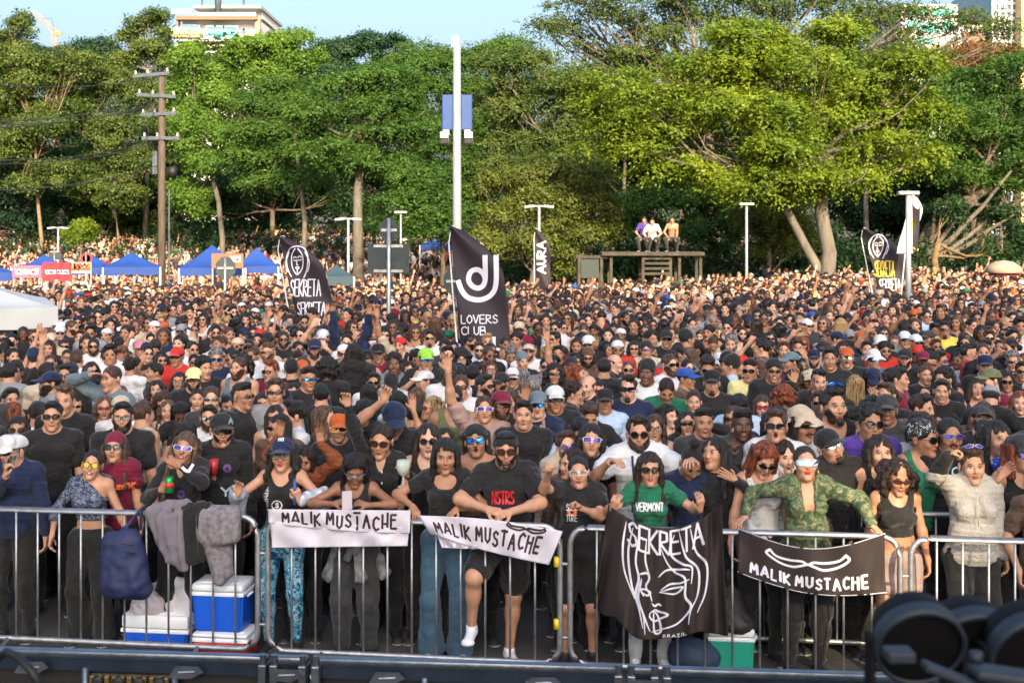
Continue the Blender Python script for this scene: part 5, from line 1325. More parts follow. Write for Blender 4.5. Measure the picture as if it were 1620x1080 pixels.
# wooden utility pole with crossarms and wires
UW = mat('utility_wood', (.085, .062, .050), .9, bump=.8, bscale=6, stretch=(4, 4, .4), var=.3, vscale=4); XA = mat('crossarm_blue_grey', (.06, .075, .10), .7, var=.2)
D6 = 50; k = D6 / FP
t, H = pole_obj('utility_pole', 'thick brown utility pole with four crossarms and wires at left', 'pole', 256, D6, 118, 6.0 * k, UW)
t.children[0].name = 'post'; zz = lambda y: HC - (y - YH) * k
z0 = t.location.z
for y, a, b, m, ang in ((119, -44, 14, XA, 5), (152, -38, 24, XA, -3), (181, -32, 24, XA, 3), (219, -30, 30, XA, 0)):
    mb = MB(); mb.box(((a + b) / 2 * k, -.12, zz(y) - z0), ((b - a) * k, .12, .13), rot=Matrix.Rotation(R(-ang), 3, 'Y')); ca = mb.build('crossarm', m, t)
    mb = MB()
    for q in (a + 4, (a + b) / 2 - 6, b - 4): mb.lathe([(0, 0), (.05, 0), (.06, .05), (.03, .09), (.05, .13), (.0, .17)], (q * k, -.12, zz(y) - z0 + .06 - (q - (a + b) / 2) * k * math.tan(R(-ang)) ), 8)
    mb.build('insulator', mat('insulator', (.35, .33, .32), .4), ca, True)
mb = MB(); mb.lathe([(0, -.2), (.18, -.18), (.2, .2), (0, .24)], (.45, -.1, zz(273) - z0), 12); mb.tube([(0, 0, zz(268) - z0), (.4, -.1, zz(268) - z0)], .03, 6); mb.build('street_light_head', PBLK, t, True)
mb = MB(); mb.tube([(.30, -.05, 0), (.30, -.05, zz(300) - z0)], .035, 8); mb.box((-.22, -.15, zz(258) - z0), (.18, .16, .9)); mb.build('conduit', XA, t)
def wire(p, q, sag, label):
    o = MB(); n = 14; P = [p.lerp(q, i / n) + Vector((0, 0, -sag * 4 * (i / n) * (1 - i / n))) for i in range(n + 1)]; o.tube(P, .016, 5)
    w = o.build('power_line', mat('wire_black', (.03, .03, .035), .5), None, True); tag(w, label, 'wire', 'wires running left from the utility pole')
for (y0, y1, lab, D) in ((192, 155, 'power wire running to the second crossarm', 30), (197, 165, 'power wire running to the utility pole just under the second crossarm', 31), (203, 162, 'power wire ending between second and third crossarms', 32), (253, 222, 'power wire running to the lowest crossarm', 30), (259, 226, 'power wire just under the lowest crossarm', 31), (302, 262, 'lowest power wire meeting the pole below all crossarms', 30), (130, 122, 'topmost thin wire running to the highest crossarm', 34)):
    wire(PX(-60, y0, D), PX(248, y1, D6 - .2), .25, lab)
# street lamps
def lamp(px, ytop, D, label, heads=2, r=.05):
    t, H = pole_obj('street_lamp', label, 'street lamp', px, D, ytop, r, WPO, 'white lamp posts in the park')
    for s in ((-1, 1) if heads == 2 else (0,)):
        mb = MB(); mb.box((s * .30 + (0 if heads == 2 else 0), 0, H - .02), (.34 if heads == 2 else .5, .20, .09), rot=Matrix.Rotation(R(s * 6), 3, 'Y'), bev=.03); l = mb.build('lamp_head', mat('lamp_white', (.32, .33, .35), .4), t)
    mb = MB(); mb.box((0, 0, H), (.7 if heads == 2 else .3, .06, .05)); mb.build('arm', WPO, t)
lamp(551, 346, 44, 'white double headed lamp post left of the backs of road signs')
lamp(853, 326, 40, 'white double headed lamp post above the small dark feather flag')
lamp(1181, 322, 42, 'white lamp post in front of the willow like tree', 1)
lamp(92, 360, 56, 'white double headed lamp post behind the red stall banner')
lamp(1437, 304, 30, 'thick white lamp post beside the rolled flag', 1, .07)
lamp(634, 335, 48, 'slim flared top lamp post behind the backs of road signs', 1, .04)
# backs of road signs
SB = mat('sign_back_dark', (.035, .05, .055), .6, .3, var=.15)
def roadsign(px, D, ytop, label, plates, front=None):
    t, H = pole_obj('road_sign', label, 'road sign', px, D, ytop, .042, GALV)
    z0 = t.location.z
    for shape, cy, w, h, m, dx in plates:
        k = D / FP; zc = HC - (cy - YH) * k - z0; mb = MB()
        if shape == 'rect': P = [(-w / 2, -h / 2), (w / 2, -h / 2), (w / 2, h / 2), (-w / 2, h / 2)]
        else:
            n = 8 if shape == 'oct' else 28; P = [(w / 2 * math.cos(2 * math.pi * (i + .5) / n), h / 2 * math.sin(2 * math.pi * (i + .5) / n)) for i in range(n)]
        P = [((x + dx) * k, z * k + zc) for x, z in P]
        mb.prism(P, .05, .065); pl = mb.build('plate', m, t)
        if m is SB:
            for q in ((-.42, .42) if shape == 'rect' else (0,)): mb = MB(); mb.box((dx * k, .03, zc + q * h * k), (w * k * (.7 if shape == 'rect' else .75), .02, .05)); mb.build('rail', GALV, pl)
    return t
roadsign(615, 22.0, 345, 'back of a tall road sign with rectangular plate under a small octagon plate', [('rect', 409, 66, 47, SB, -1), ('oct', 364, 33, 38, SB, 0)])
roadsign(356, 32, 408, 'back of an octagonal stop sign in front of the big blue tent', [('oct', 424, 34, 38, SB, 0)])
roadsign(724, 26, 412, 'back of an octagonal sign half hidden behind the tall DJ flag', [('oct', 445, 44, 50, SB, -2)])
t = roadsign(136, 46, 398, 'round white road sign with red ring beside the red stall banner', [('disc', 409, 18, 18, mat('sign_red', (.5, .03, .03), .5), 0), ('disc', 409, 13, 13, mat('sign_white', (.7, .7, .72), .5), 0)])
roadsign(86, 50, 396, 'dark rectangular sign back above the red stall banner', [('rect', 405, 20, 16, SB, 0)])
# tents
TB = mat('tent_blue', (.005, .040, .22), .7, bump=.4, bscale=3, var=.12, vscale=2); TW = mat('tent_white', (.46, .49, .50), .75, bump=.4, bscale=3, var=.06, vscale=2)
def tent(px0, px1, ypeak, yeave, D, label, m, yv=None, drop=.28, group='blue market tents behind the crowd'):
    k = D / FP; x0, x1 = (px0 - 810) * k, (px1 - 810) * k; w = x1 - x0; c = (x0 + x1) / 2; zp = HC - (ypeak - YH) * k; ze = HC - (yeave - YH) * k; z0 = float(gz(c, D))
    t = empty('gazebo_tent', (c, D, z0), -math.atan2(c, D)); tag(t, label, 'tent', group)
    n = 12; V = []; F = []
    for j in range(n + 1):
        v = j / n; f_ = (1 - v) ; zz_ = ze + (zp - ze) * (v ** 1.25 if v < 1 else 1) - z0
        for q in range(4):
            a, b = [(-1, -1), (1, -1), (1, 1), (-1, 1)][q], [(-1, -1), (1, -1), (1, 1), (-1, 1)][(q + 1) % 4]
            for i in range(6):
                u = i / 6; sg = .03 * math.sin(math.pi * u) * math.sin(math.pi * min(1, v * 1.2))
                V.append(((a[0] + (b[0] - a[0]) * u) * w / 2 * f_, (a[1] + (b[1] - a[1]) * u) * w / 2 * f_, zz_ - sg * w))
    for j in range(n):
        for i in range(24): F.append((j * 24 + i, j * 24 + (i + 1) % 24, (j + 1) * 24 + (i + 1) % 24, (j + 1) * 24 + i))
    link('roof', meshdata('roof', V, F, [m], False), t)
    mb = MB()
    for a, b in (((-1, -1), (1, -1)), ((1, -1), (1, 1)), ((1, 1), (-1, 1)), ((-1, 1), (-1, -1))):
        A = Vector((a[0] * w / 2, a[1] * w / 2, ze - z0)); B = Vector((b[0] * w / 2, b[1] * w / 2, ze - z0)); 
        for i in range(10):
            p, q = A.lerp(B, i / 10), A.lerp(B, (i + 1) / 10); d = Vector((0, 0, -drop)); o_ = Vector((0, 0, 0))
            mb.add([p, q, q + d * (1 + .08 * math.sin(i + 1)), p + d * (1 + .08 * math.sin(i))], [(0, 1, 2, 3)])
    mb.build('valance', m, t)
    for a in ((-1, -1), (1, -1), (1, 1), (-1, 1)): mb = MB(); mb.box((a[0] * w * .49, a[1] * w * .49, (ze - z0) / 2), (.05, .05, ze - z0 - .02)); mb.build('leg', mat('tent_leg', (.55, .56, .58), .4, .5), t)
    return t
tent(-220, 72, 430, 481, 21, 'large off white gazebo tent cut by the left edge', TW, drop=.32, group=None)
tent(285, 387, 387, 422, 47, 'big royal blue tent right of the utility pole', TB)
tent(165, 252, 399, 421, 46, 'blue tent directly left of the utility pole', TB)
tent(372, 440, 391, 420, 50, 'blue tent behind the orange food sign', TB)
tent(108, 180, 402, 422, 50, 'blue tent behind the yellow food stall banner', TB)
tent(35, 105, 402, 422, 50, 'blue tent behind the pink stall banner', TB)
tent(-50, 20, 417, 430, 44, 'blue tent cut by the left edge behind the white gazebo', TB)
tent(664, 716, 376, 387, 66, 'small blue tent on the slope left of the tall DJ flag', TB)
tent(505, 560, 418, 436, 40, 'dark teal umbrella like tent right of the left face flag', mat('tent_dark', (.02, .05, .07), .7))
def stall(px0, px1, y0, y1, D, label, m, words):
    k = D / FP; c = PX((px0 + px1) / 2, y1, D); w = (px1 - px0) * k; h = (y1 - y0) * k
    t = empty('stall_banner', c); tag(t, label, 'banner'); mb = MB(); mb.box((0, 0, h / 2), (w, .06, h)); b = mb.build('panel', m, t)
    zb = c.z - float(gz(c.x, D))
    for s in (-1, 1): mb = MB(); mb.box((s * w * .48, .05, -zb / 2 + h / 2), (.05, .05, zb + h)); mb.build('post', GALV, t)
    for txt, x, z, ww, hh, wd, mm in words: ribbons([[(-w / 2 + (x + a * ww) * w, (z + q * hh) * h) for a, q in s] for s in word(txt, 0, 0, 1, 1)], wd, lambda u, v: Vector((u, -.036, v)), 'lettering', mm, b, .03)
stall(20, 66, 420, 439, 43, 'pink stall banner with light lettering at far left', mat('banner_pink', (.55, .10, .20), .7), [('BEER SHOP', .1, .3, .8, .4, .05, mat('lettering_cream', (.7, .6, .5), .6))] if False else [('TATTOO ART', .1, .3, .8, .4, .05, mat('lettering_cream', (.7, .6, .5), .6))])
stall(68, 112, 415, 445, 42, 'red stall banner with small white lettering', mat('banner_red', (.45, .02, .035), .6), [('TEXAS', .1, .42, .35, .16, .05, FLW), ('BURGER', .55, .42, .38, .16, .05, FLW)])
stall(111, 144, 415, 432, 42.1, 'yellow stall banner lettered CHURROS', mat('banner_yellow', (.70, .58, .30), .6), [('URROS', .06, .30, .9, .55, .07, mat('lettering_brown', (.30, .04, .02), .6))])
stall(335, 385, 401, 424, 45, 'orange and white food sign on the blue tents', mat('banner_orange', (.28, .10, .05), .6), [('ACAI', .55, .45, .35, .35, .06, FLW)])
# wooden platform with bars in the crowd
t = empty('wooden_platform', PX(1000, 512, 41)); t.location.z = 0; tag(t, 'weathered wooden playground platform with ladder rungs that three people sit on', 'platform')
k = 41 / FP; WD = mat('wood_weathered', (.06, .05, .038), .9, bump=.6, bscale=10, var=.3, vscale=5); zz = lambda y: HC - (y - YH) * k; xx = lambda x: (x - 1000) * k
mb = MB(); mb.box((xx(1030), 0, zz(401)), (160 * k, 1.3, .11)); mb.build('deck', WD, t)
mb = MB(); mb.box((xx(935), -.05, zz(406)), (50 * k, .9, .08)); mb.build('side_deck', WD, t)
for x in (915, 950, 965, 1015, 1058, 1072, 1105): mb = MB(); mb.box((xx(x), -.45, zz(403) / 2), (.09, .09, zz(403))); mb.box((xx(x), .5, zz(403) / 2), (.09, .09, zz(403))); mb.build('post', WD, t)
for y in (408, 416, 424, 432): mb = MB(); mb.box((xx(1036), -.47, zz(y)), (42 * k, .06, .08)); mb.build('rung', WD, t)
mb = MB(); mb.box((xx(932), -.42, zz(422)), (28 * k, .05, 34 * k)); mb.build('board', mat('board_green', (.03, .045, .04), .7), t)
# parasol at far right
t = empty('parasol', (PX(1588, 440, 36).x, 36, 0)); tag(t, 'beige parasol with red inner frill at right edge of the crowd', 'parasol'); k = 36 / FP
mb = MB(); mb.tube([(0, 0, 0), (0, 0, 2.25)], .02, 8); mb.build('pole', GALV, t, True)
mb = MB(); mb.lathe([(.02, 2.27), (.25, 2.23), (.45, 2.10), (.54, 1.92), (.53, 1.92), (.44, 2.08), (.25, 2.2), (.02, 2.24)], (0, 0, 0), 20); mb.build('canopy', mat('parasol_beige', (.32, .26, .20), .8), t, True)
mb = MB(); mb.lathe([(.40, 1.98), (.42, 1.84), (.41, 1.84), (.39, 1.98)], (0, 0, 0), 16); mb.build('frill', mat('parasol_red', (.4, .05, .06), .8), t, True)
# buildings beyond the trees
BW = mat('render_white', (.66, .64, .64), .8, var=.05, vscale=.3); BT = mat('glass_teal', (.03, .36, .34), .15, .3, spec=.8); BY = mat('render_ochre', (.50, .40, .20), .8); BBR = mat('render_brown', (.20, .12, .08), .8); BG = mat('glass_grey', (.10, .16, .20), .12, .3); BGR = mat('render_grey', (.35, .36, .37), .8)
DB = 170; k = DB / FP
t = empty('apartment_building', (PX(343, 0, DB).x, DB, float(gz(PX(343, 0, DB).x, DB)))); tag(t, 'white penthouse apartment block with teal glass balconies at top left', 'building')
zb = lambda y: HC - (y - YH) * k - t.location.z; xq = lambda x: (x - 343) * k
mb = MB(); mb.box((xq(345), 8, zb(57) / 2), (126 * k, 16, zb(57))); mb.box((xq(347), 8.2, (zb(57) + zb(30)) / 2), (122 * k, 15, zb(30) - zb(57))); w = mb.build('wall', BW, t)
mb = MB(); mb.box((xq(358), 9, (zb(30) + zb(9)) / 2 + .2), (104 * k, 13, zb(9) - zb(30) - .4)); mb.build('penthouse_wall', BW, t)
mb = MB(); mb.box((xq(359), 8, zb(11)), (108 * k, 16, .4)); mb.build('roof', BGR, t)
mb = MB(); mb.box((xq(346), -.6, zb(31)), (128 * k, 1.6, .5)); mb.box((xq(284), -.5, zb(45)), (2.5 * k, 1.2, 26 * k)); mb.build('cornice', BBR, t)
mb = MB(); mb.box((xq(409), -.3, zb(42)), (7 * k, 1.0, 26 * k)); mb.box((xq(299), -.9, zb(57)), (44 * k, 2.4, 1.0)); mb.build('ochre_trim_lit_edge', BY, t)  # right edge strip puts the yellow sunlight on the side face into colour
for (a, b, y0, y1) in ((288, 314, 41, 54), (328, 340, 43, 56), (341, 353, 43, 61), (355, 374, 43, 57), (315, 334, 19, 27), (347, 372, 20, 29), (382, 404, 22, 30), (300, 312, 20, 26)):
    mb = MB(); mb.box((xq((a + b) / 2), .04 if y0 > 30 else 2.4, zb((y0 + y1) / 2)), ((b - a) * k + .4, .24, (y1 - y0) * k + .4)); f_ = mb.build('window_frame', BW, t); mb = MB(); mb.box((xq((a + b) / 2), -.12 if y0 > 30 else 2.24, zb((y0 + y1) / 2)), ((b - a) * k, .12, (y1 - y0) * k)); mb.build('pane', BT, f_)
for (a, b, y0, y1) in ((276, 318, 47, 54), (318, 372, 50, 57), (275, 306, 16, 25), (315, 408, 22, 30), (372, 406, 52, 58)): mb = MB(); mb.box((xq((a + b) / 2), -2.0 if y0 > 40 else -1.2, zb((y0 + y1) / 2)), ((b - a) * k, .08, (y1 - y0) * k)); mb.build('balcony_glass', mat('balcony_glass', (.25, .55, .55), .1, alpha=.5), t)
mb = MB(); mb.tube([(xq(345), 0, zb(30)), (xq(345), 0, zb(-40))], .45, 8); mb.tube([(xq(311), 3, zb(9)), (xq(311), 3, zb(-8))], .12, 6); mb.tube([(xq(378), 3, zb(9)), (xq(378), 3, zb(-8))], .15, 6); mb.build('mast', XA, t, True)
for y in (66, 76, 86): mb = MB(); mb.box((xq(345), -.8, zb(y)), (126 * k, 1.8, .4)); mb.build('floor_slab', BGR if y != 76 else BY, t)
DB = 150; k = DB / FP
t = empty('office_building', (PX(1540, 0, DB).x, DB, float(gz(PX(1540, 0, DB).x, DB)))); tag(t, 'pale building with pinkish walls and teal windows behind bare branches at top right', 'building')
xq = lambda x: (x - 1540) * k; zb = lambda y: HC - (y - YH) * k - t.location.z
mb = MB(); mb.box((xq(1475), 8, zb(5) / 2), (90 * k, 14, zb(5))); mb.box((xq(1536), 6, zb(40) / 2), (40 * k, 12, zb(40))); mb.build('wall', BW, t)
mb = MB(); mb.box((xq(1540), .5, zb(58) / 2 - .0), (34 * k, 2, zb(45))); mb.build('brick_wall', BBR, t)
mb = MB(); mb.box((xq(1590), 7, zb(-30) / 2), (40 * k, 14, zb(-30))); mb.build('glass_tower', BG, t)
mb = MB(); mb.box((xq(1622), 5, zb(-30) / 2), (34 * k, 14, zb(-30))); mb.build('ochre_wall', BY, t)
mb = MB()
for x in (1570, 1580, 1590, 1600, 1610): mb.box((xq(x), -.1, zb(-30) / 2), (.25, .2, zb(-30)))
for y in range(-30, 90, 12): mb.box((xq(1590), -.12, zb(y)), (40 * k, .2, .3))
mb.build('mullions', BW, t)
for (a, b, y0, y1) in ((1440, 1462, 30, 45), (1465, 1490, 35, 50), (1495, 1512, 32, 46), (1440, 1470, 10, 22), (1478, 1510, 12, 24), (1518, 1530, 55, 66), (1450, 1480, 58, 68)): mb = MB(); mb.box((xq((a + b) / 2), .94, zb((y0 + y1) / 2)), ((b - a) * k, .2, (y1 - y0) * k)); mb.build('window', BT, t)
# tower crane
DC = 210; k = DC / FP; t = empty('tower_crane', (PX(88, 0, DC).x, DC, float(gz(PX(88, 0, DC).x, DC)))); tag(t, 'orange tower crane with raised jib beyond the trees at top left', 'crane')
xq = lambda x: (x - 88) * k; zb = lambda y: HC - (y - YH) * k - t.location.z; CO = mat('crane_orange', (.55, .25, .07), .6)
def truss(A, B, w, n, name, m):
    mb = MB(); A, B = Vector(A), Vector(B); d = (B - A).normalized(); u = d.cross(Vector((0, 1, 0))).normalized() * w; v = Vector((0, w, 0)); C4 = [u + v, u - v, -u - v, -u + v]
    for c in C4: mb.tube([A + c, B + c], w * .12, 5)
    for i in range(n):
        for q in range(4): mb.tube([A.lerp(B, i / n) + C4[q], A.lerp(B, (i + 1) / n) + C4[(q + 1) % 4]], w * .07, 4)
    mb.build(name, m, t)
truss((xq(88), 0, 0), (xq(86), 0, zb(52)), 3.2 * k, 26, 'mast', CO); truss((xq(92), 0, zb(55)), (xq(53), 0, zb(18)), 2.6 * k, 14, 'jib', CO)
mb = MB(); mb.box((xq(92), 0, zb(53)), (12 * k, 4 * k, 5 * k)); mb.build('cab', CO, t); mb = MB(); mb.tube([(xq(86), 0, zb(54)), (xq(82), 0, zb(30)), (xq(66), 0, zb(29))], .5 * k, 5); mb.build('tie', XA, t)
# ------------------------------------------------------------------ people: cached templates
CACHE = {}
POSE = {  # arms L, R (picture sides), head (yaw, pitch, roll), extras
 'A': ('down', 'down', (0, 3, 0), {}), 'B': ('down', 'down', (16, 4, 4), {}), 'C': ('down', 'down', (-16, 2, -4), {}), 'D': ('chest', 'chest', (4, -30, 0), {}),
 'E': ('down', 'up', (0, 8, 0), {}), 'F': ('up', 'down', (4, 8, 0), {}), 'G': ('phonehi', 'phone', (0, -4, 0), {}), 'H': ('chest', 'fist', (-8, 4, 0), {}), 'I': ('upbent', 'chest', (6, 4, 0), {}),
 'J': ('down', 'down', (4, 0, 2), dict(smile=1)), 'K': ('down', 'down', (-6, 16, 5), {}), 'L': ('mouth', 'down', (8, 0, 0), {}), 'M': ('brow', 'down', (0, 0, 0), {}), 'N': ('high', 'up', (0, 10, 0), dict(smile=1)),
 'O': ('down', 'down', (52, 0, 0), {}), 'P': ('down', 'down', (-52, 2, 0), {}), 'Q': ('down', 'clap', (0, 4, 0), {}), 'R': ('down', 'brow', (0, 5, 0), {}), 'S': ('down', 'down', (0, 6, 0), dict(mouth=1)), 'T': ('fist', 'fwd', (0, 2, 0), {}), 'U': ('wave', 'down', (0, 4, 0), {})}
ARMTXT = {'E': 'one arm straight up', 'F': 'one arm straight up', 'G': 'holding up a phone', 'H': 'raising a fist', 'I': 'raising an open hand', 'L': 'hand at the mouth', 'M': 'hand shading the brow', 'N': 'both arms up', 'Q': 'palm raised by the face', 'R': 'hand shading the brow', 'T': 'arms stretched forward', 'U': 'waving one hand', 'D': 'looking down', 'J': 'smiling', 'S': 'mouth open', 'K': 'head tilted back'}
def fig(g, pose, fat):
    k = ('fig', g, pose, fat)
    if k not in CACHE:
        a = POSE[pose]; CACHE[k] = figure(g, fat, a[0], a[1], a[2], **a[3])
    return CACHE[k]
def cached(key, fn):
    if key not in CACHE: CACHE[key] = fn()
    return CACHE[key]
def tbody(g, pose, fat): return cached(('body', g, pose, fat), lambda: body_mesh(fig(g, pose, fat), .0085))
def ttop(g, pose, fat, kind): return cached(('top', g, pose, fat, kind), lambda: top_mesh(fig(g, pose, fat), kind, .011, seed=hash(g + pose + kind) % 97 if False else ord(pose) * 3 + ord(kind[0])))
def tlegs(g, fat): return cached(('legs', g, fat), lambda: legs_mesh(fig(g, 'A', fat), 'jeans', .014))
def tshoe(g, S): return cached(('shoe', g, S), lambda: shoe_mesh(fig(g, 'A', 0.0), .012, 'shoe', S))
HATS = ('cap', 'capback', 'snap', 'bucket', 'beanie', 'bandana')
def thair(kind, v=0): return cached(('hair', kind, v), lambda: meshdata('hair' if kind not in HATS else 'hat', *hair_mesh(kind, .0065, v), [m_hair('k')]))
def tbeard(kind): return cached(('beard', kind), lambda: meshdata('beard', *beard_mesh(kind), [m_hair('k')]))
def tglass(shape): return cached(('glass', shape), lambda: glasses_mesh(shape))
def setmat(o, i, m): o.material_slots[i].link = 'OBJECT'; o.material_slots[i].material = m
def Mhead(fg): return Matrix.Translation(Vector(fg['hc'])) @ Matrix(fg['HR'].tolist()).to_4x4() @ Matrix.Scale(fg['hs'], 4)
def phone_obj(mw, fg, S, sc):
    p = mw @ (Vector(fg['J']['palm' + S]) + Vector((0, -.03, .03)))
    mb = MB(); mb.box((0, 0, 0), (.075, .009, .15), bev=.006); mb.box((0, -.006, .0), (.068, .002, .14)); o = mb.build('phone', PHM, None); o.location = p; o.rotation_euler = (R(8), 0, R(-12 if S == 'L' else 12)); o.scale = (sc,) * 3
    return o
PHM = mat('phone_dark', (.03, .03, .035), .25)

PEOPLE = []                                 # (X, Y, px, ytop, dict)
HN = {'short': 'short', 'buzz': 'shaved', 'fade': 'short faded', 'quiff': 'tousled', 'curly': 'curly', 'afro': 'afro', 'long': 'long', 'wavy': 'long wavy', 'bangs': 'long fringed', 'longcurly': 'long curly', 'longback': 'long', 'bob': 'bobbed', 'bun': 'tied back', 'topbun': 'top knotted', 'pony': 'pony tailed', 'grey_bald': 'balding', 'capback': '', 'cap': '', 'snap': '', 'bucket': '', 'beanie': '', 'bandana': ''}
HCN = {'k': 'black', 'b': 'dark brown', 'n': 'brown', 'r': 'red', 'y': 'blonde', 'g': 'grey', 'w': 'light brown'}
HATN = {'cap': 'cap', 'capback': 'backwards cap', 'snap': 'flat peaked cap', 'bucket': 'bucket hat', 'beanie': 'beanie', 'bandana': 'bandana'}
LN = {'k': 'dark', 'b': 'blue mirrored', 'c': 'cyan mirrored', 'y': 'yellow', 'r': 'red', 'p': 'purple', 's': 'silver', 'n': 'brown', 'o': 'orange mirrored', 'x': 'clear'}
TN = {'tee': 't-shirt', 'long': 'top', 'tank': 'tank top', 'hood': 'hoodie', 'crop': 'crop top', 'coat': 'jacket'}
def place_depth(px, ytop, g, h=None, fat=0):
    """pick the distance at which a plausible height puts the head top on this photo row and keeps clear of the others"""
    h0 = h or (1.74 if g == 'm' else 1.63)
    best = None
    for dh in ([0] if h else [0, .03, -.03, .06, -.06, .09, -.09, .12, -.12]):
        hh = h0 + dh; D = FP * (HC - hh) / (ytop - YH); X = (px - 810) * D / FP
        if D < YB(X) + .30: continue
        dd = min([math.hypot((X - q[0]), (D - q[1]) * .9) for q in PEOPLE] + [9])
        sc = min(dd, .46) - abs(dh) * .25
        if best is None or sc > best[0]: best = (sc, hh, D, X)
    if best is None:
        X = (px - 810) * 9.3 / FP; D = YB(X) + .34; best = (0, HC - (ytop - YH) * D / FP, D, (px - 810) * D / FP)
    return best[1:]
def describe(d):
    t = []
    sk = ''
    if d.get('H'): t.append('%s %s' % (COLNAME[d['H'][1]], HATN[d['H'][0]]))
    else: t.append('%s %s hair' % (HN[d['hair']], HCN[d['hc']]))
    if d.get('G') and not d.get('away'): t.append('%s glasses' % LN[d['G'][1]] if d['G'][1] != 'x' else 'clear glasses')
    if d.get('B') and not d.get('away'): t.append({'full': 'full beard', 'stubble': 'stubble', 'goatee': 'goatee', 'moustache': 'moustache', 'short': 'short beard'}[d['B']])
    s = 'person with ' + ', '.join(t) + ', %s %s' % (COLNAME[d['T'][1]], TN[d['T'][0]])
    if d.get('away'): s += ', back turned'
    elif d['P'] in ARMTXT: s += ', ' + ARMTXT[d['P']]
    return s
def person(px, ytop, g, skin, hair, hc, h=None, label=None, D=None, **d):
    d = dict(d); d.setdefault('P', 'A'); d.setdefault('T', ('tank' if g == 'f' and int(px) % 3 == 0 else 'tee', 'kkckwkgkektknkbhwkckm'[int(px * 7 + ytop * 3) % 21])); d.setdefault('Y', 0); d.setdefault('F', 0.0); d.setdefault('B', None); d.setdefault('G', None); d.setdefault('H', None); d['hair'] = hair; d['hc'] = hc
    hh, DD, X = place_depth(px, ytop + (2 if not d['H'] else 3), g, h)
    fg = fig(g, d['P'], d['F']); sc = hh / 1.72
    rz = R(d['Y']) + math.atan2(-X, DD) * -0.0 - math.atan2(X, DD) * .8
    rzm = Matrix.Rotation(rz, 4, 'Z')
    hx = rzm @ (Vector(fg['hc']) * sc); top = (fg['hc'][2] + .117 * fg['hs']) * sc
    hd = FP * (HC - top) / (ytop + 3 - YH) if not D else D
    if hd < 8.9: hd = DD
    Xh = (px - 810) * hd / FP
    dz = (HC - (ytop + 3 - YH) * hd / FP) - top
    t = empty('person', (Xh - hx.x, hd - hx.y * .3, 0), rz)
    if abs(dz) > .001: sc *= (1 + dz / top)
    t.scale = (sc,) * 3
    d['away'] = abs(((d['Y'] + 180) % 360) - 180) > 100
    b = link('body', tbody(g, d['P'], d['F']), t); setmat(b, 0, m_skin(skin))
    link('shirt', ttop(g, d['P'], d['F'], d['T'][0]), t, m_cloth(d['T'][1]))
    link('trousers', tlegs(g, d['F']), t, m_cloth(d.get('L', 'k')))
    for S in 'LR': link('shoe', tshoe(g, S), t)
    Mh = Mhead(fg)
    if hair != 'none':
        hk = hair
        if d['H'] and hair in ('afro', 'curly', 'quiff', 'short', 'fade'): hk = 'buzz'
        o = link('hair', thair(hk, (int(px) % 2) if hk in ('long', 'wavy', 'short', 'curly', 'quiff') else 0), t, m_hair(hc)); o.matrix_local = Mh
    if d['H']: o = link(d['H'][0] if d['H'][0] not in ('capback', 'snap') else 'cap', thair(d['H'][0]), t, m_cloth(d['H'][1])); o.matrix_local = Mh @ Matrix.Scale(1.02, 4)
    if d['G']:
        o = link('glasses', tglass(d['G'][0]), t); setmat(o, 0, m_lens(d['G'][1])); setmat(o, 1, m_frame(d['G'][2] if len(d['G']) > 2 else 'k')); o.matrix_local = Mh
    if d['B']: o = link('beard', tbeard(d['B']), t, m_hair('b' if hc == 'k' else hc)); o.matrix_local = Mh
    PEOPLE.append((Xh, hd, px, ytop, d, t))
    t['category'] = 'person'; t['label'] = label or describe(d); t['group'] = 'people in the crowd'
    if d['P'] == 'G' and px % 2 < 3:
        o = phone_obj(Matrix.Translation(t.location) @ rzm @ Matrix.Scale(sc, 4), fg, 'L', sc); tag(o, 'phone held up by ' + (label or describe(d))[:70], 'phone'); o['_p'] = len(PEOPLE) - 1
    return t

# ------------------------------------------------------------------ the front rows, one by one, each posed like its person in the photo
FL = {}
def patt(name, cols, scale, rough=.8, kind='noise', stretch=None):
    if name in MATS: return MATS[name]
    m = bpy.data.materials.new(name); m.use_nodes = True; nt = m.node_tree; b = nt.nodes['Principled BSDF']; b.inputs['Roughness'].default_value = rough
    tc = nt.nodes.new('ShaderNodeTexCoord'); src = tc.outputs['Object']
    if stretch: mp = nt.nodes.new('ShaderNodeMapping'); mp.inputs['Scale'].default_value = stretch; nt.links.new(src, mp.inputs[0]); src = mp.outputs[0]
    if kind == 'wave': n = nt.nodes.new('ShaderNodeTexWave'); n.inputs['Scale'].default_value = scale; n.inputs['Distortion'].default_value = .3
    else: n = nt.nodes.new('ShaderNodeTexNoise'); n.inputs['Scale'].default_value = scale; n.inputs['Detail'].default_value = 3; n.inputs['Distortion'].default_value = 1.2
    nt.links.new(src, n.inputs['Vector']); rp = nt.nodes.new('ShaderNodeValToRGB'); rp.color_ramp.interpolation = 'CONSTANT'
    el = rp.color_ramp.elements
    while len(el) < len(cols): el.new(.5)
    for i, (p, c) in enumerate(cols): el[i].position = p; el[i].color = (*c, 1)
    nt.links.new(n.outputs['Fac' if kind != 'wave' else 'Fac'], rp.inputs[0]); nt.links.new(rp.outputs[0], b.inputs['Base Color']); MATS[name] = m; return m
CAMO = patt('camouflage', [(0, (.02, .05, .02)), (.43, (.10, .075, .045)), (.48, (.03, .13, .05)), (.53, (.27, .20, .12)), (.565, (.06, .09, .04))], 14)
LEGG = patt('patterned_leggings', [(0, (.01, .04, .16)), (.42, (.03, .30, .42)), (.50, (.45, .55, .62)), (.55, (.02, .12, .35)), (.62, (.05, .45, .45))], 16)
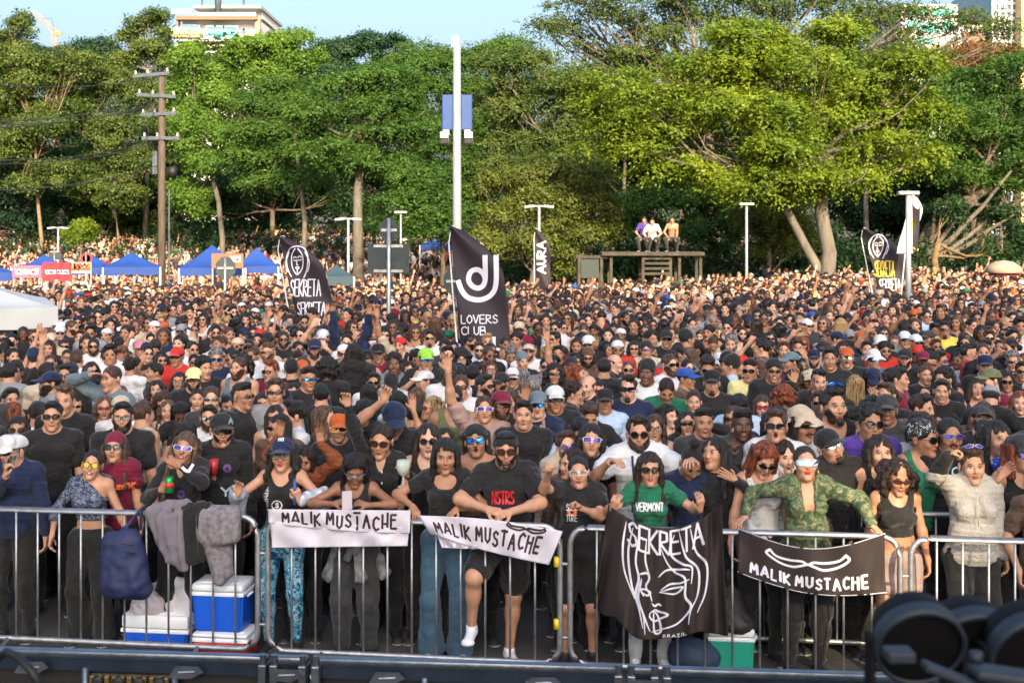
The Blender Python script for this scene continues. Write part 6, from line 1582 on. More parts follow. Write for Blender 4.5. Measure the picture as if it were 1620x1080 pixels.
FLOR = patt('floral_navy', [(0, (.015, .025, .06)), (.50, (.10, .13, .20)), (.55, (.25, .28, .34)), (.59, (.02, .03, .07))], 34)
STRP = patt('striped_shirt', [(0, (.65, .65, .65)), (.45, (.01, .02, .03)), (.60, (.6, .6, .6)), (.72, (.25, .03, .05)), (.85, (.02, .05, .05))], 9, kind='wave')
DOTS = patt('bandana_print', [(0, (.012, .012, .016)), (.60, (.6, .6, .62))], 60)

def hero(px, ytop, g, skin, hair, hc, label, dy=.34, arms=None, head=(0, 0, 0), fat=0, lean=0, side=0, top=('tee', 'k'), topkw=None, leg=('jeans', 'k'), legkw=None, legs=None, glasses=None, beard=None, hat=None, smile=0, mouth=0, lips='n', h=.0065, legp=None, bust=.9, topmat=None, legmat=None, yaw=0, shoes='d', hatmat=None, twist=0):
    D = None; X = (px - 810) / FP * (9.003 + dy) / (1 + .135 * (px - 810) / FP); D = YB(X) + dy
    H = HC - (ytop + 3 - YH) * D / FP; sc = H / 1.72
    if lean or head[1] < -5: sc = sc * (1 + .0009 * lean)
    k = D / FP
    def L2(hx, hy, off): return np.array((((hx - 810) * (D - off) / FP - X) / sc, -off / sc, (HC - (hy - YH) * (D - off) / FP) / sc))
    A = []
    for S in 'LR':
        a = (arms or {}).get(S, 'down')
        if isinstance(a, str): A.append(a); continue
        hx, hy, off, fd, pn, cu, pole = a
        w = L2(hx, hy, off) - np.array(fd, float) / np.linalg.norm(fd) * .06
        A.append((w, pole, fd, pn, cu))
    fg = figure(g, fat, A[0], A[1], head, lean, side, legs(L2) if legs else None, smile, mouth, bust=bust, twist=twist)
    # keep the head where the photo has it
    dx, dz = fg['hc'][0], fg['hc'][2] + .117 * fg['hs']
    t = empty('person', (X - dx * sc, D, 0)); sc2 = sc * (1.72 / dz) if abs(dz - 1.72) < .12 else sc
    t.scale = (sc2,) * 3
    b = link('body', body_mesh(fg, h, lips=lips), t); setmat(b, 0, m_skin(skin))
    sh = link('shirt', top_mesh(fg, top[0], .008, **(topkw or {})), t, topmat or m_cloth(top[1]))
    tr = link('trousers' if leg[0] not in ('shorts', 'short', 'skirt') else 'shorts', legs_mesh(fg, leg[0], .010, **(legkw or {})), t, legmat or m_cloth(leg[1]))
    shs = []
    for S in 'LR':
        o = link('shoe', shoe_mesh(fg, .008, 'shoe', S), t)
        if shoes == 'w': setmat(o, 0, mat('shoe_white', (.72, .73, .78), .5)); setmat(o, 1, mat('shoe_sole', (.6, .6, .6), .6))
        shs.append(o)
    Mh = Mhead(fg)
    if hair != 'none': o = link('hair', meshdata('hair', *hair_mesh(hair, .0055, int(px)), [m_hair(hc)]), t); o.matrix_local = Mh
    if hat: o = link('cap' if 'cap' in hat[0] or hat[0] == 'snap' else hat[0], meshdata('hat', *hair_mesh(hat[0], .0055), [hatmat or m_cloth(hat[1])]), t); o.matrix_local = Mh @ Matrix.Scale(1.02, 4); FL['hat'] = o
    if glasses: o = link('glasses', tglass(glasses[0]), t); setmat(o, 0, m_lens(glasses[1])); setmat(o, 1, m_frame(glasses[2] if len(glasses) > 2 else 'k')); o.matrix_local = Mh; FL['glasses'] = o
    if beard: o = link('beard', tbeard(beard), t, m_hair('b' if hc == 'k' else hc)); o.matrix_local = Mh
    tag(t, label, 'person', 'people in the crowd')
    PEOPLE.append((X, D, px, ytop, None, t)); FL.update(t=t, shirt=sh, trousers=tr, body=b, fg=fg, D=D, sc=sc2, X=X)
    bpy.context.view_layer.update()
    return t
UPF = (0, -.3, 1); PO = (1, .2, -1); PL = (-1, .2, -1)
PR_W = mat('print_white', (.68, .68, .72), .7); PR_R = mat('print_red', (.55, .02, .03), .6); PR_O = mat('print_orange', (.75, .16, .05), .6); PR_B = mat('print_blue_grey', (.30, .45, .52), .6)
hero(22, 686, 'm', 'l', 'buzz', 'g', 'person in white and black cap with fist at the mouth, leftmost at the rail', dy=.30, arms={'L': (8, 742, .34, (.1, -.2, 1), (.9, .3, 0), .9, (-.3, -.2, -1)), 'R': (75, 880, .06, (0, 0, -1), (-1, 0, 0), .4, (1, .5, 0))}, head=(-30, -2, 0), fat=.5, top=('long', 'n'), glasses=('slim', 'k'), beard='short', hat=('snap', 'w'), leg=('jeans', 'k'))
hero(146, 709, 'f', 'l', 'bun', 'k', 'smiling person in yellow round glasses and one shouldered navy floral top', dy=.30, arms={'L': (82, 858, .10, (-.1, -.2, -1), (1, 0, 0), .4, (-1, .3, 0)), 'R': (205, 860, -.02, (0, 0, -1), (-1, 0, 0), .4, (1, .5, 0))}, head=(10, 8, 8), smile=1, top=('long', 'n'), topmat=FLOR, topkw=dict(hem=1.115, cuts=[('C', (.05, -.02, 1.50), (.34, -.02, 1.24), .085, .10, .01), ('C', (.25, 0, 1.35), (.36, 0, 1.0), .09, .10, .01)], loose=.010), glasses=('round', 'y'), leg=('wide', 'k'), legkw=dict(top=1.04, loose=.02), fat=.1)
x = FL['X']
hero(181, 683, 'f', 'l', 'long', 'n', 'person in maroon bandana, round black sunglasses and maroon t-shirt', dy=.62, head=(6, 14, 0), top=('tee', 'm'), glasses=('way', 'k'), hat=('bandana', 'm'), fat=.3, bust=.6, topkw=dict(loose=.02))
decal(FL['shirt'], word('LEY', 0, 0, 1, .9), 180, 773, 16, 6, .16, PR_O, 'lettering'); decal(FL['shirt'], [curve([(0, 1), (.35, .5), (0, 0)]), curve([(1, 1), (.65, .5), (1, 0)]), curve([(.3, .9), (.5, .5), (.7, .9)]), curve([(.3, .1), (.5, .5), (.7, .1)])], 199, 773, 15, 10, .20, PR_O, 'emblem')
hero(292, 681, 'f', 'm', 'long', 'w', 'laughing person in white framed glasses and black sweater holding a green can', dy=.40, arms={'L': (262, 768, .30, (.5, -.3, .5), (.6, .6, 0), .75, (-1, .2, -1)), 'R': (277, 730, .30, (-.8, -.3, .6), (-.2, .9, 0), .5, (1, -.1, -1))}, head=(4, 10, 8), smile=1, top=('long', 'k'), glasses=('rect', 'p', 'w'), fat=.25, topkw=dict(cuts=[('C', (0, -.09, 1.46), (0, -.13, 1.36), .055, .02, .01)]))
lc = FL; t = FL['t']; fg = FL['fg']
P3 = lambda fg, S, d=(0, -.02, .0): FL['t'].matrix_world @ (Vector(fg['J']['palm' + S]) + Vector(d))
mb = MB(); mb.lathe([(0, -.06), (.026, -.06), (.032, -.052), (.032, .05), (.026, .06), (.024, .058), (0, .056)], n=20); o = mb.build('drink_can', mat('can_green', (.02, .32, .08), .3, .6), None, True); o.location = P3(fg, 'L', (.02, -.035, .01)); tag(o, 'green drink can held by the laughing person in black sweater', 'can')
mb = MB(); mb.lathe([(.0325, -.018), (.0328, -.018), (.0328, .018), (.0325, .018)], n=20); mb.build('red_label', PR_R, o, True)
decal(FL['shirt'], [curve([(math.cos(a) * .5 + .5, math.sin(a) * .5 + .5) for a in [i * .7 for i in range(10)]])], 282, 786, 9, 9, .45, mat('badge_purple', (.12, .06, .25), .5), 'badge')
mb = MB(); mb.add([(-.06, -.13, 1.47), (-.012, -.155, 1.425), (-.03, -.15, 1.39), (-.09, -.13, 1.43)], [(0, 1, 2, 3)]); mb.add([(.03, -.135, 1.46), (.0, -.155, 1.42), (.03, -.158, 1.385), (.10, -.125, 1.44)], [(0, 1, 2, 3)])
decal(FL['shirt'], [curve([(0, .6), (.5, .1), (1, 0)]), curve([(1, .0), (1.3, .6), (1.6, 1.1)])], 289, 745, 10, 9, .5, PR_W, 'collar')
hero(351, 652, 'm', 'l', 'buzz', 'k', 'broad person in black cap and black sweatshirt with blue letter Y', dy=.82, head=(20, 2, 0), fat=.45, top=('long', 'k'), glasses=('way', 'k'), beard='stubble', hat=('cap', 'k'), arms={'L': (332, 745, .25, (-.3, -.3, .9), (.8, .5, 0), .7, (-1, .3, -1)), 'R': 'down'})
decal(FL['shirt'], word('Y', 0, 0, 1, 1), 350, 784, 14, 13, .22, PR_B, 'lettering'); decal(FL['shirt'], [curve([(math.cos(a) * .5 + .5, math.sin(a) * .5 + .5) for a in [i * .7 for i in range(10)]])], 355, 745, 9, 9, .5, mat('badge_purple', (.12, .06, .25), .5), 'badge')
decal(FL['hat'], word('A', 0, 0, 1, 1), 362, 670, 6, 9, .25, PR_B, 'emblem')
p = FL['t'].matrix_world @ Vector(FL['fg']['J']['palmL'])
mb = MB(); mb.lathe([(0, -.06), (.028, -.06), (.036, .06), (.034, .06), (.026, -.05), (0, -.05)], n=18); o = mb.build('plastic_cup', mat('cup_red', (.45, .03, .05), .2, alpha=.8), None, True); o.location = p + Vector((.02, -.04, .02)); tag(o, 'red drink in clear plastic cup held beside the letter Y sweatshirt', 'cup')
hero(447, 691, 'f', 'l', 'wavy', 'k', 'older person in navy cap, large glasses and black tank top by the barrier gap', dy=.32, arms={'R': (470, 780, .26, (-.2, -.3, .9), (-.4, .8, 0), .85, (1, .2, -.6)), 'L': (378, 770, .30, (.2, -.3, .9), (0, -1, 0), .35, (-1, .2, -.8))}, head=(0, 5, 0), top=('tank', 'k'), glasses=('big', 'x', 'n'), hat=('cap', 'n'), lips='r', leg=('leggings', 'k'), legmat=LEGG, topkw=dict(hem=.93))
decal(FL['hat'], word('NY', 0, 0, 1, 1), 441, 697, 9, 6, .22, PR_W, 'emblem')
decal(FL['shirt'], [[(.5 + (y - .5) * 1.0, 1 - x) for x, y in s] for s in word('SEPHORA', 0, 0, 1, 1, .3)], 418, 808, 6, 40, .16, PR_W, 'lettering'); decal(FL['shirt'], [curve([(math.cos(a) * .5 + .5, math.sin(a) * .5 + .5) for a in [i * .7 for i in range(10)]])] + word('S', .35, .25, .3, .5), 430, 806, 16, 14, .12, PR_W, 'emblem')
SIL = mat('jacket_silver', (.42, .47, .55), .45, .2, bump=.8, bscale=30)
fg = FL['fg']; sv = FL['t']
for S, s in (('L', -1), ('R', 1)):
    el, wr = fg['J']['el' + S], fg['J']['wr' + S]; F = Field(np.minimum(el, wr) - .15, np.maximum(el, wr) + .15, .010)
    F.prim(('c', el + np.array((0, .0, .02)), el + (wr - el) * .80, .075, .052, .02)); F.prim(('c', el, el + np.array((s * -.01, .04, -.16)), .06, .05, .04)); F.noise(.012, (40, 40, 40), 5, 2); V, Q = F.mesh(); link('jacket', meshdata('jacket', V, Q, [SIL]), sv)
mb = MB(); mb.tube([fg['J']['palmR'] + np.array((0, -.03, .10)), fg['J']['palmR'] + np.array((0, -.03, -.10))], .012, 6); mb.build('lanyard', mat('strap_blue', (.02, .10, .35), .6), sv, True)
hero(480, 702, 'f', 'm', 'bob', 'b', 'person with dark bob and closed eyes in rust orange sweater, both arms up', dy=.62, arms={'L': (446, 678, .10, (.1, -.2, 1), (0, -1, 0), .2, (-1, 0, -.6)), 'R': (508, 690, .10, (0, -.2, 1), (0, -1, 0), .15, (1, 0, -.6))}, head=(6, -6, 6), top=('long', 'o'), topkw=dict(loose=.012), topmat=mat('sweater_rust', (.17, .045, .015), .9, bump=1, bscale=12, bdist=.03))
hero(564, 714, 'f', 't', 'long', 'k', 'person with long black hair and round glasses looking down at a phone', dy=.30, arms={'L': (540, 795, .26, (.9, -.2, .3), (0, .5, -.8), .6, (-1, .2, -.2)), 'R': (572, 797, .26, (-.9, -.2, .3), (0, .5, -.8), .6, (1, .2, -.2))}, head=(4, -22, 3), top=('tank', 'k'), glasses=('round', 'x', 's'), leg=('jeans', 'c'), lean=4, legkw=dict(loose=.03))
mb = MB(); mb.box((0, 0, 0), (.075, .15, .010), bev=.005); mb.box((0, -.0, .0065), (.066, .135, .002)); o = mb.build('phone', mat('phone_rose', (.45, .38, .38), .3, .3), None); o.location = PX(549, 791, FL['D'] - .30); o.rotation_euler = (R(50), 0, R(8)); tag(o, 'rose coloured phone held by the person with long black hair looking down', 'phone')
# grey shirt tied round the waist
F = Field((-.30, -.30, .55), (.30, .25, 1.08), .010); F.prim(('e', (0, .01, .98), (.185, .135, .045), .02))
for a, b, r0, r1 in (((.02, -.14, .97), (.07, -.17, .70), .03, .045), ((-.01, -.14, .97), (-.05, -.16, .86), .035, .03), ((-.14, -.06, .96), (-.22, -.06, .70), .03, .06), ((.15, -.05, .96), (.24, -.05, .72), .03, .06), ((0, -.145, .975), (.01, -.15, .96), .04, .035)): F.prim(('c', a, b, r0, r1, .02))
F.noise(.010, (36, 36, 20), 4, 2); V, Q = F.mesh(); link('tied_shirt', meshdata('tied_shirt', V, Q, [mat('shirt_grey_print', (.14, .15, .16), .9, bump=.5, bscale=30, var=.4, vscale=18)]), FL['t'])
hero(604, 668, 'f', 'l', 'bun', 'b', 'person in dark glasses and buttoned black shirt raising one black sleeved arm', dy=.68, arms={'L': (541, 603, .22, (-.1, -.2, 1), (0, -1, 0), .5, (-1, 0, -.2)), 'R': (642, 742, .28, (-.3, -.3, .8), (-.9, .3, 0), .65, (1, .2, -.8))}, head=(-6, -6, 4), top=('long', 'k'), glasses=('way', 'n'), topkw=dict(cuts=[('C', (0, -.09, 1.46), (0, -.13, 1.34), .055, .02, .01)]))
gp = PX(638, 752, FL['D'] - .36)
GLS = mat('clear_glass', (.75, .85, .85), .03, alpha=.35); mb = MB(); mb.lathe([(0, 0), (.045, .002), (.045, .006), (.006, .012), (.005, .075), (.02, .09), (.048, .12), (.054, .155), (.048, .20), (.046, .20), (.052, .155), (.046, .122), (.0, .092)], n=24); o = mb.build('gin_glass', GLS, None, True); o.location = gp - Vector((0, 0, .085)); tag(o, 'stemmed balloon glass with green garnish held by the person in buttoned black shirt', 'glass')
mb = MB(); 
for c in ((-.018, 0, .15), (.02, -.005, .175)): V, Q = sph(c, .020, 6); mb.add(V, Q.tolist())
mb.build('garnish', mat('garnish_green', (.03, .50, .10), .4), o, True); mb = MB(); mb.lathe([(0, .095), (.044, .122), (.050, .150), (0, .150)], n=20); mb.build('drink', mat('drink_amber', (.5, .42, .12), .1, alpha=.5), o, True)
decal(FL['shirt'], [[(.5, .0), (.5, .12)], [(.5, .8), (.5, .92)]], 602, 765, 4, 22, .5, PR_W, 'buttons')
hero(624, 634, 'm', 'l', 'buzz', 'k', 'person in plain navy cap looking down with tattooed arm raised', dy=1.10, arms={'L': (612, 622, .30, (.3, -.2, 1), (0, -1, 0), .6, (-1, -.1, -.3)), 'R': 'down'}, head=(10, -18, 0), top=('tee', 'k'), hat=('cap', 'n'), h=.008)
hero(705, 691, 'f', 'm', 'long', 'k', 'person with long black hair in square necked black tee and blue jeans', dy=.30, arms={'L': (657, 808, .22, (.3, -.8, -.3), (0, -.2, -1), .4, (-1, .4, -.2)), 'R': (715, 812, .24, (-.5, -.7, -.4), (0, -.2, -1), .5, (1, .4, -.2))}, head=(3, -4, 0), top=('tee', 'k'), topkw=dict(cuts=[('C', (-.050, -.10, 1.42), (.050, -.10, 1.42), .060, .060, .008), ('C', (-.050, -.11, 1.385), (.050, -.11, 1.385), .040, .040, .008)], hem=1.02, loose=.006), leg=('wide', 'j'), legkw=dict(loose=.014, top=1.05), shoes='w')
hero(677, 668, 'f', 'p', 'long', 'b', 'pale person with long brown hair, round sunglasses and thin strapped black top', dy=.72, head=(5, 4, 0), top=('tank', 'k'), glasses=('round', 'k'), h=.008)
hero(753, 669, 'f', 'm', 'longback', 'k', 'person shouting in blue mirrored glasses and black cap worn backwards', dy=.74, head=(-2, 10, -4), mouth=1, top=('crop', 'k'), topkw=dict(cuts=[('E', (0, 0, 1.50), (.4, .4, .13), .01)]), glasses=('way', 'b'), hat=('capback', 'k'), h=.007)
def lg(L2): return {'L': (L2(746, 990, .22), (-.25, -1, .3), (-.15, -1, -.1)), 'R': (L2(805, 1040, -.05), (.2, -1, 0), (.3, -1, 0))}
hero(800, 681, 'm', 'l', 'short', 'k', 'big bearded person in backwards cap and black t-shirt leaning with clasped tattooed hands', dy=.36, arms={'L': (782, 808, .36, (.8, -.5, -.1), (.2, .4, -.8), .65, (-1, .2, -.1)), 'R': (797, 812, .38, (-.8, -.5, -.1), (-.2, .4, -.8), .65, (1, .2, -.1))}, head=(2, 0, 0), fat=.62, lean=6, top=('tee', 'k'), glasses=('way', 'n'), beard='short', hat=('capback', 'k'), leg=('shorts', 'k'), legs=lg, shoes='w')
decal(FL['shirt'], word('NSTRS', 0, 0, 1, 1, .2), 779, 797, 34, 20, .075, PR_R, 'lettering')
hero(915, 719, 'f', 'l', 'bun', 'k', 'person in white cat eye glasses and printed black tee with a raised fist', dy=.36, arms={'L': (868, 738, .34, (0, -.5, .6), (0, -.6, -.7), .95, (-1, .3, -1)), 'R': (908, 797, .32, (-.7, -.3, .5), (0, -.5, -.8), .9, (1, .3, -.8))}, head=(-2, 6, -4), fat=.45, top=('tee', 'k'), topkw=dict(loose=.022), glasses=('rect', 'x', 'w'), leg=('shorts', 'k'), legkw=dict(loose=.02))
decal(FL['shirt'], word('SCHI', 0, .62, 1, .38) + word('TURE', 0, -.05, 1, .38), 896, 823, 17, 26, .07, PR_W, 'lettering'); decal(FL['shirt'], [curve([(.5 + .4 * math.cos(i), .5 + .3 * math.sin(i)) for i in range(8)])], 898, 817, 14, 14, .3, PR_O, 'emblem')
hero(903, 706, 'f', 'l', 'long', 'b', 'person with dark brown hair in profile behind the white cat eye glasses', dy=.72, head=(-48, 0, 0), top=('long', 'h'), h=.008)
hero(935, 668, 'f', 'l', 'long', 'k', 'person with centre parted black hair, white framed purple glasses, black top', dy=.95, head=(2, 10, 3), top=('tee', 'k'), glasses=('rect', 'p', 'w'), h=.008)
hero(897, 679, 'm', 'p', 'short', 'n', 'pale person with red brown hair and purple aviator glasses in beige hoodie', dy=1.05, head=(8, 8, -8), top=('hood', 'e'), glasses=('round', 'p', 's'), h=.008)
hero(1010, 655, 'm', 'l', 'short', 'b', 'bearded person in sunglasses and pale tee reaching both arms forward', dy=.80, arms={'L': (972, 728, .42, (.5, -.9, .2), (0, -.2, -1), .3, (-1, .2, -1)), 'R': (1092, 728, .42, (-.3, -.9, .15), (0, -.2, -1), .3, (1, .2, -1))}, head=(-2, 2, 0), top=('tee', 'w'), glasses=('round', 'k'), beard='short', topkw=dict(loose=.028))
mb = MB(); mb.tube([(-.06, -.13, 1.45), (-.05, -.155, 1.3), (0, -.16, 1.12)], .009, 6); mb.build('lanyard', m_cloth('n'), FL['t'], True)
hero(1028, 713, 'f', 'l', 'long', 'b', 'person with long brown hair in green t-shirt holding up the big black flag', dy=.32, arms={'L': (972, 795, .34, (.2, -.4, .9), (.3, .8, -.2), .5, (-1, .2, -.8)), 'R': (1108, 795, .34, (.0, -.4, .9), (-.3, .8, -.2), .35, (1, .2, -.8))}, head=(-3, 4, 0), top=('tee', 'v'), glasses=('way', 'k'), leg=('jeans', 'w'), shoes='w')
decal(FL['shirt'], word('VERMONT', 0, 0, 1, 1), 1006, 808, 44, 13, .045, PR_W, 'lettering')
hero(1092, 703, 'f', 'm', 'topbun', 'k', 'person with black top knot bowing the head, dark blue shirt', dy=.66, head=(10, -34, 6), top=('long', 'n'), h=.008)
hero(1130, 690, 'f', 'l', 'long', 'k', 'person with very long straight black hair, head back, hand by the neck', dy=.70, arms={'R': (1152, 752, .28, (-.9, -.1, .5), (0, -1, -.2), .1, (1, -.1, -.8)), 'L': 'down'}, head=(-38, 14, -6), top=('long', 'k'), h=.007)
hero(1207, 695, 'f', 'l', 'bob', 'r', 'person with copper red hair looking down in white tank top', dy=.55, head=(4, -24, 8), top=('tank', 'w'), glasses=('oval', 'k'), bust=1.0)
hero(1274, 703, 'f', 'l', 'bun', 'b', 'person in mirrored shield glasses and camouflage blouse with one hand on the rail', dy=.34, arms={'L': (1172, 822, .20, (-.7, -.6, -.3), (0, -.2, -1), .4, (-.6, .5, .3)), 'R': (1388, 838, .24, (.5, -.7, -.6), (0, -.2, -1), .3, (.6, .5, .4))}, head=(-2, 12, 0), fat=.35, top=('long', 'a'), topmat=CAMO, topkw=dict(cuts=[('C', (0, -.10, 1.47), (0, -.165, 1.22), .066, .030, .01)] , loose=.016), glasses=('shield', 's', 's'), lips='r', leg=('jeans', 'k'))
mb = MB()
for s in (-1, 1): mb.tube([(s * .086 + .0 * math.cos(i), .012 + .022 * math.cos(i * .7), -.055 + .022 * math.sin(i * .7)) for i in range(9)], .003, 5, closed=True)
o = mb.build('hoop_earring', mat('earring_gold', (.7, .55, .3), .3, 1), FL['t'], True); o.matrix_local = Mhead(FL['fg'])
hero(1313, 676, 'm', 'l', 'buzz', 'k', 'person in black peaked cap and black roll neck, head tilted, oval silver glasses', dy=.80, head=(10, 10, -18), fat=.55, top=('long', 'k'), topkw=dict(extra=[('c', (0, .015, 1.44), (0, .0, 1.515), .078, .072, .02)], neck=-.045), glasses=('oval', 's', 's'), beard='goatee', hat=('cap', 'k'), side=-2)
hero(1419, 724, 'f', 'm', 'longcurly', 'b', 'person with long curly hair and sunlit face in black one shouldered crop top', dy=.36, head=(4, -12, 4), top=('crop', 'k'), topkw=dict(hem=1.13, extra=[('c', (.10, 0, 1.43), (-.02, -.10, 1.30), .05, .07, .03)]), glasses=('slim', 'n', 'n'), leg=('short', 'e'), legkw=dict(loose=.02, top=1.0), legmat=mat('shorts_taupe', (.24, .18, .17), .9, bump=.4), fat=.25)
hero(1537, 706, 'f', 'l', 'short', 'n', 'person in beige roll neck sweater with sunglasses on the head and raised fist', dy=.36, arms={'L': (1512, 716, .30, (.9, -.2, .35), (0, -.6, -.8), .95, (-1, .2, -.7)), 'R': 'down'}, head=(-4, 4, 0), fat=.5, top=('long', 'e'), topmat=mat('knit_oatmeal', (.36, .345, .315), .95, bump=1, bscale=60, bdist=.01), topkw=dict(loose=.022, extra=[('c', (0, .01, 1.44), (0, -.01, 1.49), .085, .080, .02)], neck=-.02), glasses=None, leg=('jeans', 'k'))
fg = FL['fg']; F = Field(np.minimum(fg['J']['elL'], fg['J']['wrL']) - .12, np.maximum(fg['J']['elL'], fg['J']['wrL']) + .12, .009); F.prim(('c', fg['J']['elL'], fg['J']['wrL'], .068, .048, .02)); V, Q = F.mesh(); link('sleeve', meshdata('sleeve', V, Q, [m_cloth('k')]), FL['t'])
o = link('glasses', tglass('oval'), FL['t']); setmat(o, 0, m_lens('p')); setmat(o, 1, m_frame('s')); o.matrix_local = Mhead(fg) @ Matrix.Translation((0, .015, .085)) @ Matrix.Rotation(R(-30), 4, 'X')
mb = MB(); mb.tube([(-.02, -.17, 1.42), (-.03, -.20, 1.3), (-.025, -.21, 1.2)], .005, 5); mb.tube([(.02, -.17, 1.42), (.03, -.20, 1.32), (.035, -.21, 1.26)], .005, 5); mb.build('drawstring', m_cloth('e'), FL['t'], True)
hero(1502, 658, 'm', 'm', 'buzz', 'k', 'person with shaved head, aviator glasses and moustache in lettered black sweatshirt', dy=.95, head=(-2, 4, 2), top=('long', 'k'), glasses=('way', 'p', 's'), beard='moustache')
decal(FL['shirt'], word('K C', 0, 0, 1, 1), 1484, 752, 34, 13, .07, mat('print_mint', (.4, .7, .68), .6), 'lettering')
hero(1460, 663, 'f', 'm', 'buzz', 'k', 'person in profile with black paisley bandana and round sunglasses', dy=.95, head=(40, 0, 0), top=('tank', 'v'), glasses=('round', 'k'), hat=('bandana', 'k'), hatmat=DOTS, h=.008)
hero(1578, 663, 'f', 'l', 'bangs', 'k', 'person with black fringe and blue printed bandana round the neck', dy=.85, head=(8, 6, 2), top=('tank', 'k'), h=.007)
F = Field((-.10, -.22, 1.26), (.10, .06, 1.50), .008); F.prim(('c', (-.05, -.11, 1.44), (.05, -.11, 1.44), .04, .04, .02)); F.prim(('c', (0, -.135, 1.42), (.0, -.16, 1.30), .055, .018, .03)); F.noise(.006, (40, 40, 20), 3, 2); V, Q = F.mesh(); link('neckerchief', meshdata('neckerchief', V, Q, [patt('bandana_blue', [(0, (.01, .06, .40)), (.62, (.6, .65, .7))], 26)]), FL['t'])
hero(1614, 686, 'f', 'l', 'bob', 'r', 'person in dark grey cap and purple glasses at right edge', dy=.55, head=(12, 6, 0), top=('tank', 'k'), glasses=('big', 'p'), hat=('snap', 'c'), arms={'L': (1590, 745, .2, (.6, -.2, .8), (0, -1, 0), .3, (-1, .1, -1)), 'R': 'down'})
hero(1648, 735, 'm', 'l', 'short', 'b', 'person mostly cut off by the right edge with sunlit forearm', dy=.34, top=('tee', 'h'), arms={'L': (1612, 915, .05, (0, -.1, -1), (1, 0, 0), .5, (-1, .4, 0))}, h=.008)
hero(1392, 686, 'f', 'l', 'long', 'b', 'person with centre parted dark brown hair and bare face above the curly hair', dy=.78, head=(-2, 4, 2), top=('tank', 'k'), h=.007)
hero(1376, 640, 'm', 'm', 'curly', 'k', 'young person with curly fringe and round sunglasses in purple t-shirt', dy=1.15, head=(6, 6, 3), top=('tee', 'p'), glasses=('round', 'k'), h=.008)
hero(1268, 642, 'm', 'm', 'bob', 'k', 'person in beige bucket hat with moustache smoking a cigarette', dy=1.15, head=(22, 4, 0), top=('tee', 'w'), glasses=('slim', 'k'), beard='moustache', hat=('bucket', 'e'), h=.008)
o = MB(); o.tube([(.006, -.10, -.062), (.03, -.17, -.075)], .004, 6); o = o.build('cigarette', PR_W, None, True); o.matrix_world = Matrix.Translation(FL['t'].location) @ Matrix.Scale(FL['sc'], 4) @ Mhead(FL['fg']); tag(o, 'white cigarette between the lips of the person in bucket hat', 'cigarette')
hero(1319, 612, 'm', 'l', 'short', 'k', 'bearded person with blue glasses on the head and black tank top', dy=1.45, head=(10, 8, 0), fat=.3, top=('tank', 'k'), beard='short', h=.008)
o = link('glasses', tglass('oval'), FL['t']); setmat(o, 0, m_lens('b')); o.matrix_local = Mhead(FL['fg']) @ Matrix.Translation((0, .02, .085)) @ Matrix.Rotation(R(-35), 4, 'X')
hero(1231, 641, 'f', 'm', 'long', 'k', 'smiling person with long black hair and oval black glasses left of bucket hat', dy=1.2, head=(4, 6, 0), top=('tank', 'k'), glasses=('oval', 'k'), h=.008)
hero(1241, 694, 'f', 'p', 'bangs', 'b', 'person with brown fringe half hidden behind copper red hair', dy=.85, head=(10, 0, 0), top=('tee', 'w'), h=.008)
print('heroes', round(time.time() - T0, 1))
HS = 1.0
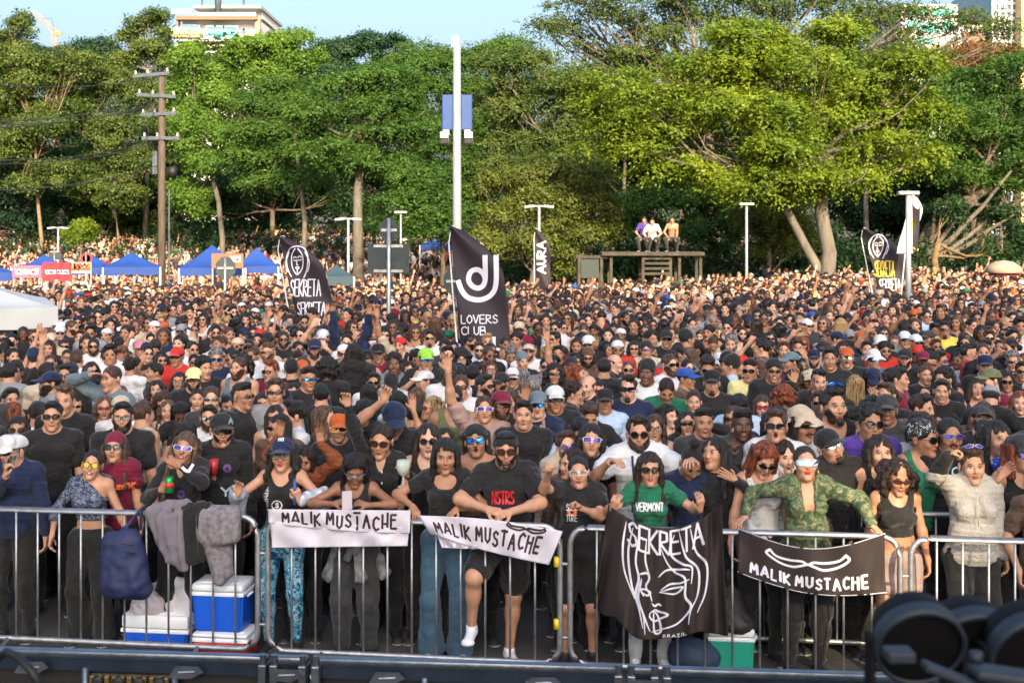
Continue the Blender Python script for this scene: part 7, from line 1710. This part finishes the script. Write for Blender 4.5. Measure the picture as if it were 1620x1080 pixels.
# ------------------------------------------------------------------ the rows behind, read off the photo. region x y g skin hair haircolour key:value...
REG = {'a': (0, 520), 'b': (200, 520), 'c': (400, 520), 'd': (600, 520), 'e': (800, 520), 'f': (1000, 520), 'g': (1200, 520), 'h': (1380, 520)}
ROWS = '''
a 810 690 f l long k G:oval:k K:6
a 1120 700 f l wavy w G:oval:r T:tee:m
a 1310 768 m l short k G:rect:x B:full F:.3 h:1.78 T:tee:k
a 1290 700 m l buzz k H:cap:e
a 1530 765 m l short n Y:130 T:tank:e
a 820 215 m l fade n Y:165 T:tee:w
a 530 440 m m buzz k H:cap:n Y:-70 T:long:g B:full
a 370 200 m l buzz k H:beanie:n Y:170 T:tee:k
a 110 350 m l short k Y:150 T:long:g
a 690 90 f l long k G:way:k
a 720 200 f m bun k G:rect:x
a 1000 80 m l buzz k B:full G:way:k T:tee:w
a 150 760 f l bob r Y:110
a 400 765 m m short k Y:180
a 120 612 m l short k Y:20
a 690 600 m l quiff w Y:-10
a 1000 490 m l quiff k P:D
a 1140 180 m m fade k Y:180
a 1270 60 f m bun k Y:180
a 1400 300 m m curly k Y:150
a 1480 100 f l bun b H:cap:i P:G
a 1300 590 f l bun r P:D
a 1150 460 f m long k Y:10
a 540 255 f l bun n
a 1190 375 m l buzz n Y:-40 P:M T:long:t
a 190 105 f m long k G:big:n:s K:135
a 30 700 f l long k G:way:k
a 980 335 f l long b Y:20 G:way:k
a 560 760 m l short k G:way:k
a 500 350 m m short k Y:160
b 720 400 m l buzz k H:cap:q G:rect:n T:long:k B:stubble h:1.76
b 910 592 m p buzz n G:slim:k:s T:tee:c h:1.76
b 880 800 m l short k G:way:s B:full T:tee:w
b 1240 560 m m fade k Y:48 G:slim:k:g T:tee:k h:1.80
b 1200 280 m l buzz n B:full Y:-30 T:tank:t h:1.80
b 1520 130 m l fade w B:full G:slim:k Y:-25
b 1550 320 m l short w G:round:r Y:-20
b 560 440 f l long k G:way:x P:H T:long:k
b 830 290 m l curly k Y:30
b 1120 190 f l longcurly k G:way:k
b 960 200 m l curly g G:way:b P:J
b 310 100 m l short b P:D
b 600 25 f l long k Y:160
b 1300 90 m m buzz k G:way:k H:capback:k P:M
b 1000 60 m m short n Y:-50
b 540 180 m m buzz k H:cap:r Y:-20 G:slim:k T:tee:r
b 300 350 m m short k Y:-70
b 320 530 f l long b
b 400 650 f p wavy n P:D G:way:k
b 440 745 f l wavy w T:tank:e
b 590 765 f d longback k P:D
b 760 620 f l bun b
b 1060 695 f l long k Y:30 T:tank:k
b 1570 520 m l short b G:slim:k
b 1500 655 f m long k
b 1590 800 f l long b G:way:n K:200
b 640 980 f l long b P:D
c 590 392 m m fade k G:slim:b Y:18 T:tee:k h:1.78
c 660 92 m m buzz k H:cap:n G:slim:p T:tank:r B:short h:1.80
c 810 5 f l bun b G:oval:k:w P:J
c 1080 132 f d long k Y:180 T:hood:k h:1.85
c 430 762 m l quiff k Y:-75 T:tee:w h:1.72
c 770 800 f p long w Y:78 T:long:h
c 920 900 m m buzz k H:snap:o G:shield:o:w T:tee:k
c 1200 742 f m long k P:D
c 1480 450 m m buzz k H:cap:k P:D
c 410 320 m l buzz k H:beanie:k Y:180
c 530 318 m l short b H:cap:o Y:20 G:way:c
c 730 575 m l short k Y:180
c 750 400 f p bun b
c 800 308 m d afro k Y:170
c 970 150 m l buzz k H:capback:w G:way:k
c 1240 200 f m long k G:slim:c
c 1340 150 m m buzz k H:snap:k
c 1560 8 m m buzz k P:F T:tee:e
c 1290 448 m m short k B:full G:way:k
c 1240 565 f k longback k Y:180
c 240 512 m l short n G:slim:k
c 430 560 f l long k G:big:s
c 340 650 m m buzz k H:beanie:k Y:160
c 110 660 f l long k G:way:r
c 480 210 f p bun b P:D
c 190 330 m l quiff r G:way:n Y:-30
c 330 5 m m buzz b B:short G:way:k T:tee:k
c 160 22 m l short k Y:180
c 1010 0 m m short k P:N T:coat:n
d 540 0 m l short k B:goatee G:way:k T:tee:w
d 700 108 m m curly k G:round:k
d 500 192 m l buzz k H:cap:x G:slim:b P:L
d 880 210 m l afro k G:oval:x:s
d 1070 122 m p short n B:stubble G:way:k T:tee:b
d 1190 130 m m buzz k G:way:k Y:20
d 740 340 m k buzz k H:cap:k G:rect:x B:short T:tee:w h:1.78
d 870 470 m l buzz n G:rect:n
d 480 432 m l buzz n H:cap:w Y:-60 T:tee:w
d 800 592 m m buzz k G:way:b T:tank:a h:1.76
d 560 700 f l long y Y:-65 G:way:r
d 700 1040 f l long b G:way:r P:F
d 1120 692 m l buzz n G:rect:p:w T:tee:s P:F h:1.76
d 1390 642 f l long n P:H
d 1540 752 m l short k T:tee:k F:.4
d 1300 452 m m buzz k H:cap:k Y:-30 B:short
d 1130 472 m l short k Y:50 B:short G:way:k
d 1420 400 m l buzz k H:cap:w P:M G:way:b
d 1180 320 f l long n Y:20 G:way:x
d 1410 162 m l curly g P:D
d 1530 240 m l buzz n H:beanie:t Y:20
d 1510 112 m l buzz k H:cap:n G:slim:k
d 1450 60 m l short k
d 320 330 f l long k
d 110 370 f l bun k G:way:k
d 450 330 f l bun y Y:180
d 400 600 f l longback w Y:180
d 400 200 f m long k P:D
d 160 250 m d curly k
d 200 640 f m longback k Y:180
d 370 762 m m short k T:tee:n Y:170
d 850 382 f m short k Y:180
d 1000 372 m l short k Y:180
d 600 350 m l buzz k H:cap:k
e 340 650 m p buzz n H:cap:t G:way:b T:long:n P:Q
e 480 560 f m bun k G:way:n T:tank:k
e 520 352 f m longcurly k G:slim:k
e 760 360 f l longcurly r Y:80
e 740 562 m l curly b Y:80 G:round:x T:long:k
e 880 202 m m long k H:beanie:h G:oval:k B:full T:hood:h
e 700 285 m l short n P:F H:cap:k
e 1050 292 m m buzz k Y:180 T:tee:k
e 1170 252 m p grey_bald n Y:60
e 1310 320 f l bun w G:round:k
e 1310 492 m p quiff k G:shield:k T:tee:n B:goatee Y:-8 h:1.76
e 1510 332 m d buzz k H:beanie:k T:tee:w Y:-15 h:1.80
e 1060 632 m m buzz k H:snap:k
e 990 530 f l bangs k G:way:r
e 900 762 m l short n P:D
e 880 480 m p grey_bald n Y:-30
e 790 932 m m short k G:round:k P:D
e 430 290 m l short k G:way:k
e 450 160 f l long y G:way:r
e 290 150 f l long n P:K
e 560 162 m m short k
e 520 10 m l short k G:slim:k Y:-40
e 740 140 f m bun k H:beanie:k Y:180
e 1180 60 f p long k G:way:r:w
e 1370 110 f l long k G:oval:k
e 1500 112 m l buzz k H:capback:k G:slim:p
e 1560 10 m m curly k Y:30
e 180 400 f l longback g Y:180
e 300 490 m l short g Y:160
f 400 250 m p buzz n B:full Y:35 G:way:k T:tee:w h:1.80
f 850 432 m l buzz k H:snap:k T:tee:k B:goatee h:1.76
f 1260 312 m l fade k G:way:k Y:-15 T:tee:q h:1.78
f 1140 682 m m short k P:D T:long:b h:1.74
f 1390 690 f p bob n G:way:r
f 1510 302 m m buzz k H:capback:k G:oval:k T:tee:k P:J
f 1380 90 m l short k Y:-100 T:tee:h G:way:y:g
f 1060 60 m l curly g B:full Y:-10
f 860 60 f l bun n P:D
f 800 260 m l short b G:way:k P:D
f 1040 270 m m buzz k H:beanie:k Y:-90
f 580 400 m m buzz k H:cap:u Y:60
f 480 150 m l quiff k G:way:x P:D
f 680 110 f m longcurly k P:D
f 370 0 m l buzz k H:cap:k G:way:k T:tee:k
f 170 10 m l short k Y:20 G:way:k
f 590 0 m m buzz k H:beanie:k Y:120
f 660 642 f l bun b T:tee:k
f 590 860 f l wavy k G:slim:k T:long:k P:R
f 390 790 f p longcurly k Y:40 T:tank:k
f 240 900 f l long n G:way:x
f 760 830 m m fade k T:tee:c Y:10
g 650 432 m l quiff k P:I T:long:k
g 370 420 f l longback k P:D Y:60
g 270 600 f l afro r Y:180
g 1030 470 f l longback y Y:180
g 790 290 f l long b G:way:k
g 940 180 m l buzz k H:cap:o G:way:s B:moustache T:tee:k h:1.78
g 590 210 m p buzz k H:snap:n B:stubble
g 1230 212 m l short n H:bucket:w G:way:b
g 1210 402 f p long k H:cap:n P:D
g 1380 450 m m short k Y:-100
g 1500 402 m l short k Y:70 T:tee:m
g 1370 580 f p pony n Y:-60
g 340 232 m m buzz k H:cap:t Y:-60
g 1100 0 m m buzz k H:cap:o G:slim:p B:full
g 850 10 m l buzz k H:cap:n Y:60
g 420 90 m l short n P:G
g 270 120 m l short n
g 1450 50 f l long w G:way:x
g 1560 8 m l buzz k H:cap:w G:way:k
g 1560 200 m l buzz k H:cap:k P:H B:short
g 760 190 m m short k
g 1160 110 m l short k
g 680 110 f m bun k
g 130 10 f l long k G:way:k
g 1000 812 f l longback k Y:180
g 640 792 f l bun n Y:180
h 760 402 m l curly k Y:-50 T:tee:k P:L
h 1280 600 m l buzz k H:cap:g P:D Y:170 T:long:k
h 1260 410 m p short k H:cap:a Y:-60 T:tee:m
h 1200 270 m l buzz k H:snap:n
h 1040 140 m l fade k Y:90 T:tee:r P:H
h 1210 100 m m fade k P:J
h 770 -95 m m short k T:tee:y B:goatee G:way:k h:1.80 F:.4
h 970 22 m l short n P:D
h 1250 2 m p quiff n G:way:n
h 1480 90 m l quiff n G:slim:s:w
h 1540 10 f l bun b H:cap:h
h 1500 232 m l curly g G:slim:k
h 720 222 m m short k G:slim:p Y:60
h 540 222 m d buzz k H:cap:m
h 350 202 m l buzz k H:cap:v P:H
h 560 372 f l bun n Y:20
h 1575 650 f p long r
h 1440 440 f m long k G:way:k
h 1600 330 m m short k G:way:k
h 600 0 m m buzz k H:cap:c Y:-40
h 560 870 f l wavy n P:U Y:-20
h 150 560 m l short n Y:-30
h 30 720 m m curly k Y:150 T:coat:k
'''
UND = {}
def parse(tok):
    d = {}
    for k in tok:
        a, *v = k.split(':')
        if a in 'HGT': d[a] = tuple(v)
        elif a in 'YF': d[a] = float(v[0])
        elif a == 'h': d['h'] = float(v[0])
        elif a == 'K': continue
        else: d[a] = v[0]
    return d
items = []
for ln in ROWS.strip().split('\n'):
    r, x, y, g, sk, hr, hcl, *rest = ln.split()
    kk = parse(rest); ky = [t for t in rest if t.startswith('K:')]
    X0, Y0 = REG[r]; x, y = float(x), float(y)
    if r in 'ab' and ky and int(ky[0][2:]) in (135,): Y0 = 640
    items.append((X0 + x / 6.75, Y0 + y / 6.75, g, sk, hr, hcl, kk))
items.sort(key=lambda q: -q[1])
for it in items: person(*it[:6], **it[6])
n_named = len(PEOPLE)
# the rest of the countable people: random but plausible, filling the gaps the photo's rows leave
rg = random.Random(11)
def rnd_person(px, yt):
    g = 'm' if rg.random() < .55 else 'f'
    sk = rg.choice('plllmmmtl' if rg.random() < .9 else 'dk')
    kw = {}
    if g == 'm': hr = rg.choice(['short', 'short', 'buzz', 'fade', 'quiff', 'curly']); hcl = rg.choice('kkkbbn')
    else: hr = rg.choice(['long', 'long', 'wavy', 'bun', 'bob', 'longcurly', 'bangs']); hcl = rg.choice('kkbbnnwyr')
    if rg.random() < (.28 if g == 'm' else .06): kw['H'] = (rg.choice(['cap', 'cap', 'capback', 'snap']), rg.choice('kkknngwecm'))
    if rg.random() < .58: kw['G'] = (rg.choice(['way', 'way', 'slim', 'round', 'oval', 'rect']), rg.choice('kkkkknxnbrp'))
    if g == 'm' and rg.random() < .45: kw['B'] = rg.choice(['short', 'full', 'stubble', 'goatee', 'moustache'])
    kw['T'] = (rg.choice(['tee', 'tee', 'long'] if g == 'm' else ['tee', 'tank', 'tank', 'long']), rg.choice('kkkkkkccnwwgemvhtk'))
    kw['P'] = rg.choice('AAAABBCCDJKKSAABCDEGHIL' if rg.random() < .8 else 'OP')
    kw['Y'] = rg.uniform(-14, 14) + (180 if rg.random() < .07 else 0)
    if rg.random() < .15: kw['F'] = .4
    return person(px, yt, g, sk, hr, hcl, h=rg.gauss(1.75, .05) if g == 'm' else rg.gauss(1.64, .045), **kw)
def free(X, Y, r): return all((X - q[0]) ** 2 + ((Y - q[1]) * .85) ** 2 > r * r for q in PEOPLE)
D = 9.55; NMAX = 300
while len(PEOPLE) < NMAX and D < 22:
    half = D * .415 + .3
    for i in range(int(half * 2 / .12)):
        X = rg.uniform(-half, half); Yd = max(D + rg.uniform(-.1, .1), YB(X) + .36 + (0 if abs(X) < 9 else 0))
        if len(PEOPLE) >= NMAX: break
        if free(X, Yd, .44): rnd_person(810 + X * FP / Yd, YH + (HC - 1.70) * FP / Yd)
    D += .22
DSTUFF = D
print('individuals', len(PEOPLE), 'named', n_named, 'filled to', round(D, 2), round(time.time() - T0, 1))

# labels: make every person's label single that person out
def short_lm(q):
    return q
groups = {}
for i, q in enumerate(PEOPLE):
    groups.setdefault(q[5]['label'], []).append(i)
LMK = [(22, 'the leftmost cap wearer'), (146, 'the yellow glasses'), (292, 'the green can'), (351, 'the letter Y sweatshirt'), (447, 'the patterned leggings'), (564, 'the phone reader at the rail'), (640, 'the balloon glass'), (705, 'the square necked tee'), (800, 'the clasped tattooed hands'), (915, 'the white cat eye glasses'), (1028, 'the big black flag'), (1130, 'the very long straight hair'), (1207, 'the copper red hair'), (1274, 'the camouflage blouse'), (1376, 'the purple t-shirt'), (1419, 'the curly crop top'), (1502, 'the K C sweatshirt'), (1578, 'the blue neckerchief'), (1640, 'the right edge')]
def landmark(q):
    px = 810 + q[0] * FP / q[1]; n = min(LMK, key=lambda l: abs(l[0] - px))[1]; r = (q[1] - 9.3)
    return ('just behind ' if r < 1.2 else 'a few rows behind ' if r < 3.2 else 'midway back above ' if r < 6 else 'far back above ') + n
for lab, ids in groups.items():
    if len(ids) > 1:
        for i in ids: PEOPLE[i][5]['label'] = lab.replace('person with ', '').replace(', back turned', ' seen from behind') + ', ' + landmark(PEOPLE[i])
seen = {}
for i, q in enumerate(PEOPLE): seen.setdefault(q[5]['label'], []).append(i)
for lab, ids in seen.items():
    if len(ids) > 1:
        ids.sort(key=lambda i: PEOPLE[i][0] / PEOPLE[i][1]); N = ['leftmost', 'second from left', 'third from left', 'fourth from left', 'fifth from left', 'sixth from left', 'seventh from left']
        for j, i in enumerate(ids): PEOPLE[i][5]['label'] = ('rightmost' if j == len(ids) - 1 else N[min(j, 6)]) + ' of %d: ' % len(ids) + lab
for q in PEOPLE:
    w = q[5]['label'].split()
    if len(w) > 16:
        s = q[5]['label']
        for a, b in ((' mirrored', ''), (' hair,', ','), ('tied back', 'tied'), (' peaked', ''), (', looking down', ''), ('person with ', ''), (' seen from behind', ''), (' dark glasses,', ''), (' t-shirt', ' shirt'), (' the ', ' ')):
            if len(s.split()) > 16: s = s.replace(a, b)
        q[5]['label'] = s
for o in bpy.data.objects:
    if '_p' in o:
        q = PEOPLE[o['_p']]; o['label'] = ' '.join(('phone held up by ' + q[5]['label']).replace('person with ', 'person with ').split()[:16]); del o['_p']

# ------------------------------------------------------------------ everybody farther back: one mass of people instanced over points
def inst_mat(name, cols, rough, bump=0, stretch=None):
    m = bpy.data.materials.new(name); m.use_nodes = True; nt = m.node_tree; b = nt.nodes['Principled BSDF']; b.inputs['Roughness'].default_value = rough; b.inputs['Specular IOR Level'].default_value = .3
    a = nt.nodes.new('ShaderNodeAttribute'); a.attribute_type = 'INSTANCER'; a.attribute_name = name.split('_')[1]
    rp = nt.nodes.new('ShaderNodeValToRGB'); rp.color_ramp.interpolation = 'CONSTANT'; el = rp.color_ramp.elements
    tot = sum(w for w, c in cols); acc = 0
    while len(el) < len(cols): el.new(.5)
    for i, (w, c) in enumerate(cols): el[i].position = acc / tot; el[i].color = (*c, 1); acc += w
    nt.links.new(a.outputs['Fac'], rp.inputs[0]); nt.links.new(rp.outputs[0], b.inputs['Base Color'])
    return m
IS = inst_mat('crowd_ra_skin', [(5, SKIN['p']), (8, SKIN['l']), (5, SKIN['m']), (2, SKIN['t']), (1, SKIN['d'])], .5)
IC = inst_mat('crowd_rb_cloth', [(9, CLOTH['k']), (3, CLOTH['c']), (2, CLOTH['n']), (4, CLOTH['w']), (2.5, CLOTH['g']), (2, CLOTH['e']), (.8, CLOTH['m']), (.5, CLOTH['v']), (.5, CLOTH['r']), (.3, CLOTH['y']), (.4, CLOTH['b']), (1, CLOTH['h'])], .85)
IH = inst_mat('crowd_rc_hair', [(9, HAIR['k']), (6, HAIR['b']), (3, HAIR['n']), (1, HAIR['w']), (.7, HAIR['y']), (.4, HAIR['r']), (.3, HAIR['g'])], .4)
IT = inst_mat('crowd_rd_hat', [(6, CLOTH['k']), (3, CLOTH['n']), (3, CLOTH['w']), (1, CLOTH['g']), (1, CLOTH['e']), (.6, CLOTH['r']), (.5, CLOTH['u']), (.4, CLOTH['v']), (.4, CLOTH['o'])], .8)
def fix_attr(m, n): 
    for x in m.node_tree.nodes:
        if x.type == 'ATTRIBUTE': x.attribute_name = n
for m, n in ((IS, 'ra'), (IC, 'rb'), (IH, 'rc'), (IT, 'rd')): fix_attr(m, n)
def variant(g, pose, hair, hat, glass, beard, kind, res):
    fg = fig(g, pose, 0.0); V = []; Fq = []; M = []; n = 0; mats = [IS, IC, IH, IT, m_lens('k'), m_cloth('k'), M_LIP]
    def add(v, q, m, T=None):
        nonlocal n
        if T is not None: v = v @ np.array(T.to_3x3()).T + np.array(T.translation)
        V.append(v); Fq.append(q + n); M.append(np.full(len(q), m) if np.isscalar(m) else m); n += len(v)
    k = ('vb', g, pose, res)
    if k not in CACHE:
        me = body_mesh(fg, res); co = np.empty(len(me.vertices) * 3, np.float32); me.vertices.foreach_get('co', co); qs = np.empty(len(me.loops), np.int32); me.loops.foreach_get('vertex_index', qs)
        mi = np.empty(len(me.polygons), np.int32); me.polygons.foreach_get('material_index', mi); ok = len(qs) == 4 * len(mi)
        CACHE[k] = (co.reshape(-1, 3), qs.reshape(-1, 4), np.where(mi == 0, 0, np.where(mi == 1, 6, 4))); bpy.data.meshes.remove(me)
    add(*CACHE[k])
    k = ('vt', g, pose, kind, res)
    if k not in CACHE:
        me = top_mesh(fg, kind, res * 1.1); co = np.empty(len(me.vertices) * 3, np.float32); me.vertices.foreach_get('co', co); qs = np.empty(len(me.loops), np.int32); me.loops.foreach_get('vertex_index', qs); CACHE[k] = (co.reshape(-1, 3), qs.reshape(-1, 4)); bpy.data.meshes.remove(me)
    add(*CACHE[k], 1)
    k = ('vl', g, res)
    if k not in CACHE:
        me = legs_mesh(fig(g, 'A', 0.0), 'jeans', .022); co = np.empty(len(me.vertices) * 3, np.float32); me.vertices.foreach_get('co', co); qs = np.empty(len(me.loops), np.int32); me.loops.foreach_get('vertex_index', qs); CACHE[k] = (co.reshape(-1, 3), qs.reshape(-1, 4)); bpy.data.meshes.remove(me)
    add(*CACHE[k], 5)
    Mh = Mhead(fg)
    v, q = hair_mesh(hair, max(.010, res * .75), len(V)); add(v, q, 2, Mh)
    if hat: v, q = hair_mesh(hat, .010, 0); add(v, q, 3, Mh @ Matrix.Scale(1.02, 4))
    if glass:
        for s in (-1, 1): v, q = sph((s * .033, -.098, .004), (.027, .008, .017), 4); add(v, q, 4, Mh)
    if beard: v, q = beard_mesh('short', h=.009); add(v, q, 2, Mh)
    me = meshdata('crowd_figure', np.vstack(V), np.vstack(Fq), mats, True, np.concatenate(M))
    return bpy.data.objects.new('crowd_figure', me)
vr = random.Random(5); VARS = []
for i in range(36):
    g = 'm' if i % 2 else 'f'
    pose = 'AABCDKAJABEOCSAPAGHBAKIBCAAAKBACADLA'[i]
    hair = vr.choice(['short', 'buzz', 'buzz', 'fade', 'curly', 'quiff']) if g == 'm' else vr.choice(['long', 'longback', 'wavy', 'bun', 'bob', 'bun'])
    hat = vr.choice(['cap', 'capback']) if (g == 'm' and vr.random() < .3) else None
    VARS.append(variant(g, pose, 'buzz' if hat else hair, hat, vr.random() < .6, g == 'm' and vr.random() < .4, vr.choice(['tee', 'tee', 'tank'] if g == 'm' else ['tee', 'tank', 'tank']), .0135))
print('variants', round(time.time() - T0, 1), sum(len(v.data.polygons) for v in VARS))
def mass(name, pts, label):
    me = bpy.data.meshes.new(name); n = len(pts); me.vertices.add(n)
    me.vertices.foreach_set('co', np.array([p[:3] for p in pts], np.float32).ravel())
    r = np.random.default_rng(len(pts))
    for nm, ar in (('rz', [p[3] for p in pts]), ('sc', [p[4] for p in pts]), ('ra', r.random(n)), ('rb', r.random(n)), ('rc', r.random(n)), ('rd', r.random(n))):
        at = me.attributes.new(nm, 'FLOAT', 'POINT'); at.data.foreach_set('value', np.array(ar, np.float32))
    at = me.attributes.new('vi', 'INT', 'POINT'); at.data.foreach_set('value', np.array([p[5] for p in pts], np.int32))
    o = bpy.data.objects.new(name, me); COL.objects.link(o); tag(o, label, 'crowd', kind='stuff')
    ng = bpy.data.node_groups.new('crowd_' + name, 'GeometryNodeTree'); ng.interface.new_socket('Geometry', in_out='INPUT', socket_type='NodeSocketGeometry'); ng.interface.new_socket('Geometry', in_out='OUTPUT', socket_type='NodeSocketGeometry')
    N = ng.nodes; Lk = ng.links; gi = N.new('NodeGroupInput'); go = N.new('NodeGroupOutput'); jn = N.new('GeometryNodeJoinGeometry')
    ip = N.new('GeometryNodeInstanceOnPoints'); g2i = N.new('GeometryNodeGeometryToInstance')
    for v in VARS[::-1]:
        oi = N.new('GeometryNodeObjectInfo'); oi.inputs['Object'].default_value = v; oi.inputs['As Instance'].default_value = True; Lk.new(oi.outputs['Geometry'], g2i.inputs[0])
    Lk.new(g2i.outputs[0], ip.inputs['Instance']); ip.inputs['Pick Instance'].default_value = True
    def attr(nm, ty='FLOAT'): a = N.new('GeometryNodeInputNamedAttribute'); a.data_type = ty; a.inputs[0].default_value = nm; return a.outputs[0]
    cx = N.new('ShaderNodeCombineXYZ'); Lk.new(attr('rz'), cx.inputs[2]); 
    e2r = N.new('FunctionNodeEulerToRotation'); Lk.new(cx.outputs[0], e2r.inputs[0]); Lk.new(e2r.outputs[0], ip.inputs['Rotation'])
    Lk.new(attr('sc'), ip.inputs['Scale']); Lk.new(attr('vi', 'INT'), ip.inputs['Instance Index'])
    Lk.new(gi.outputs[0], ip.inputs['Points']); Lk.new(ip.outputs[0], go.inputs[0])
    md = o.modifiers.new('crowd', 'NODES'); md.node_group = ng
    return o
pts = []
cell = {}
def ok(X, Y, r):
    cx, cy = int(X // .5), int(Y // .5)
    for i in (-1, 0, 1):
        for j in (-1, 0, 1):
            for (a, b) in cell.get((cx + i, cy + j), ()):
                if (a - X) ** 2 + (b - Y) ** 2 < r * r: return False
    return True
for q in PEOPLE: cell.setdefault((int(q[0] // .5), int(q[1] // .5)), []).append((q[0], q[1]))
OBST = [(o.location.x, o.location.y, .45) for o in bpy.data.objects if o.parent is None and o.type == 'EMPTY' and o.get('category') in ('tree', 'pole', 'street lamp', 'road sign', 'flag')]
def addp(X, Y, r, out, sc=None):
    if not ok(X, Y, r) or any(abs(X - a) < c and abs(Y - b) < c for a, b, c in OBST): return
    cell.setdefault((int(X // .5), int(Y // .5)), []).append((X, Y))
    out.append((X, Y, float(gz(X, Y)), -math.atan2(X, Y) * .7 + rg.gauss(0, .28) + (math.pi if rg.random() < .05 else 0), sc or min(1.04, rg.gauss(.975, .045)), rg.randrange(len(VARS))))
D = max(DSTUFF - 1.6, 15)
while D < 44.5:
    half = D * .415 + .6
    for i in range(int(half * 2 / .10)):
        X = rg.uniform(-half, half); addp(X, D + rg.uniform(-.15, .15), .40 if D < 30 else .44, pts)
    D += .27
while D < 52:                                   # thinner fringe around the tents and under the trees
    half = D * .415
    for i in range(int(half * 2 / .5)):
        X = rg.uniform(-half, half)
        if X > 3 and rg.random() < .5: continue
        addp(X, D + rg.uniform(-.3, .3), .6, pts)
    D += .55
mass('standing_crowd', pts, 'dense standing crowd of far away people filling the forecourt behind the nearer rows')
pts2 = []
D = 56.0
while D < 86:
    for i in range(int(46 / .45)):
        X = rg.uniform(-D * .42, -1 + rg.uniform(-2, 2)) if D > 58 else rg.uniform(-D * .42, -4)
        addp(X, D + rg.uniform(-.3, .3), .58 if X < -12 else .66, pts2)
    D += .6
mass('slope_crowd', pts2, 'crowd standing on the grassy slope behind the blue tents at left')
print('mass', len(pts), len(pts2), round(time.time() - T0, 1))
# three people up on the wooden platform
k = 41 / FP
for (px, yt, g, sk, hr, hcl, T_, P_, lab) in ((1019, 361, 'm', 'm', 'curly', 'k', ('tee', 'p'), 'A', 'person in purple shirt sitting at left on the wooden platform'), (1032, 358, 'm', 'l', 'short', 'b', ('tee', 'w'), 'D', 'person in white t-shirt bending forward on the wooden platform'), (1063, 357, 'm', 'm', 'short', 'k', None, 'L', 'bare chested person on the right of the wooden platform')):
    Z = HC - (401 - YH) * k + .07; Xp = (px - 810) * k; top = HC - (yt - YH) * k
    def kneel(L2=None): return {'L': ((-.13, -.30, .50 + .40), (-.2, -1, .2), (-.2, -1, 0)), 'R': ((.13, -.30, .50 + .40), (.2, -1, .2), (.2, -1, 0))}
    sit = {'L': ((-.16, -.20, .58), (-.3, -1, .6), (-.2, -1, 0)), 'R': ((.16, -.22, .58), (.3, -1, .6), (.2, -1, 0))}
    A_ = POSE[P_]; lean = 28 if 'bending' in lab else 8
    fg = figure(g, 0, (( -.16, -.36, .95), (-1, .2, 0), (.3, -.6, -.6), (0, -.3, -1), .5) if 'bending' in lab else ((-.14, -.26, 1.0), (-1, .3, 0), (.2, -.6, -.6), (0, -.2, -1), .5), ((.16, -.36, .95), (1, .2, 0), (-.3, -.6, -.6), (0, -.3, -1), .5), (0, 0 - lean * .4, 0), lean, 0, sit)
    t = empty('person', (Xp, 41 - .1, Z - .47), R(-10)); t.scale = (.93,) * 3; tag(t, lab, 'person', 'people on the wooden platform')
    b = link('body', body_mesh(fg, .012), t); setmat(b, 0, m_skin(sk))
    if T_: link('shirt', top_mesh(fg, T_[0], .013), t, m_cloth(T_[1]))
    link('trousers', legs_mesh(fg, 'jeans', .014), t, m_cloth('c'))
    for S in 'LR': link('shoe', shoe_mesh(fg, .012, 'shoe', S), t)
    o = link('hair', thair(hr), t, m_hair(hcl)); o.matrix_local = Mhead(fg)
print('total', round(time.time() - T0, 1))
